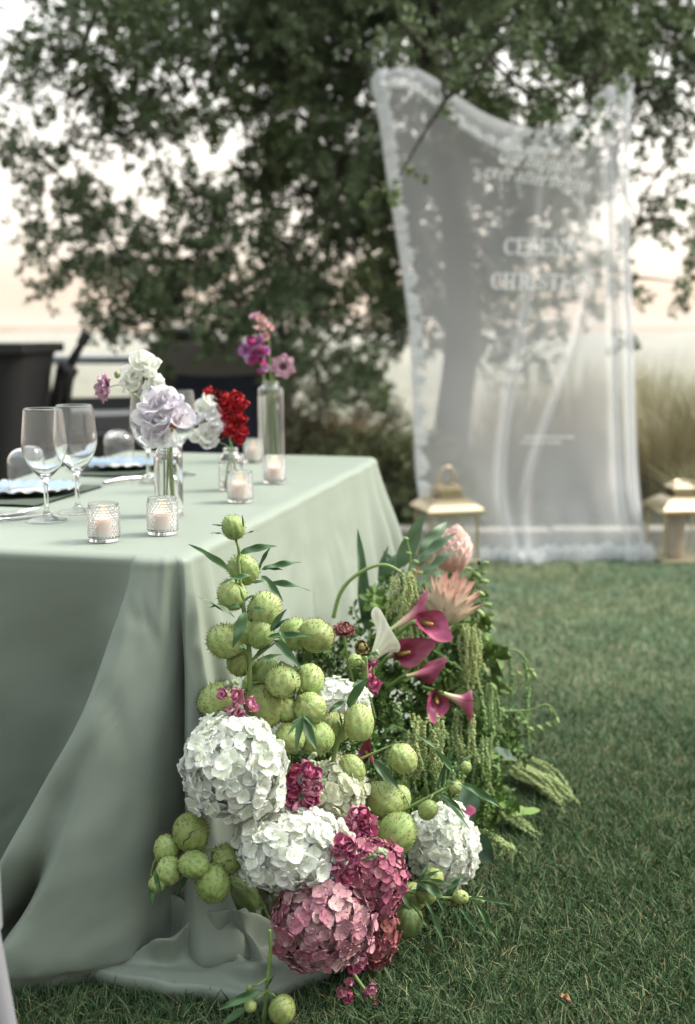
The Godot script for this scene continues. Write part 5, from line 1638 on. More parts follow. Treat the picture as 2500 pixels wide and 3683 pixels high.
	pod_stem("middle balloon plant stem with crowded pods above the largest hydrangea", [Vector3(-0.1078, 0.3231, -2.03), Vector3(-0.1062, 0.4237, -2.03), Vector3(-0.0985, 0.49, -2.03), Vector3(-0.0958, 0.5475, -2.03), Vector3(-0.0925, 0.5638, -2.03)], 0.0042,
		[[Vector3(-0.1433, 0.5475, -2.03), 0.03156], [Vector3(-0.1136, 0.5479, -1.98), 0.03155], [Vector3(-0.0709, 0.5322, -2.04), 0.02934], [Vector3(-0.148, 0.4981, -2), 0.03343], [Vector3(-0.1079, 0.4867, -2.01), 0.02422], [Vector3(-0.0666, 0.494, -2), 0.02798], [Vector3(-0.2262, 0.5143, -1.98), 0.03232], [Vector3(-0.1722, 0.5136, -2.06), 0.02402], [Vector3(-0.1004, 0.4457, -1.98), 0.02847], [Vector3(-0.0558, 0.4377, -2), 0.03109]],
		[[Vector3(-0.0764, 0.5021, -1.93), Vector3(-0.0876, 0.4515, -1.9), 0.01676], [Vector3(-0.0757, 0.4974, -1.93), Vector3(-0.0524, 0.4538, -1.9), 0.01981], [Vector3(-0.0764, 0.5037, -1.93), Vector3(-0.1021, 0.4768, -1.91), 0.009142], [Vector3(-0.0749, 0.5037, -1.93), Vector3(-0.0518, 0.4862, -1.91), 0.009142], [Vector3(-0.0927, 0.5286, -1.96), Vector3(-0.0948, 0.5682, -1.96), 0.009142], [Vector3(-0.1478, 0.4543, -1.99), Vector3(-0.1797, 0.4672, -2), 0.01371]])
	pod_stem("curling balloon plant stem in front of the topmost white hydrangea", [Vector3(-0.0318, 0.3451, -2.06), Vector3(-0.0195, 0.4045, -2.06), Vector3(-0.0057, 0.4383, -2.06), Vector3(0.0089, 0.4802, -2.06), Vector3(0.0266, 0.5136, -2.06), Vector3(0.0345, 0.5386, -2.06), Vector3(0.0329, 0.5717, -2.06)], 0.005,
		[[Vector3(0.0208, 0.4535, -2.04), 0.02934], [Vector3(-0.0238, 0.4262, -2.09), 0.03006], [Vector3(0.0049, 0.3553, -2.06), 0.02642], [Vector3(0.0008, 0.2783, -2.14), 0.02495], [Vector3(0.0142, 0.5423, -2.14), 0.01248]],
		[[Vector3(0.0016, 0.4818, -2.04), Vector3(0.0315, 0.5439, -2.02), 0.02696], [Vector3(0.0088, 0.5198, -2.04), Vector3(0.0345, 0.5336, -2.06), 0.01586], [Vector3(-0.0152, 0.4909, -2.04), Vector3(-0.0352, 0.4701, -2.04), 0.0111], [Vector3(-0.0056, 0.495, -2.04), Vector3(-0.0309, 0.485, -2.02), 0.0111], [Vector3(-0.0112, 0.4452, -2.04), Vector3(-0.0168, 0.4784, -2.04), 0.007929], [Vector3(0.0495, 0.3961, -2.06), Vector3(0.0721, 0.4752, -2.02), 0.02062], [Vector3(0.0475, 0.3824, -2.04), Vector3(0.0931, 0.3388, -2.01), 0.02062], [Vector3(0.0447, 0.3842, -2.06), Vector3(0.0303, 0.3412, -2.07), 0.01427], [Vector3(-0.0715, 0.4118, -2.04), Vector3(-0.0798, 0.3529, -2.04), 0.01586]])
	pod_stem("single pod on a thin arching stem before the dark foliage", [Vector3(-0.0199, 0.3381, -2.1), Vector3(0.0257, 0.3624, -2.1), Vector3(0.067, 0.3814, -2.1), Vector3(0.1008, 0.3961, -2.1)], 0.003, [[Vector3(0.1038, 0.3662, -2.09), 0.02924]], [[Vector3(0.0959, 0.3918, -2.1), Vector3(0.0876, 0.3987, -2.1), 0.004081]])
	pod_stem("long slanting balloon plant branch with narrow leaves over the right white hydrangea", [Vector3(0.0091, 0.2332, -2.08), Vector3(0.0488, 0.2524, -2.08), Vector3(0.1024, 0.2681, -2.08), Vector3(0.1533, 0.2958, -2.08), Vector3(0.1902, 0.3149, -2.08), Vector3(0.2212, 0.3356, -2.08)], 0.0042,
		[[Vector3(0.0655, 0.2795, -2.09), 0.03574], [Vector3(0.098, 0.2691, -2.13), 0.02732], [Vector3(0.0898, 0.2442, -2.03), 0.03629], [Vector3(0.0583, 0.2308, -2.06), 0.02642], [Vector3(0.1482, 0.2867, -2.04), 0.01744], [Vector3(0.2188, 0.3613, -2.06), 0.01041], [Vector3(0.1988, 0.3269, -2.05), 0.01275]],
		[[Vector3(0.1946, 0.3417, -2.06), Vector3(0.1554, 0.441, -2.04), 0.01441], [Vector3(0.1656, 0.3195, -2.06), Vector3(0.1974, 0.3922, -2.08), 0.01121], [Vector3(0.1978, 0.3502, -2.06), Vector3(0.2232, 0.3901, -2.06), 0.01121], [Vector3(0.2042, 0.3519, -2.06), Vector3(0.2495, 0.3706, -2.06), 0.006405], [Vector3(0.2127, 0.3289, -2.06), Vector3(0.2814, 0.3028, -2.02), 0.01761], [Vector3(0.1681, 0.3116, -2.05), Vector3(0.2256, 0.2632, -2.01), 0.01281], [Vector3(0.173, 0.3068, -2.07), Vector3(0.2234, 0.2679, -2.06), 0.01121], [Vector3(0.1792, 0.3371, -2.05), Vector3(0.2122, 0.3428, -2.04), 0.01121], [Vector3(0.1849, 0.3366, -2.06), Vector3(0.1876, 0.3887, -2.08), 0.008007], [Vector3(0.1721, 0.3195, -2.06), Vector3(0.1795, 0.3749, -2.06), 0.009608], [Vector3(0.2011, 0.3408, -2.06), Vector3(0.2065, 0.3621, -2.06), 0.006405]])
	pod_stem("low balloon plant branch trailing onto the grass at the lower right", [Vector3(0.0575, 0.1486, -2.02), Vector3(0.094, 0.1417, -2.02), Vector3(0.1387, 0.1313, -2.02), Vector3(0.1826, 0.1244, -2.02), Vector3(0.2199, 0.1261, -2.02), Vector3(0.2428, 0.1192, -2.02)], 0.0042,
		[[Vector3(0.1571, 0.1689, -2.01), 0.01875], [Vector3(0.1452, 0.133, -2.02), 0.01806], [Vector3(0.1211, 0.1109, -2.05), 0.02629], [Vector3(0.2086, 0.1261, -2.02), 0.01335], [Vector3(0.2452, 0.1201, -2.02), 0.007851]],
		[[Vector3(0.1269, 0.1465, -2), Vector3(0.1448, 0.1976, -2), 0.01399], [Vector3(0.1357, 0.1785, -1.98), Vector3(0.1664, 0.1979, -1.98), 0.01088], [Vector3(0.131, 0.1785, -1.98), Vector3(0.1885, 0.1882, -1.95), 0.01088], [Vector3(0.1726, 0.1481, -1.98), Vector3(0.1319, 0.1775, -1.97), 0.01866], [Vector3(0.1807, 0.144, -2), Vector3(0.209, 0.1823, -2), 0.01088], [Vector3(0.1856, 0.1414, -2), Vector3(0.2013, 0.1636, -2), 0.009328], [Vector3(0.221, 0.1346, -2), Vector3(0.298, 0.1431, -1.96), 0.01011], [Vector3(0.2357, 0.1226, -2), Vector3(0.272, 0.0751, -1.95), 0.01088], [Vector3(0.2373, 0.1226, -2), Vector3(0.2627, 0.0937, -1.98), 0.008551], [Vector3(0.2036, 0.1157, -2), Vector3(0.2314, 0.0888, -1.97), 0.009328], [Vector3(0.0907, 0.1465, -2), Vector3(0.1503, 0.0888, -1.97), 0.01166], [Vector3(0.1374, 0.1346, -2), Vector3(0.1799, 0.0633, -1.95), 0.01088], [Vector3(0.1132, 0.1482, -2), Vector3(0.1775, 0.1448, -2), 0.009328], [Vector3(0.1615, 0.1363, -2), Vector3(0.178, 0.1071, -2), 0.007774]])
	pod_stem("balloon plant stem hanging against the cloth, left of the hydrangeas", [Vector3(-0.174, 0.2484, -1.9), Vector3(-0.2193, 0.2685, -1.9), Vector3(-0.2533, 0.2766, -1.9), Vector3(-0.2798, 0.2766, -1.9), Vector3(-0.3103, 0.2685, -1.9), Vector3(-0.332, 0.2525, -1.9), Vector3(-0.3395, 0.2242, -1.9)], 0.0038,
		[[Vector3(-0.2694, 0.3046, -1.9), 0.03102], [Vector3(-0.3118, 0.2726, -1.9), 0.02437], [Vector3(-0.3032, 0.25, -1.87), 0.02326], [Vector3(-0.3223, 0.2311, -1.86), 0.01518], [Vector3(-0.2597, 0.2658, -1.86), 0.0253], [Vector3(-0.2287, 0.2277, -1.87), 0.03053], [Vector3(-0.2092, 0.2518, -1.91), 0.02598]],
		[[Vector3(-0.2739, 0.3019, -1.85), Vector3(-0.2599, 0.3526, -1.83), 0.01446], [Vector3(-0.3251, 0.2604, -1.85), Vector3(-0.3126, 0.2221, -1.84), 0.01012], [Vector3(-0.3309, 0.2437, -1.86), Vector3(-0.328, 0.1984, -1.84), 0.01301], [Vector3(-0.2703, 0.238, -1.88), Vector3(-0.2992, 0.1928, -1.89), 0.0159], [Vector3(-0.3113, 0.2215, -1.86), Vector3(-0.3071, 0.208, -1.86), 0.005784]])
	pod_stem("shaded balloon plant pods in the dark gap under the wide white hydrangea", [Vector3(-0.1218, 0.0182, -2.02), Vector3(-0.1536, 0.1054, -2.02), Vector3(-0.1774, 0.1572, -2.02), Vector3(-0.185, 0.1915, -2.02)], 0.004,
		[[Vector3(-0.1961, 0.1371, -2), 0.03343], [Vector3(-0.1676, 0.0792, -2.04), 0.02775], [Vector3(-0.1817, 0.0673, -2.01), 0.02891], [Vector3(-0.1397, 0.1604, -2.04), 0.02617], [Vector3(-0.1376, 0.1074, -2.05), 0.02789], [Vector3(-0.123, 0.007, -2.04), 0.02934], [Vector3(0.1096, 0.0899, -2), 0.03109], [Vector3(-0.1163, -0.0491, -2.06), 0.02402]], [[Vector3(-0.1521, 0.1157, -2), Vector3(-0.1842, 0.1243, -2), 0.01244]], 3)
	pod_stem("balloon plant stem standing at the very bottom with one large pod", [Vector3(-0.1422, -0.0048, -1.8), Vector3(-0.1373, 0.039, -1.8), Vector3(-0.1324, 0.0944, -1.8), Vector3(-0.1275, 0.1414, -1.8), Vector3(-0.1286, 0.1804, -1.8)], 0.0045,
		[[Vector3(-0.1082, 0.0498, -1.78), 0.02283], [Vector3(-0.1604, 0.0569, -1.78), 0.01107], [Vector3(-0.1624, 0.0822, -1.79), 0.005566]],
		[[Vector3(-0.1427, 0.0858, -1.78), Vector3(-0.2111, 0.0629, -1.76), 0.01799], [Vector3(-0.1673, 0.0452, -1.79), Vector3(-0.2104, 0.0199, -1.78), 0.02076], [Vector3(-0.1342, 0.0631, -1.78), Vector3(-0.1287, 0.0356, -1.78), 0.005535], [Vector3(-0.1398, 0.0827, -1.78), Vector3(-0.166, 0.0764, -1.78), 0.004843], [Vector3(-0.1333, 0.0806, -1.79), Vector3(-0.1207, 0.1139, -1.78), 0.004843]])

	# stock
	var rose := [petal_mat(Color(0.44, 0.11, 0.21), 0.35), petal_mat(Color(0.36, 0.075, 0.15), 0.35), petal_mat(Color(0.52, 0.2, 0.29), 0.35)]
	var blush := [petal_mat(Color(0.58, 0.23, 0.33), 0.4), petal_mat(Color(0.50, 0.13, 0.25), 0.4), petal_mat(Color(0.66, 0.36, 0.42), 0.4)]
	stock("upright raspberry pink stock between the white and cream hydrangeas", [[Vector3(-0.0892, 0.4023, -1.93), 0.015], [Vector3(-0.0716, 0.4079, -1.93), 0.015], [Vector3(-0.0557, 0.3943, -1.93), 0.0135], [Vector3(-0.0947, 0.3839, -1.93), 0.015], [Vector3(-0.0756, 0.3839, -1.93), 0.01575], [Vector3(-0.0543, 0.3719, -1.93), 0.01425], [Vector3(-0.0925, 0.3639, -1.93), 0.01575], [Vector3(-0.0719, 0.3598, -1.93), 0.0165], [Vector3(-0.0574, 0.3518, -1.93), 0.01425], [Vector3(-0.085, 0.3413, -1.93), 0.015], [Vector3(-0.0682, 0.3381, -1.93), 0.0135], [Vector3(-0.0987, 0.3478, -1.93), 0.01275]], [Vector3(-0.0767, 0.315, -1.95), Vector3(-0.0733, 0.3638, -1.95), Vector3(-0.0647, 0.4042, -1.95), Vector3(-0.0592, 0.4267, -1.95)], rose, [[Vector3(-0.0589, 0.4224, -1.94), 0.009802], [Vector3(-0.0559, 0.412, -1.94), 0.008294]])
	stock("pink stock between the double pods and the deep rose hydrangea", [[Vector3(0.0125, 0.3108, -1.96), 0.01524], [Vector3(0.028, 0.3091, -1.96), 0.01524], [Vector3(0.0398, 0.2976, -1.96), 0.01371], [Vector3(0.0086, 0.2927, -1.96), 0.016], [Vector3(0.0281, 0.2878, -1.96), 0.01524], [Vector3(0.018, 0.2762, -1.96), 0.01524], [Vector3(0.0382, 0.2795, -1.96), 0.01295], [Vector3(0.0008, 0.2762, -1.96), 0.01219]], [Vector3(0.0008, 0.2481, -1.98), Vector3(0.0181, 0.2773, -1.98), Vector3(0.0322, 0.3063, -1.98)], rose, [[Vector3(0.0369, 0.3121, -1.98), 0.004618]])
	stock("pink stock lying against the deep rose hydrangea, green buds at its tip", [[Vector3(-0.0104, 0.3028, -1.86), 0.0159], [Vector3(0.0082, 0.3028, -1.86), 0.01446], [Vector3(-0.0178, 0.2832, -1.86), 0.01518], [Vector3(0.0045, 0.2792, -1.86), 0.01663], [Vector3(-0.0141, 0.2595, -1.86), 0.0159], [Vector3(0.0082, 0.2556, -1.86), 0.01446], [Vector3(-0.0067, 0.2374, -1.86), 0.01518], [Vector3(0.0119, 0.2635, -1.86), 0.01301], [Vector3(0.0245, 0.295, -1.86), 0.01229]], [Vector3(-0.0142, 0.2428, -1.87), Vector3(0.0157, 0.2666, -1.87), Vector3(0.0381, 0.2746, -1.87), Vector3(0.0575, 0.2864, -1.87)], rose, [[Vector3(0.0542, 0.2895, -1.86), 0.01084], [Vector3(0.0617, 0.2832, -1.86), 0.008675], [Vector3(0.0424, 0.28, -1.86), 0.007229]])
	stock("sparse pink stock above the largest white hydrangea, against the cloth", [[Vector3(-0.2116, 0.5413, -1.94), 0.01131], [Vector3(-0.1866, 0.5373, -1.94), 0.01282], [Vector3(-0.1952, 0.5192, -1.94), 0.009802], [Vector3(-0.1717, 0.5169, -1.94), 0.01508], [Vector3(-0.1855, 0.5074, -1.94), 0.01131], [Vector3(-0.1992, 0.5074, -1.94), 0.01056]], [Vector3(-0.1844, 0.4842, -1.95), Vector3(-0.1901, 0.516, -1.95), Vector3(-0.1959, 0.5358, -1.95), Vector3(-0.201, 0.5492, -1.95)], blush, [[Vector3(-0.2049, 0.5492, -1.95), 0.01061], [Vector3(-0.1956, 0.5539, -1.95), 0.009095]])
	stock("small pink stock beside the dark foliage, above the white calla's stem", [[Vector3(0.0439, 0.4812, -2.3), 0.01162], [Vector3(0.0564, 0.4904, -2.3), 0.009834], [Vector3(0.0502, 0.458, -2.3), 0.01341], [Vector3(0.0593, 0.4441, -2.3), 0.01341], [Vector3(0.044, 0.4395, -2.3), 0.01162], [Vector3(0.0512, 0.4255, -2.3), 0.01073]], [Vector3(0.0445, 0.4051, -2.32), Vector3(0.0516, 0.4427, -2.32), Vector3(0.0533, 0.4894, -2.32), Vector3(0.0568, 0.508, -2.32)], blush, [[Vector3(0.0546, 0.508, -2.3), 0.01073], [Vector3(0.051, 0.4997, -2.3), 0.00894]])
	stock("pink stock drooping onto the grass under the dusty pink hydrangea", [[Vector3(0.0083, 0.0893, -1.85), 0.01294], [Vector3(0.027, 0.0973, -1.85), 0.01222], [Vector3(-0.0083, 0.0407, -1.85), 0.01222], [Vector3(0.0045, 0.031, -1.85), 0.01294], [Vector3(0.0384, 0.0488, -1.85), 0.01007], [Vector3(0.0354, 0.0358, -1.85), 0.009348], [Vector3(0.0445, 0.0204, -1.85), 0.00791], [Vector3(0.0008, 0.0553, -1.85), 0.009348]], [Vector3(0.0007, 0.1054, -1.85), Vector3(0.0083, 0.0772, -1.85), Vector3(0.0233, 0.0529, -1.85), Vector3(0.0422, 0.0261, -1.85)], rose, [[Vector3(0.0399, 0.031, -1.85), 0.002876]])

	# callas
	var mag := [calla_mesh(0, Color(0.28, 0.042, 0.105), Color(0.42, 0.17, 0.2), Color(0.4, 0.42, 0.2)), calla_mesh(1, Color(0.20, 0.026, 0.066), Color(0.30, 0.07, 0.115), Color(0.30, 0.30, 0.14)), calla_mesh(2, Color(0.33, 0.07, 0.135), Color(0.52, 0.33, 0.27), Color(0.42, 0.45, 0.22))]
	var ivory := calla_mesh(3, Color(0.82, 0.82, 0.72), Color(0.8, 0.81, 0.66), Color(0.5, 0.56, 0.28))
	calla("white calla lily with a pink-edged lip", Vector3(0.0542, 0.4874, -2.36), Vector3(0.0957, 0.5515, -2.375), Vector3(-0.6, 0.6, 0.3), 0.14, ivory, [Vector3(0.025, 0.3801, -2.46), Vector3(0.0434, 0.4512, -2.42)])
	calla("pink calla opening upward below the open protea, topmost of the callas", Vector3(0.1075, 0.518, -2.5), Vector3(0.1789, 0.5586, -2.53), Vector3(-0.4, 1, 0.3), 0.085, mag[2], [Vector3(0.0604, 0.4545, -2.55), Vector3(0.0889, 0.4969, -2.52)])
	calla("magenta calla turned to the right, in front of the topmost pink one", Vector3(0.1527, 0.5385, -2.45), Vector3(0.1908, 0.5503, -2.38), Vector3(0.8, -0.7, 0.3), 0.10, mag[0], [Vector3(0.1076, 0.4981, -2.5), Vector3(0.1349, 0.5295, -2.47)])
	calla("dark magenta calla lying level with its point to the right", Vector3(0.0979, 0.4725, -2.42), Vector3(0.1458, 0.5007, -2.36), Vector3(0.9, 0.25, -0.4), 0.10, mag[1], [Vector3(0.059, 0.4139, -2.48), Vector3(0.0826, 0.4591, -2.44)])
	calla("magenta calla half hidden under the level dark one", Vector3(0.14, 0.4178, -2.46), Vector3(0.2008, 0.4209, -2.49), Vector3(0.5, 0.9, 0.3), 0.08, mag[1], [Vector3(0.0889, 0.3777, -2.5), Vector3(0.1171, 0.4039, -2.48)])
	calla("small purple-pink calla facing the front, left of the large drooping one", Vector3(0.1949, 0.3688, -2.48), Vector3(0.1927, 0.3638, -2.4), Vector3(-0.2, -0.9, 0.4), 0.08, mag[0], [Vector3(0.1723, 0.353, -2.58), Vector3(0.1881, 0.3654, -2.52)])
	calla("large pink calla drooping to the right with a cream throat", Vector3(0.2186, 0.3828, -2.42), Vector3(0.2841, 0.3415, -2.45), Vector3(0.1, -0.9, -0.5), 0.095, mag[2], [Vector3(0.167, 0.3777, -2.5), Vector3(0.1972, 0.3832, -2.45)])
	calla("magenta calla tucked left of the arching single pod", Vector3(0.053, 0.3131, -2.2), Vector3(0.0283, 0.3593, -2.18), Vector3(0.5, 0.8, -0.2), 0.06, mag[1], [Vector3(0.0807, 0.2376, -2.24), Vector3(0.0667, 0.2826, -2.22)])
	calla("magenta calla low on the right, just above the round white hydrangea", Vector3(0.1877, 0.1984, -2.24), Vector3(0.2398, 0.1804, -2.26), Vector3(0.6, 0.6, 0.4), 0.07, mag[0], [Vector3(0.1378, 0.1844, -2.3), Vector3(0.1669, 0.1955, -2.26)])

	protea_open(Vector3(0.2174, 0.4797, -2.66), Vector3(0.25, 0.85, 0.3))
	protea_closed(Vector3(0.2643, 0.6241, -2.86), Vector3(0.12, 0.95, 0.2))
	# broad leathery leaves round the proteas
	var broad := mat(Color(0.085, 0.15, 0.075), 0.5, {"vertex_color_use_as_albedo": true, "backlight_enabled": true, "backlight": Color(0.2, 0.25, 0.1)})
	var pt := thing("protea_branch", "branch of broad grey-green leathery leaves behind the callas", "leafy branch", Vector3(0.1198, 0.414, -2.78))
	var b := Buf.new()
	b.tube(spline([Vector3.ZERO, Vector3(0.1521, 0.5419, -2.8) - pt.position, Vector3(0.2133, 0.6443, -2.84) - pt.position], 5), func(_u): return 0.006, 7)
	part("stem", b.mesh(), mat(Color(0.35, 0.16, 0.1), 0.6), pt)
	for l in [[Vector3(0.0385, 0.4523, -2.76), Vector3(0.0327, 0.6832, -2.76), 0.03647], [Vector3(0.0612, 0.5002, -2.78), Vector3(0.1224, 0.6723, -2.78), 0.0472], [Vector3(0.0834, 0.5397, -2.81), Vector3(0.098, 0.6387, -2.81), 0.03218], [Vector3(0.121, 0.5939, -2.76), Vector3(0.1823, 0.7281, -2.76), 0.05364], [Vector3(0.1784, 0.6242, -2.8), Vector3(0.2467, 0.7059, -2.82), 0.04291], [Vector3(0.1722, 0.6219, -2.7), Vector3(0.2489, 0.6976, -2.7), 0.03647], [Vector3(0.1764, 0.5943, -2.68), Vector3(0.2406, 0.6702, -2.66), 0.03647], [Vector3(0.0434, 0.449, -2.73), Vector3(0.0643, 0.514, -2.73), 0.03647], [Vector3(0.0858, 0.4381, -2.73), Vector3(0.1598, 0.5117, -2.74), 0.04291], [Vector3(0.2204, 0.5614, -2.71), Vector3(0.286, 0.5657, -2.74), 0.03647], [Vector3(0.2111, 0.5749, -2.8), Vector3(0.3057, 0.5153, -2.82), 0.03218], [Vector3(0.1258, 0.5708, -2.82), Vector3(0.0882, 0.6222, -2.84), 0.02789], [Vector3(0.1739, 0.5839, -2.81), Vector3(0.2021, 0.6774, -2.84), 0.03218], [Vector3(0.0968, 0.4767, -2.75), Vector3(0.0649, 0.5506, -2.76), 0.03218], [Vector3(0.1185, 0.4852, -2.76), Vector3(0.1617, 0.5572, -2.78), 0.03647]]:
		leaf_part(pt, l[0], l[1], l[2], broad)

	# ranunculus
	var maroon := [petal_mat(Color(0.20, 0.07, 0.07), 0.3), petal_mat(Color(0.27, 0.11, 0.10), 0.3)]
	var olive := [petal_mat(Color(0.20, 0.18, 0.07), 0.3), petal_mat(Color(0.26, 0.20, 0.09), 0.3)]
	var r1 := thing("ranunculus", "dusky maroon ranunculus beside the tablecloth", "ranunculus", Vector3(-0.0081, 0.5478, -2.32), 0)
	bloom(r1, r1.position, Vector3(0.1, 0.9, 0.5), [[9, 1.35, 0.026, 0.013], [9, 0.95, 0.025, 0.013], [9, 0.6, 0.023, 0.011], [7, 0.3, 0.018, 0.009]], maroon, 0.09)
	var r2 := thing("ranunculus", "brown-green ranunculus with tightly curled petals under the maroon one", "ranunculus", Vector3(0.0277, 0.5172, -2.3), 0)
	bloom(r2, r2.position, Vector3(0.1, 0.7, 0.9), [[9, 1.1, 0.022, 0.013, 0.5], [8, 0.75, 0.02, 0.012, 0.6], [7, 0.45, 0.017, 0.010, 0.6], [5, 0.2, 0.012, 0.007, 0.6]], olive, 0.04)
	for r in [r1, r2]:
		b = Buf.new()
		b.tube(spline([Vector3.ZERO, Vector3(0.01, -0.07, -0.03), Vector3(0.03, -0.16, -0.05)], 4), func(_u): return 0.0028, 6)
		part("stem", b.mesh(), stem_m, r)

	# amaranth
	var lime := Color(0.34, 0.40, 0.16)
	var dark := Color(0.19, 0.32, 0.11)
	amaranth("lime amaranth hanging from the thick bent stem beside the cloth", hanging(Vector3(0.1212, 0.6141, -2.56), 0.024, 0.10, 15), 0.0042, lime, [Vector3(-0.0317, 0.5212, -2.56), Vector3(-0.0168, 0.5759, -2.56), Vector3(0.0108, 0.6121, -2.56), Vector3(0.0551, 0.6382, -2.56), Vector3(0.0895, 0.6412, -2.56), Vector3(0.1211, 0.6242, -2.56)])
	amaranth("lime amaranth falling right of the callas", hanging(Vector3(0.2852, 0.4824, -2.6), 0.024, 0.14, 14), 0.0042, lime, [Vector3(0.2047, 0.425, -2.62), Vector3(0.2447, 0.4825, -2.62), Vector3(0.2801, 0.4898, -2.62)])
	amaranth("yellow-green amaranth hanging below the small front-facing calla", hanging(Vector3(0.163, 0.3443, -2.36), 0.038, 0.11, 26), 0.0042, Color(0.31, 0.38, 0.15))
	amaranth("yellow-green amaranth hanging under the large drooping calla", hanging(Vector3(0.2565, 0.3302, -2.46), 0.022, 0.12, 12), 0.0038, Color(0.29, 0.37, 0.15))
	amaranth("short lime amaranth between the dark calla and the proteas", hanging(Vector3(0.1431, 0.4877, -2.62), 0.028, 0.08, 12), 0.0038, lime)
	amaranth("dark green amaranth ropes falling at the arrangement's right side", [[Vector3(0.1981, 0.4326, -2.6), Vector3(0.2389, 0.4044, -2.6), Vector3(0.2829, 0.373, -2.6)], [Vector3(0.3283, 0.3283, -2.66), Vector3(0.3426, 0.2851, -2.66), Vector3(0.3486, 0.1874, -2.66)], [Vector3(0.3659, 0.2612, -2.7), Vector3(0.3825, 0.2282, -2.7), Vector3(0.3879, 0.1173, -2.7)], [Vector3(0.3817, 0.3973, -2.72), Vector3(0.3932, 0.3536, -2.72), Vector3(0.3946, 0.2877, -2.72)], [Vector3(0.4292, 0.3669, -2.75), Vector3(0.439, 0.3116, -2.75), Vector3(0.4381, 0.2111, -2.75)], [Vector3(0.3057, 0.3468, -2.6), Vector3(0.3173, 0.2623, -2.6), Vector3(0.3147, 0.177, -2.6)], [Vector3(0.2882, 0.2982, -2.62), Vector3(0.3001, 0.2019, -2.62), Vector3(0.3037, 0.1046, -2.62)], [Vector3(0.2214, 0.2585, -2.55), Vector3(0.2423, 0.1957, -2.55), Vector3(0.2485, 0.1113, -2.55)], [Vector3(0.3379, 0.2517, -2.6), Vector3(0.3491, 0.1984, -2.6), Vector3(0.3485, 0.1233, -2.6)], [Vector3(0.3662, 0.2369, -2.74), Vector3(0.409, 0.2458, -2.74), Vector3(0.44, 0.2033, -2.74)], [Vector3(0.0694, 0.3473, -2.5), Vector3(0.0814, 0.2965, -2.5), Vector3(0.0778, 0.235, -2.5)], [Vector3(0.106, 0.3567, -2.44), Vector3(0.1208, 0.297, -2.44), Vector3(0.1164, 0.2369, -2.44)]], 0.0066, dark)
	var tails := []
	for k in 34:
		var o := Vector3(rng.randf_range(-0.03, 0.03), rng.randf_range(-0.004, 0.03), rng.randf_range(-0.025, 0.03))
		var e := rng.randf_range(0.55, 1.0)
		var p0: Vector3 = Vector3(0.4101, 0.06, -2.897)
		var p1: Vector3 = Vector3(0.4633, 0.04, -2.817)
		var p2: Vector3 = Vector3(0.5357, 0.008, -2.704)
		var q := p1.lerp(p2, e)
		tails.append([p0 + o * 0.6, p1.lerp(p0, 0.5 * (1 - e)) + o * 1.1 + ball() * 0.012, p1.lerp(q, 0.6) + o + ball() * 0.014 + Vector3(0, 0.012, 0), q + Vector3(o.x, absf(o.y) * 0.3, o.z) + Vector3(rng.randf_range(-0.01, 0.025), 0.004, rng.randf_range(-0.02, 0.03))])
	amaranth("pale lime amaranth trailing far onto the lawn, right-hand tail", tails, 0.0046, Color(0.34, 0.42, 0.18))
	tails = []
	for k in 18:
		var o := Vector3(rng.randf_range(-0.02, 0.02), rng.randf_range(0.0, 0.02), rng.randf_range(-0.02, 0.02))
		var p0: Vector3 = Vector3(0.3051, 0.08, -2.6)
		var p1: Vector3 = Vector3(0.3691, 0.04, -2.572)
		var p2: Vector3 = Vector3(0.4537, 0.006, -2.535)
		tails.append([p0 + o, p1 + o, p1.lerp(p2, rng.randf_range(0.3, 1.0)) + Vector3(o.x, absf(o.y) * 0.3, o.z)])
	amaranth("slim lime amaranth tail along the lawn, middle of three", tails, 0.0042, Color(0.32, 0.41, 0.17))
	tails = []
	for k in 18:
		var s := rng.randf()
		var p0: Vector3 = Vector3(0.2977, 0.05, -2.484)
		var p2: Vector3 = Vector3(0.4003, 0.006, -2.437)
		var at := p0.lerp(p2, s * 0.8)
		tails.append([at, at + Vector3(0.012, 0.004, 0.015), at + Vector3(rng.randf_range(0.0, 0.03), -at.y * 0.8, rng.randf_range(0.03, 0.06))])
	tails.append([Vector3(0.2977, 0.05, -2.484), Vector3(0.3412, 0.04, -2.437), Vector3(0.4045, 0.006, -2.433)])
	amaranth("fringed lime amaranth tail on the lawn, nearest of three", tails, 0.0042, Color(0.32, 0.41, 0.17))

	amaranth("loose lime amaranth strands spilling down the right flank", hanging(Vector3(0.3335, 0.3283, -2.66), 0.03, 0.16, 12) + hanging(Vector3(0.3031, 0.2341, -2.56), 0.04, 0.13, 12), 0.004, Color(0.26, 0.37, 0.14))
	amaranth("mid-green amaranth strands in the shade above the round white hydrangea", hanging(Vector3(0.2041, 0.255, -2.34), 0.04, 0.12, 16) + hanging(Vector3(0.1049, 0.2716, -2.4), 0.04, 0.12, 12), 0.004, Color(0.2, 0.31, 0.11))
	# budded sprays
	bud_spray("budded green spray rising at the proteas' right", [Vector3(0.2248, 0.4548, -2.75), Vector3(0.2879, 0.5094, -2.75), Vector3(0.3133, 0.5744, -2.75), Vector3(0.3286, 0.6067, -2.75)], [[Vector3(0.3318, 0.6099, -2.75), 0.007482], [Vector3(0.3111, 0.5819, -2.75), 0.009085], [Vector3(0.3304, 0.5646, -2.75), 0.009085], [Vector3(0.3214, 0.5343, -2.75), 0.01015], [Vector3(0.3379, 0.5061, -2.75), 0.01015], [Vector3(0.3066, 0.5311, -2.75), 0.008017], [Vector3(0.2887, 0.5959, -2.75), 0.007482], [Vector3(0.2957, 0.5549, -2.75), 0.007482]])
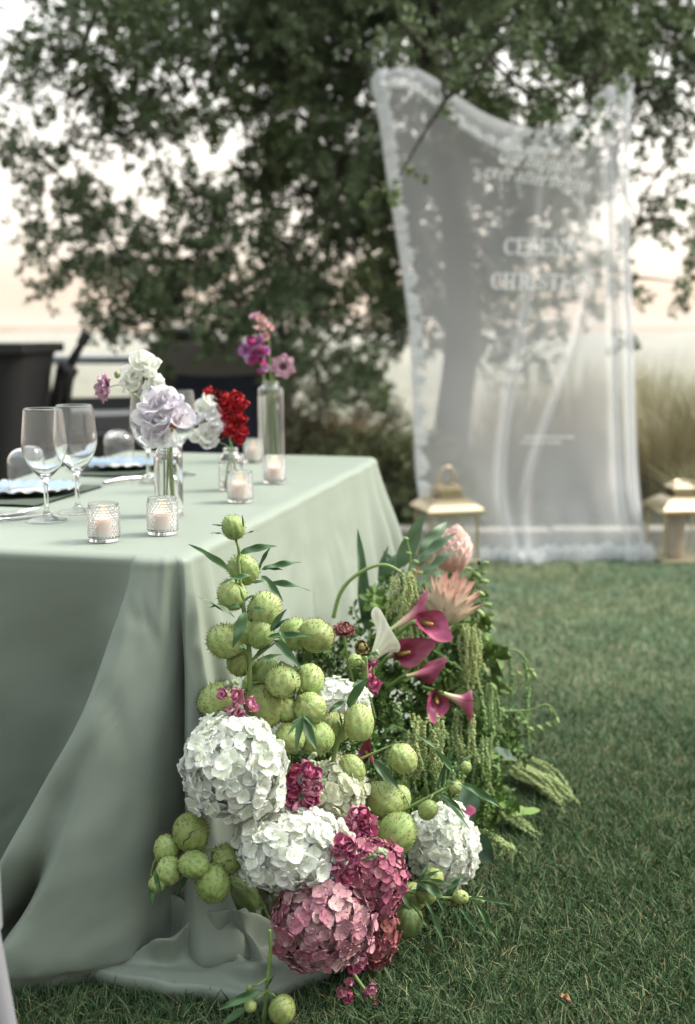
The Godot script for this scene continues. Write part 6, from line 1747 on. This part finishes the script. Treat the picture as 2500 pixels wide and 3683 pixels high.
	bud_spray("budded green spray against the lawn, right of the lime amaranth", [Vector3(0.253, 0.4028, -2.7), Vector3(0.2943, 0.446, -2.7), Vector3(0.3147, 0.4782, -2.7), Vector3(0.3142, 0.505, -2.7)], [[Vector3(0.3164, 0.4975, -2.7), 0.01049], [Vector3(0.3232, 0.4675, -2.7), 0.01259], [Vector3(0.3109, 0.4546, -2.7), 0.01154], [Vector3(0.3237, 0.4374, -2.7), 0.01259], [Vector3(0.303, 0.4223, -2.7), 0.01049], [Vector3(0.3179, 0.4136, -2.7), 0.01049]])
	bud_spray("green spray arching over the lawn with drooping buds", [Vector3(0.2877, 0.3207, -2.72), Vector3(0.3344, 0.3842, -2.72), Vector3(0.3974, 0.4038, -2.72), Vector3(0.4298, 0.3755, -2.72), Vector3(0.4489, 0.3317, -2.72)], [[Vector3(0.4409, 0.3536, -2.72), 0.0074], [Vector3(0.4497, 0.3405, -2.72), 0.0074], [Vector3(0.3516, 0.3097, -2.72), 0.01163], [Vector3(0.3785, 0.2965, -2.72), 0.01163], [Vector3(0.3608, 0.2767, -2.72), 0.01057], [Vector3(0.3888, 0.3097, -2.72), 0.01057], [Vector3(0.4147, 0.3427, -2.72), 0.0074], [Vector3(0.374, 0.2546, -2.72), 0.008458]])
	bud_spray("lowest green spray reaching right over the lawn", [Vector3(0.3102, 0.2435, -2.72), Vector3(0.3741, 0.2491, -2.72), Vector3(0.438, 0.2524, -2.72), Vector3(0.4856, 0.2656, -2.72), Vector3(0.5113, 0.2213, -2.72)], [[Vector3(0.4118, 0.2324, -2.72), 0.0074], [Vector3(0.428, 0.2213, -2.72), 0.008458], [Vector3(0.4444, 0.2047, -2.72), 0.008458], [Vector3(0.4657, 0.208, -2.72), 0.008458], [Vector3(0.4869, 0.2158, -2.72), 0.007929], [Vector3(0.5079, 0.2269, -2.72), 0.007929], [Vector3(0.4912, 0.2524, -2.72), 0.006343]])
	bud_spray("small budded sprig among the broad leaves", [Vector3(0.1413, 0.5848, -2.7), Vector3(0.1483, 0.6271, -2.7), Vector3(0.1407, 0.6693, -2.7)], [[Vector3(0.1375, 0.6777, -2.7), 0.006297], [Vector3(0.144, 0.643, -2.7), 0.006297], [Vector3(0.1618, 0.6219, -2.7), 0.007346], [Vector3(0.1568, 0.6007, -2.7), 0.007346], [Vector3(0.1413, 0.5954, -2.7), 0.006297], [Vector3(0.1724, 0.5954, -2.7), 0.007346]])

	# large dark leaves low in the arrangement
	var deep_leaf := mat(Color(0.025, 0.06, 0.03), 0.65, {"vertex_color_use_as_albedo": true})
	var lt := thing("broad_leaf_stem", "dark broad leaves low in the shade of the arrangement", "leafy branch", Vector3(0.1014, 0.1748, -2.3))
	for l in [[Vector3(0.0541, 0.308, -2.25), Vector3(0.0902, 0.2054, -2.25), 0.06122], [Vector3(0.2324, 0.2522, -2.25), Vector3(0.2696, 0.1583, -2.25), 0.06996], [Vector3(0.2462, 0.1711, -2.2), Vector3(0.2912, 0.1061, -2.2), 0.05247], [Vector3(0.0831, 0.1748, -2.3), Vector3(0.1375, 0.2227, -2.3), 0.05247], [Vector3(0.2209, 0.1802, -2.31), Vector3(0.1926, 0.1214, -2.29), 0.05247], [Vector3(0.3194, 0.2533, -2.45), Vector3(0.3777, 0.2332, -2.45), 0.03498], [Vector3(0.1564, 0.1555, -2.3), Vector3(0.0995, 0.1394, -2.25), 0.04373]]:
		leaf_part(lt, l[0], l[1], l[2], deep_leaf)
	# leafy filling
	var fill := Node3D.new()
	fill.name = "foliage"
	add_child(fill)
	tag(fill, "dark green curled leafy filling behind the flowers of the arrangement", "foliage", "", "stuff")
	var list := []
	for q in [[Vector3(-0.0496, 0.3887, -2.6), 0.06063], [Vector3(0.0112, 0.3468, -2.6), 0.07579], [Vector3(0.0924, 0.3468, -2.6), 0.08085], [Vector3(0.1808, 0.3973, -2.72), 0.06343], [Vector3(0.1777, 0.3283, -2.66), 0.07754], [Vector3(0.2686, 0.3669, -2.75), 0.05879], [Vector3(0.1133, 0.2517, -2.6), 0.0859], [Vector3(0.1953, 0.2198, -2.6), 0.0859], [Vector3(0.2832, 0.2201, -2.66), 0.07237], [Vector3(0.0596, 0.2423, -2.48), 0.05302], [Vector3(0.1505, 0.1549, -2.52), 0.07346], [Vector3(0.243, 0.1431, -2.55), 0.07433], [Vector3(0.3147, 0.1474, -2.65), 0.0618], [Vector3(0.365, 0.1657, -2.72), 0.05815], [Vector3(0.267, 0.0881, -2.48), 0.05784], [Vector3(0.1837, 0.1138, -2.42), 0.05644], [Vector3(0.3203, 0.0909, -2.6), 0.04548], [Vector3(0.1055, 0.1724, -2.4), 0.05597], [Vector3(0.0757, 0.4329, -2.75), 0.05344], [Vector3(0.1418, 0.4866, -2.8), 0.0653], [Vector3(0.2503, 0.4644, -2.8), 0.05442], [Vector3(0.292, 0.4973, -2.9), 0.04509], [Vector3(0.05, 0.3168, -2.5), 0.04858], [Vector3(0.362, 0.285, -2.8), 0.03265], [Vector3(-0.0293, 0.4409, -2.6), 0.03032], [Vector3(0.0356, 0.1891, -2.18), 0.04237], [Vector3(0.08, 0.1154, -2.2), 0.03848], [Vector3(0.1563, 0.0294, -2.28), 0.03102], [Vector3(-0.0765, 0.3342, -2.18), 0.05084], [Vector3(-0.1464, 0.2166, -2.18), 0.03813], [Vector3(-0.008, 0.3229, -2.26), 0.04392], [Vector3(-0.0777, 0.0971, -2.18), 0.05084], [Vector3(-0.1669, 0.0499, -2.2), 0.03848], [Vector3(-0.0424, 0.0381, -2.15), 0.04178], [Vector3(0.1158, 0.0311, -2.2), 0.02565]]:
		var n := int(12 + 26 * pow(q[1] / 0.07, 2.0))
		for i in n:
			var p: Vector3 = q[0] + ball() * q[1] * 1.1
			p.y = maxf(p.y, 0.015)
			var k := rng.randf_range(0.6, 1.35)
			var s := rng.randf_range(0.7, 1.2)
			list.append([Transform3D(toward(ball() + Vector3(0.2, 0.1, 0.5), Vector3.UP, rng.randf() * TAU) * Basis(Vector3.UP, -PI / 2) * Basis.from_scale(Vector3(s, s, s)), p), Color(k, k * rng.randf_range(0.95, 1.05), k)])
	scatter([twig_mesh(26, 0.055, 0.011, 0.0035), twig_mesh(22, 0.06, 0.014, 0.005), twig_mesh(30, 0.05, 0.009, 0.003)], list, mat(Color(0.095, 0.17, 0.048), 0.6, {"metallic_specular": 0.3, "vertex_color_use_as_albedo": true, "backlight_enabled": true, "backlight": Color(0.25, 0.3, 0.1)}), fill, "sprigs")
	list = []
	for q in [[Vector3(-0.0901, 0.4096, -2.6), 0.03032], [Vector3(-0.0295, 0.3152, -2.6), 0.04548], [Vector3(0.0941, 0.3527, -2.65), 0.05665], [Vector3(0.1734, 0.3678, -2.6), 0.05053], [Vector3(0.2598, 0.3313, -2.65), 0.0515], [Vector3(0.1136, 0.2091, -2.6), 0.05558], [Vector3(0.2163, 0.177, -2.6), 0.06063], [Vector3(0.2775, 0.1984, -2.6), 0.04548], [Vector3(0.0865, 0.1824, -2.4), 0.04198], [Vector3(0.1632, 0.1123, -2.4), 0.05131], [Vector3(0.2994, 0.1125, -2.6), 0.04042], [Vector3(0.3055, 0.0261, -2.55), 0.03469], [Vector3(0.2646, 0.4516, -2.72), 0.03172], [Vector3(0.3058, 0.3812, -2.7), 0.03148], [Vector3(0.0637, 0.4889, -2.7), 0.03148], [Vector3(0.1384, 0.1169, -2.3), 0.03129], [Vector3(0.113, 0.3047, -2.6), 0.04548]]:
		for i in 8:
			var p: Vector3 = q[0] + ball() * q[1] * 1.15
			var k := rng.randf_range(0.6, 1.5)
			var s := rng.randf_range(0.6, 1.2)
			list.append([Transform3D(toward(ball() + Vector3(0.2, 0.25, 0.6), Vector3.UP, rng.randf() * TAU) * Basis(Vector3.UP, -PI / 2) * Basis.from_scale(Vector3(s, s, s)), p), Color(k, k, k)])
	scatter([twig_mesh(9, 0.07, 0.034, 0.013), twig_mesh(14, 0.08, 0.026, 0.008), twig_mesh(7, 0.06, 0.042, 0.009)], list, mat(Color(0.125, 0.20, 0.06), 0.6, {"metallic_specular": 0.3, "vertex_color_use_as_albedo": true, "backlight_enabled": true, "backlight": Color(0.25, 0.3, 0.1)}), fill, "leafy_sprigs")
	# a dry leaf on the lawn
	var dl := thing("dry_leaf", "small curled brown leaf lying on the lawn at the lower right", "leaf", Vector3(0.3645, 0.02, -1.868), 0.6)
	part("blade", lance(0.032, 0.014, 0.5, 0.9, 0.6).mesh(), mat(Color(0.34, 0.16, 0.07), 0.7), dl, Transform3D(Basis(Vector3.RIGHT, -0.4), Vector3.ZERO))

# ================================================================ bud vases on the table
func vase(label: String, at: Vector3, r: float, h: float, neck: float, fill: float) -> void:
	var t := thing("bud_vase", label, "vase", at, rng.randf() * TAU, "clear glass bottle vases")
	part("bottle", bottle_mesh(r, h, neck), glass, t)
	var b := Buf.new()
	var wr := r - 0.0019
	b.lathe([Vector2(0, 0.0075), Vector2(wr * 0.8, 0.0078), Vector2(wr, 0.015), Vector2(wr, fill * 0.5), Vector2(wr, fill), Vector2(wr * 0.97, fill - 0.0008), Vector2(0, fill - 0.0008)], 40)
	part("water", closed(b).mesh(), mat(Color(1, 1, 1, 0.02), 0.0, {"transparency": BaseMaterial3D.TRANSPARENCY_ALPHA, "refraction_enabled": true, "refraction_scale": 0.033}), t)

func cut_stem(parent: Node3D, way: Array, r := 0.0016) -> void:
	var b := Buf.new()
	var path := spline(way, 6)
	for k in path.size():
		path[k] -= parent.position
	b.tube(path, func(u): return r * (1.15 - 0.3 * u), 6)
	part("stem", b.mesh(), mat(Color(0.2, 0.3, 0.09), 0.5), parent)

func pea(parent: Node3D, at: Vector3, axis: Vector3, size: float, mats: Array) -> void:
	# a sweet pea flower: a broad ruffled standard and two wings
	bloom(parent, at, axis, [[3, 1.25, size, size * 0.62, 0.15], [2, 0.7, size * 0.75, size * 0.42, 0.2], [2, 0.25, size * 0.5, size * 0.25, 0.2]], mats, 0.10)

func bud_vases() -> void:
	var v1: Vector3 = Vector3(-0.3808, 0.767, -2.468)
	vase("clear bottle vase in front with lilac and white blooms", v1, 0.0305, 0.158, 0.0215, 0.135)
	var v2: Vector3 = Vector3(-0.2897, 0.767, -2.883)
	vase("small clear bottle vase with red flowers, behind the front vase", v2, 0.0305, 0.107, 0.0185, 0.07)
	var v3: Vector3 = Vector3(-0.2343, 0.767, -3.572)
	vase("tall clear bottle vase with purple and mauve flowers at the table's far end", v3, 0.0395, 0.245, 0.024, 0.20)
	var lilac := [petal_mat(Color(0.84, 0.82, 0.87), 1.0), petal_mat(Color(0.86, 0.86, 0.88), 1.0), petal_mat(Color(0.80, 0.76, 0.84), 1.0)]
	var milk := [petal_mat(Color(0.88, 0.89, 0.85), 1.0), petal_mat(Color(0.86, 0.87, 0.82), 1.0)]
	var mauve := [petal_mat(Color(0.58, 0.36, 0.47), 0.6), petal_mat(Color(0.66, 0.47, 0.56), 0.6), petal_mat(Color(0.52, 0.29, 0.41), 0.6)]
	var purple := [petal_mat(Color(0.36, 0.07, 0.27), 0.5), petal_mat(Color(0.46, 0.22, 0.46), 0.5), petal_mat(Color(0.42, 0.04, 0.17), 0.5), petal_mat(Color(0.6, 0.4, 0.6), 0.5)]
	var red := [petal_mat(Color(0.42, 0.012, 0.022), 0.35), petal_mat(Color(0.33, 0.008, 0.016), 0.35), petal_mat(Color(0.50, 0.03, 0.035), 0.35)]
	var dark_red := [petal_mat(Color(0.10, 0.006, 0.008), 0.2), petal_mat(Color(0.16, 0.01, 0.012), 0.2)]
	var peach := [petal_mat(Color(0.72, 0.5, 0.46), 0.5), petal_mat(Color(0.66, 0.4, 0.4), 0.5)]

	var f := thing("sweet_pea", "big ruffled lilac-white sweet pea bloom in the front bottle vase", "sweet pea", Vector3(-0.3836, 0.9818, -2.44))
	cut_stem(f, [v1 + Vector3(-0.004, 0.02, 0.012), v1 + Vector3(0, 0.12, 0.0), v1 + Vector3(-0.002, 0.17, 0.0), f.position])
	for q in [[Vector3(-0.3999, 1.006, -2.42), 0.02822], [Vector3(-0.3796, 1.02, -2.42), 0.02822], [Vector3(-0.359, 1.001, -2.42), 0.02634], [Vector3(-0.4008, 0.9694, -2.42), 0.02916], [Vector3(-0.3734, 0.974, -2.42), 0.02822], [Vector3(-0.344, 0.9804, -2.42), 0.02446], [Vector3(-0.4107, 0.942, -2.42), 0.02446], [Vector3(-0.3813, 0.9466, -2.42), 0.02352], [Vector3(-0.4186, 0.9877, -2.42), 0.02069]]:
		pea(f, q[0], Vector3(rng.randf_range(-0.6, 0.6), rng.randf_range(-0.1, 0.8), rng.randf_range(0.1, 1)), q[1] * 1.5, lilac)
	f = thing("sweet_pea", "pure white sweet pea sprig rising above the lilac bloom", "sweet pea", Vector3(-0.4304, 1.082, -2.46))
	cut_stem(f, [v1 + Vector3(0.006, 0.02, -0.008), v1 + Vector3(0.004, 0.15, 0.0), Vector3(-0.3883, 0.9797, -2.47), Vector3(-0.4122, 1.031, -2.47), Vector3(-0.428, 1.068, -2.46)])
	cut_stem(f, [Vector3(-0.3883, 0.9797, -2.47), Vector3(-0.4264, 1.017, -2.47), Vector3(-0.454, 1.029, -2.46), Vector3(-0.4744, 1.059, -2.46)], 0.0011)
	for q in [[Vector3(-0.432, 1.096, -2.45), 0.0219], [Vector3(-0.4121, 1.085, -2.45), 0.02095], [Vector3(-0.4492, 1.07, -2.45), 0.02095], [Vector3(-0.4571, 1.052, -2.45), 0.02095], [Vector3(-0.429, 1.068, -2.45), 0.02095], [Vector3(-0.4406, 1.048, -2.45), 0.01619], [Vector3(-0.4018, 1.054, -2.45), 0.01905], [Vector3(-0.3929, 1.041, -2.45), 0.01619], [Vector3(-0.417, 1.036, -2.45), 0.01714], [Vector3(-0.4034, 1.066, -2.45), 0.01143]]:
		pea(f, q[0], Vector3(rng.randf_range(-0.8, 0.6), rng.randf_range(-0.2, 0.8), rng.randf_range(0.0, 1)), q[1] * 1.35, milk)
	f = thing("scabiosa", "single mauve-pink flower leaning out to the left over the plates", "scabiosa", Vector3(-0.5101, 1.04, -2.46))
	cut_stem(f, [v1 + Vector3(-0.008, 0.03, 0.0), v1 + Vector3(-0.006, 0.15, 0), Vector3(-0.3949, 0.975, -2.47), Vector3(-0.4376, 1.017, -2.47), Vector3(-0.4748, 1.045, -2.46), Vector3(-0.5036, 1.04, -2.46)], 0.0012)
	bloom(f, f.position + Vector3(0.008, 0, 0), Vector3(-0.75, 0.1, 0.55), [[9, 1.4, 0.034, 0.012], [8, 1.0, 0.032, 0.012], [6, 0.55, 0.024, 0.010]], mauve, 0.08)
	var bb := Buf.new()
	bb.grid(10, 8, func(u: float, v: float): return Vector3(cos(u * TAU) * sin(v * PI) * 0.006 * (1 + 0.15 * cos(u * TAU * 5)), cos(v * PI) * 0.0085, sin(u * TAU) * sin(v * PI) * 0.006 * (1 + 0.15 * cos(u * TAU * 5))), true)
	part("bud", bb.mesh(), mat(Color(0.22, 0.3, 0.12), 0.6), f, Transform3D(Basis(), Vector3(-0.4824, 1.068, -2.46) - f.position))
	f = thing("carnation", "small terracotta bloom at the mouth of the front vase", "carnation", Vector3(-0.3612, 0.9629, -2.41))
	cut_stem(f, [v1 + Vector3(0.008, 0.015, 0.006), v1 + Vector3(0.006, 0.12, 0.006), f.position], 0.0035)
	bloom(f, f.position, Vector3(0.2, 0.7, 0.7), [[6, 1.2, 0.014, 0.008], [6, 0.8, 0.014, 0.008], [5, 0.35, 0.012, 0.006]], [petal_mat(Color(0.4, 0.16, 0.12), 0.3), petal_mat(Color(0.5, 0.24, 0.18), 0.3)], 0.14)
	# fine panicum sprays
	f = thing("panicum_spray", "hair-fine dark grass spray drifting left of the lilac bloom", "grass spray", Vector3(-0.3805, 0.9441, -2.45))
	for q in [[Vector3(-0.4619, 0.9441, -2.45), 0.001905], [Vector3(-0.494, 0.9561, -2.45), 0.001905], [Vector3(-0.5082, 0.9441, -2.45), 0.001905], [Vector3(-0.4531, 0.9302, -2.45), 0.001905], [Vector3(-0.4283, 0.9903, -2.45), 0.001905], [Vector3(-0.4519, 0.9718, -2.45), 0.001905], [Vector3(-0.4719, 0.9209, -2.45), 0.001905], [Vector3(-0.4256, 0.9162, -2.45), 0.001905], [Vector3(-0.4854, 0.9348, -2.45), 0.001905], [Vector3(-0.4432, 0.9533, -2.45), 0.001905]]:
		var hb := Buf.new()
		var e: Vector3 = q[0] - f.position
		hb.tube(spline([Vector3.ZERO, e * 0.5 + Vector3(0, 0.014, 0), e], 4), func(_u): return 0.00035, 4, false)
		for k in 9:
			var p := e.lerp(e * 0.6, rng.randf()) + ball() * 0.008
			hb.box(p, Vector3(0.0011, 0.0022, 0.0011), Basis(Vector3.BACK, rng.randf() * 3))
		part("spikelet", hb.mesh(), mat(Color(0.11, 0.06, 0.06), 0.8), f)
	f = thing("panicum_spray", "hair-fine dark grass spray between the front vase and the red flowers", "grass spray", Vector3(-0.3061, 0.8788, -2.9))
	for q in [[Vector3(-0.3797, 0.9134, -2.88), 0.002239], [Vector3(-0.3692, 0.8916, -2.88), 0.002239], [Vector3(-0.3532, 0.8752, -2.88), 0.002239], [Vector3(-0.3854, 0.897, -2.88), 0.002239], [Vector3(-0.3369, 0.8697, -2.88), 0.002239], [Vector3(-0.3635, 0.9079, -2.88), 0.002239]]:
		var hb := Buf.new()
		var e: Vector3 = q[0] - f.position
		hb.tube(spline([Vector3.ZERO, e * 0.5 + Vector3(0, 0.01, 0), e], 4), func(_u): return 0.00035, 4, false)
		for k in 9:
			var p := e.lerp(e * 0.6, rng.randf()) + ball() * 0.008
			hb.box(p, Vector3(0.0011, 0.0022, 0.0011), Basis(Vector3.BACK, rng.randf() * 3))
		part("spikelet", hb.mesh(), mat(Color(0.11, 0.06, 0.06), 0.8), f)

	f = thing("sweet_pea", "white and pale lilac sweet peas left of the red flowers", "sweet pea", Vector3(-0.3491, 0.9336, -2.9))
	cut_stem(f, [v2 + Vector3(-0.012, 0.012, 0.004), v2 + Vector3(-0.003, 0.10, 0), Vector3(-0.3213, 0.8907, -2.89), f.position])
	for q in [[Vector3(-0.3457, 0.9871, -2.88), 0.01903], [Vector3(-0.3623, 0.9677, -2.88), 0.02015], [Vector3(-0.3353, 0.9623, -2.88), 0.02015], [Vector3(-0.3552, 0.9406, -2.88), 0.02239], [Vector3(-0.3794, 0.9297, -2.88), 0.02015], [Vector3(-0.3304, 0.9297, -2.88), 0.02127], [Vector3(-0.3471, 0.9079, -2.88), 0.02239], [Vector3(-0.3255, 0.9025, -2.88), 0.02015], [Vector3(-0.369, 0.9025, -2.88), 0.01567], [Vector3(-0.3389, 0.8785, -2.88), 0.01903], [Vector3(-0.3899, 0.946, -2.88), 0.01679], [Vector3(-0.3553, 0.8806, -2.88), 0.01567]]:
		pea(f, q[0], Vector3(rng.randf_range(-0.9, 0.6), rng.randf_range(-0.2, 0.8), rng.randf_range(0.0, 1)), q[1] * 1.5, milk if rng.randf() < 0.7 else lilac)
	f = thing("celosia", "bright red spike of crumpled petals in the small vase", "red flower", Vector3(-0.2856, 0.9336, -2.9))
	cut_stem(f, [v2 + Vector3(0.01, 0.015, -0.006), v2 + Vector3(0.004, 0.11, 0), Vector3(-0.2928, 0.8898, -2.9), f.position])
	for q in [[Vector3(-0.2979, 0.9909, -2.89), 0.01573], [Vector3(-0.2761, 0.9942, -2.89), 0.01685], [Vector3(-0.2621, 0.9866, -2.89), 0.0146], [Vector3(-0.3037, 0.9692, -2.89), 0.01573], [Vector3(-0.2819, 0.9692, -2.89), 0.01685], [Vector3(-0.2602, 0.967, -2.89), 0.0146], [Vector3(-0.2953, 0.9475, -2.89), 0.01573], [Vector3(-0.2714, 0.9453, -2.89), 0.01573], [Vector3(-0.2584, 0.9398, -2.89), 0.01236], [Vector3(-0.2935, 0.9257, -2.89), 0.0146], [Vector3(-0.2739, 0.9213, -2.89), 0.0146], [Vector3(-0.2609, 0.9125, -2.89), 0.01236], [Vector3(-0.2851, 0.9016, -2.89), 0.01348], [Vector3(-0.2699, 0.8929, -2.89), 0.01236], [Vector3(-0.2992, 0.9071, -2.89), 0.01123]]:
		bloom(f, q[0], Vector3(rng.randf_range(-0.7, 0.7), rng.randf_range(-0.3, 0.8), rng.randf_range(0.2, 1)), [[4, 1.2, q[1] * 1.5, q[1] * 0.85], [3, 0.6, q[1] * 1.2, q[1] * 0.65]], red, 0.16)
	f = thing("dark_red_flower", "almost black-red flower left of the bright red spike", "red flower", Vector3(-0.3207, 0.9936, -2.9))
	cut_stem(f, [v2 + Vector3(0.0, 0.015, 0.01), v2 + Vector3(0, 0.11, 0), Vector3(-0.3053, 0.9336, -2.9), f.position], 0.0012)
	bloom(f, f.position, Vector3(-0.1, 0.6, 0.8), [[7, 1.3, 0.026, 0.012], [6, 0.9, 0.02, 0.010]], dark_red, 0.12)
	bloom(f, Vector3(-0.3391, 1.004, -2.9), Vector3(-0.4, 0.8, 0.4), [[5, 0.8, 0.022, 0.011], [4, 0.4, 0.018, 0.009]], red, 0.1)

	f = thing("sweet_pea", "purple and magenta sweet peas at the left of the tall vase", "sweet pea", Vector3(-0.2708, 1.097, -3.55))
	cut_stem(f, [v3 + Vector3(-0.014, 0.02, 0.006), v3 + Vector3(-0.006, 0.2, 0), Vector3(-0.2517, 1.018, -3.55), f.position], 0.003)
	for q in [[Vector3(-0.287, 1.121, -3.54), 0.02339], [Vector3(-0.2631, 1.127, -3.54), 0.02201], [Vector3(-0.303, 1.104, -3.54), 0.02201], [Vector3(-0.2767, 1.098, -3.54), 0.02339], [Vector3(-0.2528, 1.1, -3.54), 0.02064], [Vector3(-0.2901, 1.078, -3.54), 0.01926], [Vector3(-0.2637, 1.074, -3.54), 0.01926], [Vector3(-0.2507, 1.052, -3.54), 0.01514], [Vector3(-0.2641, 1.038, -3.54), 0.01238]]:
		pea(f, q[0], Vector3(rng.randf_range(-0.8, 0.5), rng.randf_range(-0.2, 0.8), rng.randf_range(0.0, 1)), q[1] * 1.2, purple)
	f = thing("sweet_pea", "pale blush sweet peas at the top of the tall vase's stems", "sweet pea", Vector3(-0.2533, 1.183, -3.56))
	cut_stem(f, [v3 + Vector3(0.004, 0.02, 0), v3 + Vector3(0.002, 0.23, 0), Vector3(-0.2359, 1.071, -3.56), Vector3(-0.2379, 1.137, -3.56), f.position], 0.0022)
	for q in [[Vector3(-0.2657, 1.192, -3.55), 0.01794], [Vector3(-0.2433, 1.187, -3.55), 0.01794], [Vector3(-0.2342, 1.173, -3.55), 0.0138], [Vector3(-0.2634, 1.163, -3.55), 0.0207], [Vector3(-0.2504, 1.143, -3.55), 0.01794]]:
		pea(f, q[0], Vector3(rng.randf_range(-0.6, 0.6), rng.randf_range(0, 0.8), rng.randf_range(0.0, 1)), q[1] * 1.2, peach)
	pea(f, Vector3(-0.2762, 1.202, -3.55), Vector3(-0.3, 0.8, 0.3), 0.022, mauve)
	f = thing("anemone", "mauve flower with a dark centre at the right of the tall vase", "anemone", Vector3(-0.1931, 1.056, -3.53))
	cut_stem(f, [v3 + Vector3(0.016, 0.02, 0), v3 + Vector3(0.008, 0.23, 0), Vector3(-0.2111, 1.032, -3.54), f.position + Vector3(0, 0, -0.01)], 0.0028)
	bloom(f, f.position, Vector3(0.1, 0.15, 1), [[7, 1.35, 0.042, 0.019], [6, 1.0, 0.034, 0.016]], [petal_mat(Color(0.56, 0.33, 0.42), 0.5), petal_mat(Color(0.64, 0.43, 0.5), 0.5)], 0.07)
	bb = Buf.new()
	bb.grid(12, 8, func(u: float, v: float): return Vector3(cos(u * TAU) * sin(v * PI) * 0.011, sin(u * TAU) * sin(v * PI) * 0.011, 0.008 + cos(v * PI) * 0.006), true)
	part("flower_centre", bb.mesh(), mat(Color(0.07, 0.015, 0.04), 0.8), f)
